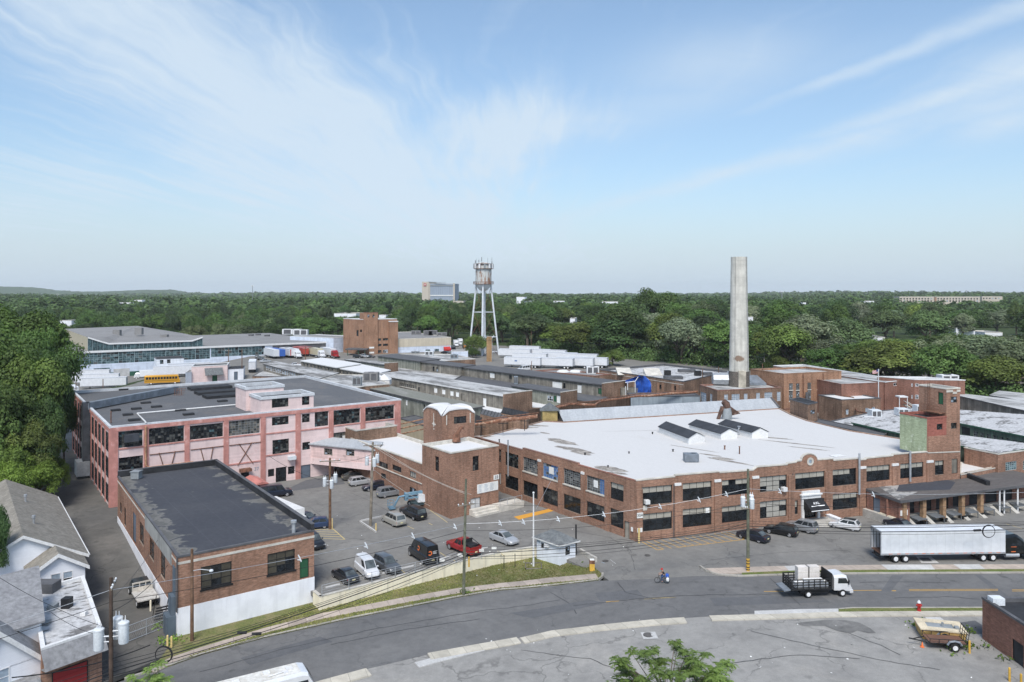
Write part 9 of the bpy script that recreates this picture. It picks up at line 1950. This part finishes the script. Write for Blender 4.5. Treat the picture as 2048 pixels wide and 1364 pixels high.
def crown_pts(rs,nleaf,rx,rz,clumps,cr,flat=.0,drop=.0):
 """leaf clumps puffed round an uneven ellipsoid; unit crown, base at z=0"""
 d=rs.normal(size=(clumps,3));d/=np.linalg.norm(d,axis=1,keepdims=True);d[:,2]=np.where(d[:,2]<-.35,-d[:,2],d[:,2])
 rad=rs.uniform(.45,1.0,clumps)**.6;lob=1+.22*np.sin(3*np.arctan2(d[:,1],d[:,0])+rs.uniform(0,6))*rs.uniform(.3,1)
 cc=d*rad[:,None]*lob[:,None]*np.array([rx,rx,rz])*.8;rr=cr*rs.uniform(.6,1.35,clumps)
 pick=rs.choice(clumps,nleaf,p=rr**2/np.sum(rr**2));e=rs.normal(size=(nleaf,3));e/=np.linalg.norm(e,axis=1,keepdims=True)
 e[:,2]=np.where(e[:,2]<-.3,np.abs(e[:,2]),e[:,2])
 q=rs.uniform(.55,1.08,nleaf);C=cc[pick]+e*(rr[pick]*q)[:,None]*np.array([1,1,.82])
 N=e+rs.normal(size=(nleaf,3))*.28+np.array([0,0,.25]);N/=np.linalg.norm(N,axis=1,keepdims=True)
 return C,N
def trunk_mesh(h,r,seed,limbs=5,spread=.5):
 rr=random.Random(seed);b=MB();b.tube([(0,0,-1),(rr.uniform(-.2,.2),rr.uniform(-.2,.2),h*.5),(rr.uniform(-.4,.4),rr.uniform(-.4,.4),h)],[r*1.2,r*.85,r*.45],8)
 for k in range(limbs):
  a=rr.uniform(0,6.28);z=h*rr.uniform(.4,.8);l=h*spread*rr.uniform(.6,1);b.tube([(0,0,z),(l*.5*math.cos(a),l*.5*math.sin(a),z+l*.45),(l*math.cos(a),l*math.sin(a),z+l*.9)],[r*.5,r*.32,r*.12],6)
 return b.mesh('trunk',M['bark'],50)
PROT=[]
for k,(nl,rx,rz,cl,cr,ls)in enumerate(((10000,.5,.40,46,.15,.021),(10000,.5,.43,60,.125,.020),(9500,.42,.46,44,.13,.021),(10000,.55,.36,54,.14,.021),(8000,.34,.52,40,.11,.021),(10000,.5,.42,34,.18,.022),(10000,.47,.45,70,.11,.019))):
 rs=np.random.RandomState(50+k);C,N=crown_pts(rs,nl,rx,rz,cl,cr);C[:,2]=C[:,2]*1.18+.50
 PROT.append((quads_mesh('crown',C,N,rs.uniform(.75,1.3,nl)*ls,rs,M['leaf']),trunk_mesh(.62,.03,k)))
def tree(loc,w,h,proto,color,label,rz,group,name='deciduous_tree'):
 cm,tm=PROT[proto];r=thing(name,label,'tree',loc,rz,group)
 c=link('crown',cm,r,color);c.scale=(w,w,h);t=link('trunk',tm,r);t.scale=(w,w,h);return r
TR=random.Random(21)
COLS=[((.048,.085,.022),'dark green'),((.062,.105,.026),'mid green'),((.085,.125,.028),'fresh green'),((.10,.135,.03),'yellow-green'),((.105,.13,.075),'silvery green'),((.04,.07,.024),'deep green'),((.07,.10,.04),'dull green')]
SHP=['broad','bushy','upright','spreading','slender','lumpy','dense']
def front(px):
 T=[(-400,330),(60,400),(130,440),(400,470),(700,455),(800,450),(900,432),(1000,420),(1100,372),(1200,345),(1350,318),(1500,288),(1600,262),(1750,240),(1900,226),(2100,215),(2600,200)]
 for(a,b),(c,d)in zip(T,T[1:]):
  if px<=c:return b+(d-b)*(px-a)/(c-a)
 return T[-1][1]
def zone(px):
 for lim,s in((160,'above the dark alley trees'),(280,'behind the tan end of the mill'),(420,'behind the raised mill roof'),(560,'behind the long mill roof'),(700,'above the dock trailers'),(800,'behind the brick stair tower'),(920,'behind the tan hall'),(1020,'behind the water tower'),(1120,'behind the parked trailers'),(1215,'behind the trailer rows end'),(1330,'behind the silver-roofed brick hall'),(1450,'between silver-roofed hall and chimney'),(1540,'behind the concrete chimney'),(1690,'behind the power house'),(1800,'behind the flagpole'),(1930,'behind the dark red brick block'),(3000,'beyond the far silver sheds')):
  if px<lim:return s
ROWS=['first-row','second-row','third-row','fourth-row','fifth-row','sixth-row','seventh-row','rear-row']
cnt=0;seen={}
GAPS=[(118,145,645,520),(1142,1150,644,560),(670,710,633,640),(1494,1506,641,520),(1914,1948,665,430),(1972,2004,671,440),(1746,1768,680,400),(758,771,635,640),(1108,1127,605,1300),(1206,1234,606,1100),(263,283,604,1300),(238,261,607,1280),(1729,1747,605,1200),(1800,2004,602,1150),(845,908,600,1450),(906,926,606,1300),(1034,1063,606,1240),(1606,1611,607,1100)]
def gap(px,D,w,h,z):
 r=w*.42*F/D
 for x0,x1,y,dg in GAPS:
  if D<dg and px+r>x0 and px-r<x1:h=min(h,CH-(y-HY)*D/F-z)
 return h
def ftree(px,D,w,h,proto,ci,row,z=None):
 global cnt
 h=gap(px,D,w,h,G((px-CX)*D/F,D)-.6)
 if h<3:return
 x=(px-CX)*D/F;col,cn=COLS[ci];j=TR.uniform(.82,1.15);col=tuple(c*j*TR.uniform(.93,1.07)for c in col)
 size='tall' if h>23 else('low' if h<15 else 'mid-height');lb=f'{size} {ROWS[row]} {SHP[proto]} {cn} tree {zone(px)}'
 g='trees of the wood behind the factories'
 k=seen.get(lb,0);seen[lb]=k+1
 if k:
  alt=['with a ragged top','with a lopsided crown','with a paler flank','in between','with a domed top','set close','with a gap beside it','with a narrow top','with a wide skirt']
  lb=lb+' '+alt[(k-1)%len(alt)]
 tree((x,D,(G(x,D)if z is None else z)-.6),w,h,proto,col,lb,TR.uniform(0,6.28),g);cnt+=1
rowk=[0,18,42,70,105,150,205,250,295]
for row,dd in enumerate(rowk):
 px=-90+TR.uniform(0,40)if row else 120
 while px<2140:
  D=front(px)+dd*(1.0+.0*px)+TR.uniform(-7,7)
  w=TR.uniform(14,24)*(1.0 if px<1000 else 1.25);h=TR.uniform(15,22)+(3 if row>2 else 0)
  if px<1000 and row==0:h*=TR.uniform(.72,.95)
  if 560<px<800 and row<2:h*=.85
  if px>1500 and row<2:h*=.86
  if not(row==0 and(880<px<1010))and not(px<110 and row<3):
   ftree(px,D,w,h,TR.choice((0,1,1,2,3,5,5,6,0,4)if row else(0,1,3,5,6)),TR.choice((0,0,1,1,2,3,4,5,6)if px>1000 else(0,0,1,5,5,6,1)),min(row,7))
  px+=w*F/D*TR.uniform(.72,1.0)*(1.0 if row<4 else 1.25)
for px,D,w,h,pr,ci in((1312,470,30,34,3,0),(700,505,15,27,4,6),(672,515,13,26,4,6),(650,510,14,24,4,6),(1240,352,27,24,5,0),(1350,330,26,21,1,3),(1790,246,22,19,5,3),(1725,250,20,18,1,2),(1880,240,18,18,6,4),(1700,330,28,25,0,0),(1800,345,34,27,3,5),(1560,330,22,24,2,1),(1975,390,14,27,4,5),(1120,420,22,20,1,4),(1265,400,24,22,3,4)):
 ftree(px,D,w,h,pr,ci,7 if D>450 else 2)
print('forest trees',cnt)
for px,D,w,h,ci,lb in((952,345,12,11,2,'leafy overgrowth between the legs of the water tower'),(945,336,8,6,1,'lower bush at the foot of the water tower'),(1225,300,11,8,2,'bush at the end of the trailer rows'),(1206,296,8,6,3,'small bright bush beside the last trailer'),(1990,232,13,11,3,'bright bush above the silver-roofed sheds'),(1950,236,14,8,2,'low bush beside the dark red brick block'),(1555,270,10,9,3,'bright bush beside the chimney foot'),(120,255,10,7,2,'bush at the far end of the alley'),(150,225,6,4,2,'low bush by the far corner of the pink factory')):
 x=(px-CX)*D/F;tree((x,D,G(x,D)-1.5),w,h,TR.choice((1,5)),COLS[ci][0],lb,TR.uniform(0,6),'bushes of the rear yards','bush')
BIG=[]
for k,(nl,cl,cr)in enumerate(((30000,95,.105),(26000,70,.13))):
 rs=np.random.RandomState(90+k);C,N=crown_pts(rs,nl,.5,.42,cl,cr);C[:,2]=C[:,2]*1.15+.50
 BIG.append((quads_mesh('crown',C,N,rs.uniform(.7,1.3,nl)*.0135,rs,M['leaf']),trunk_mesh(.62,.03,40+k,8)))
def btree(px,ytop,D,w,h,k,col,lb,rz=0,zoff=0):
 top=CH-(ytop-HY)*D/F;x=(px-CX)*D/F;cm,tm=BIG[k];h=top+.6;r=thing('deciduous_tree',lb,'tree',(x,D,-.5),rz,'big trees along the alley');c=link('crown',cm,r,col);c.scale=(w,w,h);t=link('trunk',tm,r);t.scale=(w,w,h)
for a in((28,592,172,26,34,0,(.06,.10,.022),'tallest dark tree above the others by the alley',.3),(80,658,160,17,26,1,(.048,.085,.022),'dark green tree reaching over the mill roof',1.4),(-40,640,140,24,30,1,(.058,.095,.024),'tall tree cut by the frame edge under the tallest one',2.2),(48,690,138,17,22,0,(.078,.118,.026),'fresh green rounded tree in the middle of the alley trees',.9),(100,702,142,8,17,1,(.042,.076,.022),'dark tree with an overhanging branch beside the rear trailers',3.3),(78,778,128,10,16,0,(.055,.095,.028),'bushy green tree facing the pink factory corner',2.0),(20,790,128,15,17,1,(.072,.108,.026),'broad light tree low among the alley trees',1.1),(50,830,123,11,13,0,(.085,.112,.028),'yellowish tree with orange tinged leaves',2.7),(74,862,124,8,11.5,1,(.045,.08,.024),'dark low tree at the alley edge',.4),(5,870,119,11,11,0,(.075,.115,.024),'light green tree behind the shingled house',3.9),(-25,735,122,16,21,0,(.065,.105,.026),'green tree at the frame edge above the shingled house',5.0),(124,735,150,6,15,0,(.05,.088,.026),'small tree at the tip of the alley trees',4.0)):
 btree(*a[:8],rz=a[8])
for px,y,D,w,h,lb in((45,915,119,9,6,'bright shrub thicket behind the shingled house ridge'),(80,918,121,7,5.5,'bright shrub at the corner of the shingled house'),(106,915,125,5,5.5,'bright shrub along the alley edge'),(5,925,114,8,6,'bright shrub beside the house roof at the frame edge')):
 btree(px,y,D,w,h,1,(.085,.13,.022),lb,rz=px)
btree(-22,990,82,4.5,6,0,(.05,.09,.03),'small dark tree touching the house roof at the frame edge',1.0)
def sapling(px,py,D,label,spread,n_,seed,gz=-1.0):
 rr=random.Random(seed);rs=np.random.RandomState(seed);top=PD(px,py,D);r=thing('sapling',label,'sapling',(top.x,top.y,gz),0,'saplings at the lower frame edge');H=top.z-gz;b=MB();Cs,Ns,Ts=[],[],[]
 for k in range(n_):
  a=rr.uniform(0,6.28);l=spread*rr.uniform(.15,1)**.7;z=H-1.2*(l/spread)**1.6*rr.uniform(.4,1.5)-rr.uniform(.5,2.6);e=Vector((l*math.cos(a),l*math.sin(a)*.8,z))
  b.tube([(0,0,max(.5,z-3.2-l*.3)),(e.x*.5,e.y*.5,z-1.2),e],[.05,.03,.012],5)
  for q in range(rr.randint(5,9)):
   a2=rr.uniform(0,6.28);d=Vector((math.cos(a2),math.sin(a2),rr.uniform(.1,1.1))).normalized();s=d.cross(UZ).normalized();ln=rr.uniform(.5,.95)
   for t in range(9):
    for sg in(-1,1):
     c=e+d*ln*t/9+s*sg*.12-UZ*.4*(t/9)**2;Cs.append(c[:]);nn=(UZ+s*sg*.3+Vector((rr.uniform(-.3,.3),rr.uniform(-.3,.3),0))).normalized();Ns.append(nn[:]);Ts.append((s*sg+d*.5)[:])
 b.tube([(0,0,0),(0,0,H*.75)],[.12,.06],7);b.build('trunk',M['bark'],r)
 C,N,T=np.array(Cs),np.array(Ns),np.array(Ts);T-=(T*N).sum(1,keepdims=True)*N;T/=np.linalg.norm(T,axis=1,keepdims=True);B=np.cross(N,T);L_=.145
 v=np.stack([C-T*L_,C-B*.042,C+T*L_*1.1,C+B*.042],1).reshape(-1,3).astype(np.float32);m=len(C);me=bpy.data.meshes.new('crown');me.vertices.add(4*m);me.loops.add(4*m);me.polygons.add(m);me.vertices.foreach_set('co',v.ravel());me.loops.foreach_set('vertex_index',np.arange(4*m,dtype=np.int32));me.polygons.foreach_set('loop_start',np.arange(0,4*m,4,dtype=np.int32));me.materials.append(M['leaf']);me.update();me.validate()
 link('crown',me,r,(.092,.14,.034))
sapling(1335,1268,44,'leafy sapling with feathery leaves at the lower edge below the manhole',3.0,44,3,-1.2)
sapling(1412,1300,45,'feathery sapling leaning beside the larger one at the lower edge',1.9,20,9,-1.2)
sapling(1235,1335,43,'low feathery sprout at the lower edge, short of the larger sapling',1.0,9,5,-1.2);sapling(1175,1342,43,'smallest feathery sprout at the lower edge',.8,6,6,-1.2)
sapling(300,1320,58,'leafy shrub top at the lower edge beside the dark transformer pole',1.7,22,7,-1.5)
rs=np.random.RandomState(7);pts=[]
def weeds(px,py,w,n_,h=hs):
 c=on(px,py,h)
 for _ in range(n_):pts.append((c.x+rs.normal()*w,c.y+rs.normal()*w*.8,c.z+abs(rs.normal())*.18+.05))
for a in((1926,1292,.55,90),(1920,1270,.5,30),(1845,1250,.6,30),(1830,1249,.4,30),(345,1281,.9,130),(355,1262,.5,60),(930,1187,.5,50),(1155,1128,.5,30),(1900,1303,.8,15),(318,1252,.5,60),(1975,1295,.4,20),(2010,1320,.4,20),(1935,1263,.5,40),(1660,1120,.0,0)):weeds(*a)
C=np.array(pts);N=rs.normal(size=C.shape)+np.array([0,0,.6]);N/=np.linalg.norm(N,axis=1,keepdims=True);o=link('weeds',quads_mesh('weeds',C,N,rs.uniform(.08,.22,len(C)),rs,M['leaf']),None,(.10,.16,.03));tag(o,None,None,None,'stuff')
pts=[]
poly=[(p.x,p.y)for p in lawn]+[(p.x,p.y)for p in pxl(wb[::-1],hs)]
def inside(x,y,pg):
 r=False
 for i in range(len(pg)):
  (x0,y0),(x1,y1)=pg[i-1],pg[i]
  if(y0>y)!=(y1>y)and x<(x1-x0)*(y-y0)/(y1-y0)+x0:r=not r
 return r
walkp=[(p.x,p.y)for p in pxl(up+dn,hs)]
xs=[p[0]for p in poly];ys=[p[1]for p in poly]
while len(pts)<9000:
 x,y=rs.uniform(min(xs),max(xs)),rs.uniform(min(ys),max(ys))
 if inside(x,y,poly)and not inside(x,y,walkp):pts.append((x,y,hs(x,y)+.14))
C=np.array(pts);N=rs.normal(size=C.shape)*np.array([1,1,.4]);N/=np.linalg.norm(N,axis=1,keepdims=True);o=link('grass',quads_mesh('grass',C,N,rs.uniform(.05,.12,len(C)),rs,M['leaf']),None,(.17,.175,.06));tag(o,None,None,None,'stuff')
pts=[]
for _ in range(150):
 k=rs.randint(3);x,y=(rs.uniform(400,1180),rs.uniform(1115,1300))if k==0 else((rs.uniform(640,1250),rs.uniform(1000,1150))if k==1 else(rs.uniform(900,1960),rs.uniform(1235,1360)))
 p=on(x,y,hn if k==1 else hs)
 if k==0 and not inside(p.x,p.y,poly):continue
 pts.append((p.x,p.y,p.z+.13 if k==0 else p.z+.03))
C=np.array(pts);N=rs.normal(size=C.shape)*.3+np.array([0,0,1]);N/=np.linalg.norm(N,axis=1,keepdims=True);o=link('litter',quads_mesh('litter',C,N,rs.uniform(.05,.15,len(C)),rs,M['paper']),None);tag(o,None,None,None,'stuff')
def woods():
 rs=np.random.RandomState(33);Cs,Ns,Ss=[],[],[]
 for k in range(900):
  px=rs.uniform(-60,2140);d=front(px)+rs.uniform(-9,14);x=(px-CX)*d/F;w=rs.uniform(3,6.5);h=rs.uniform(2.5,7.5)
  if 870<px<1015:continue
  n_=120;e=rs.normal(size=(n_,3));e/=np.linalg.norm(e,axis=1,keepdims=True);e[:,2]=np.abs(e[:,2]);q=rs.uniform(.6,1.08,n_)
  Cs.append(e*q[:,None]*np.array([w*.6,w*.6,h])+np.array([x,d,G(x,d)-.4]));N=e+rs.normal(size=(n_,3))*.5;Ns.append(N/np.linalg.norm(N,axis=1,keepdims=True));Ss.append(rs.uniform(.25,.6,n_))
 D=640.0
 def ground_h(x,y):return 4.5+26*math.exp(-((x+1750)/900)**2)*sm(1900,3200,y)*0+7*sm(700,1400,y)*.5
 while D<5200:
  px=-80
  dens=1.0
  while px<2130:
   d0=front(min(max(px,-300),2100))+312;d=D+rs.uniform(-.03,.03)*D
   w=rs.uniform(14,27)*(1+.25*(D>1500)+1.0*(D>2600));h=rs.uniform(13,25)+6*math.exp(-((px-1750)/260)**2)*(D>1500)
   if d>d0:h=gap(px,d,w,h,5.5)
   if d>d0 and h>3:
    x=(px-CX)*d/F;n_=int(300*min(1,(700/D)**.8))+36;base=4.5+5*math.sin(px*.006+D*.001)*sm(800,2000,D)+4*sm(1500,4500,D)
    e=rs.normal(size=(n_,3));e/=np.linalg.norm(e,axis=1,keepdims=True);e[:,2]=np.abs(e[:,2])
    lob=1+.25*np.sin(e[:,0]*5+rs.uniform(0,6))*np.sin(e[:,1]*5+rs.uniform(0,6));q=rs.uniform(.75,1.05,n_)*lob
    Cs.append(e*q[:,None]*np.array([w*.55,w*.55,h*.62])+np.array([x,d,base+h*.36]));N=e+rs.normal(size=(n_,3))*.25+np.array([0,0,.2]);Ns.append(N/np.linalg.norm(N,axis=1,keepdims=True));Ss.append(np.full(n_,w*.5*math.sqrt(9.0/n_))*rs.uniform(.7,1.3,n_))
   px+=w*F/d*rs.uniform(.75,1.15)
  D*=1.075 if D<1600 else 1.11
 C,N,S=np.concatenate(Cs),np.concatenate(Ns),np.concatenate(Ss);print('woods quads',len(C))
 o=link('woods',quads_mesh('woods',C,N,S,rs,M['leaf'],.8),None,(.055,.092,.028));tag(o,None,None,None,'stuff')
woods()
def hill(name,pts,D,depth):
 rs=random.Random(int(D));b=MB();xs=np.linspace(pts[0][0],pts[-1][0],160);rows=7;V=[]
 for j in range(rows):
  f=j/(rows-1)
  for px in xs:
   y=np.interp(px,[p[0]for p in pts],[p[1]for p in pts]);zt=CH-(y-HY)*D/F;z=zt*math.sin(f*math.pi/2)+rs.uniform(-1,1)*5*f;d=D-depth*(1-f);V.append(((px-CX)*D/F,d,z if f>0 else-5))
 n_=len(xs);F_=[[j*n_+i,j*n_+i+1,(j+1)*n_+i+1,(j+1)*n_+i]for j in range(rows-1)for i in range(n_-1)];b.add(V,F_)
 t=NT('wooded_hill');k=t.mr(t.noise(t.pos(),.02,6,.7),.3,.7,.6,1.35);o=b.build(name,t.done(t.scl((.05,.085,.03),k),.9),smooth=60);tag(o,kind='structure')
hill('hill',[(-200,574),(0,573.5),(60,575),(110,580),(150,583),(220,583.5),(300,580.5),(345,580),(385,586),(450,590),(520,592)],5600,900)
hill('hill',[(400,590),(480,587),(540,586),(700,588),(800,589)],8200,900);hill('hill',[(800,589),(1000,588),(1300,589.5),(1600,588),(1900,586),(2050,584),(2300,586)],9000,900)
def haze(d=.00007):
 b=MB();b.box(-9500,9500,-400,9300,-6.5,140);t=bpy.data.materials.new('haze');t.use_nodes=True;n_=t.node_tree.nodes;n_.clear()
 o=n_.new('ShaderNodeOutputMaterial');v=n_.new('ShaderNodeVolumePrincipled');v.inputs['Color'].default_value=(.93,.97,1,1);v.inputs['Density'].default_value=d;v.inputs['Anisotropy'].default_value=0
 t.node_tree.links.new(v.outputs[0],o.inputs['Volume']);ob=b.build('haze',t);tag(ob,None,None,None,'stuff')
haze()
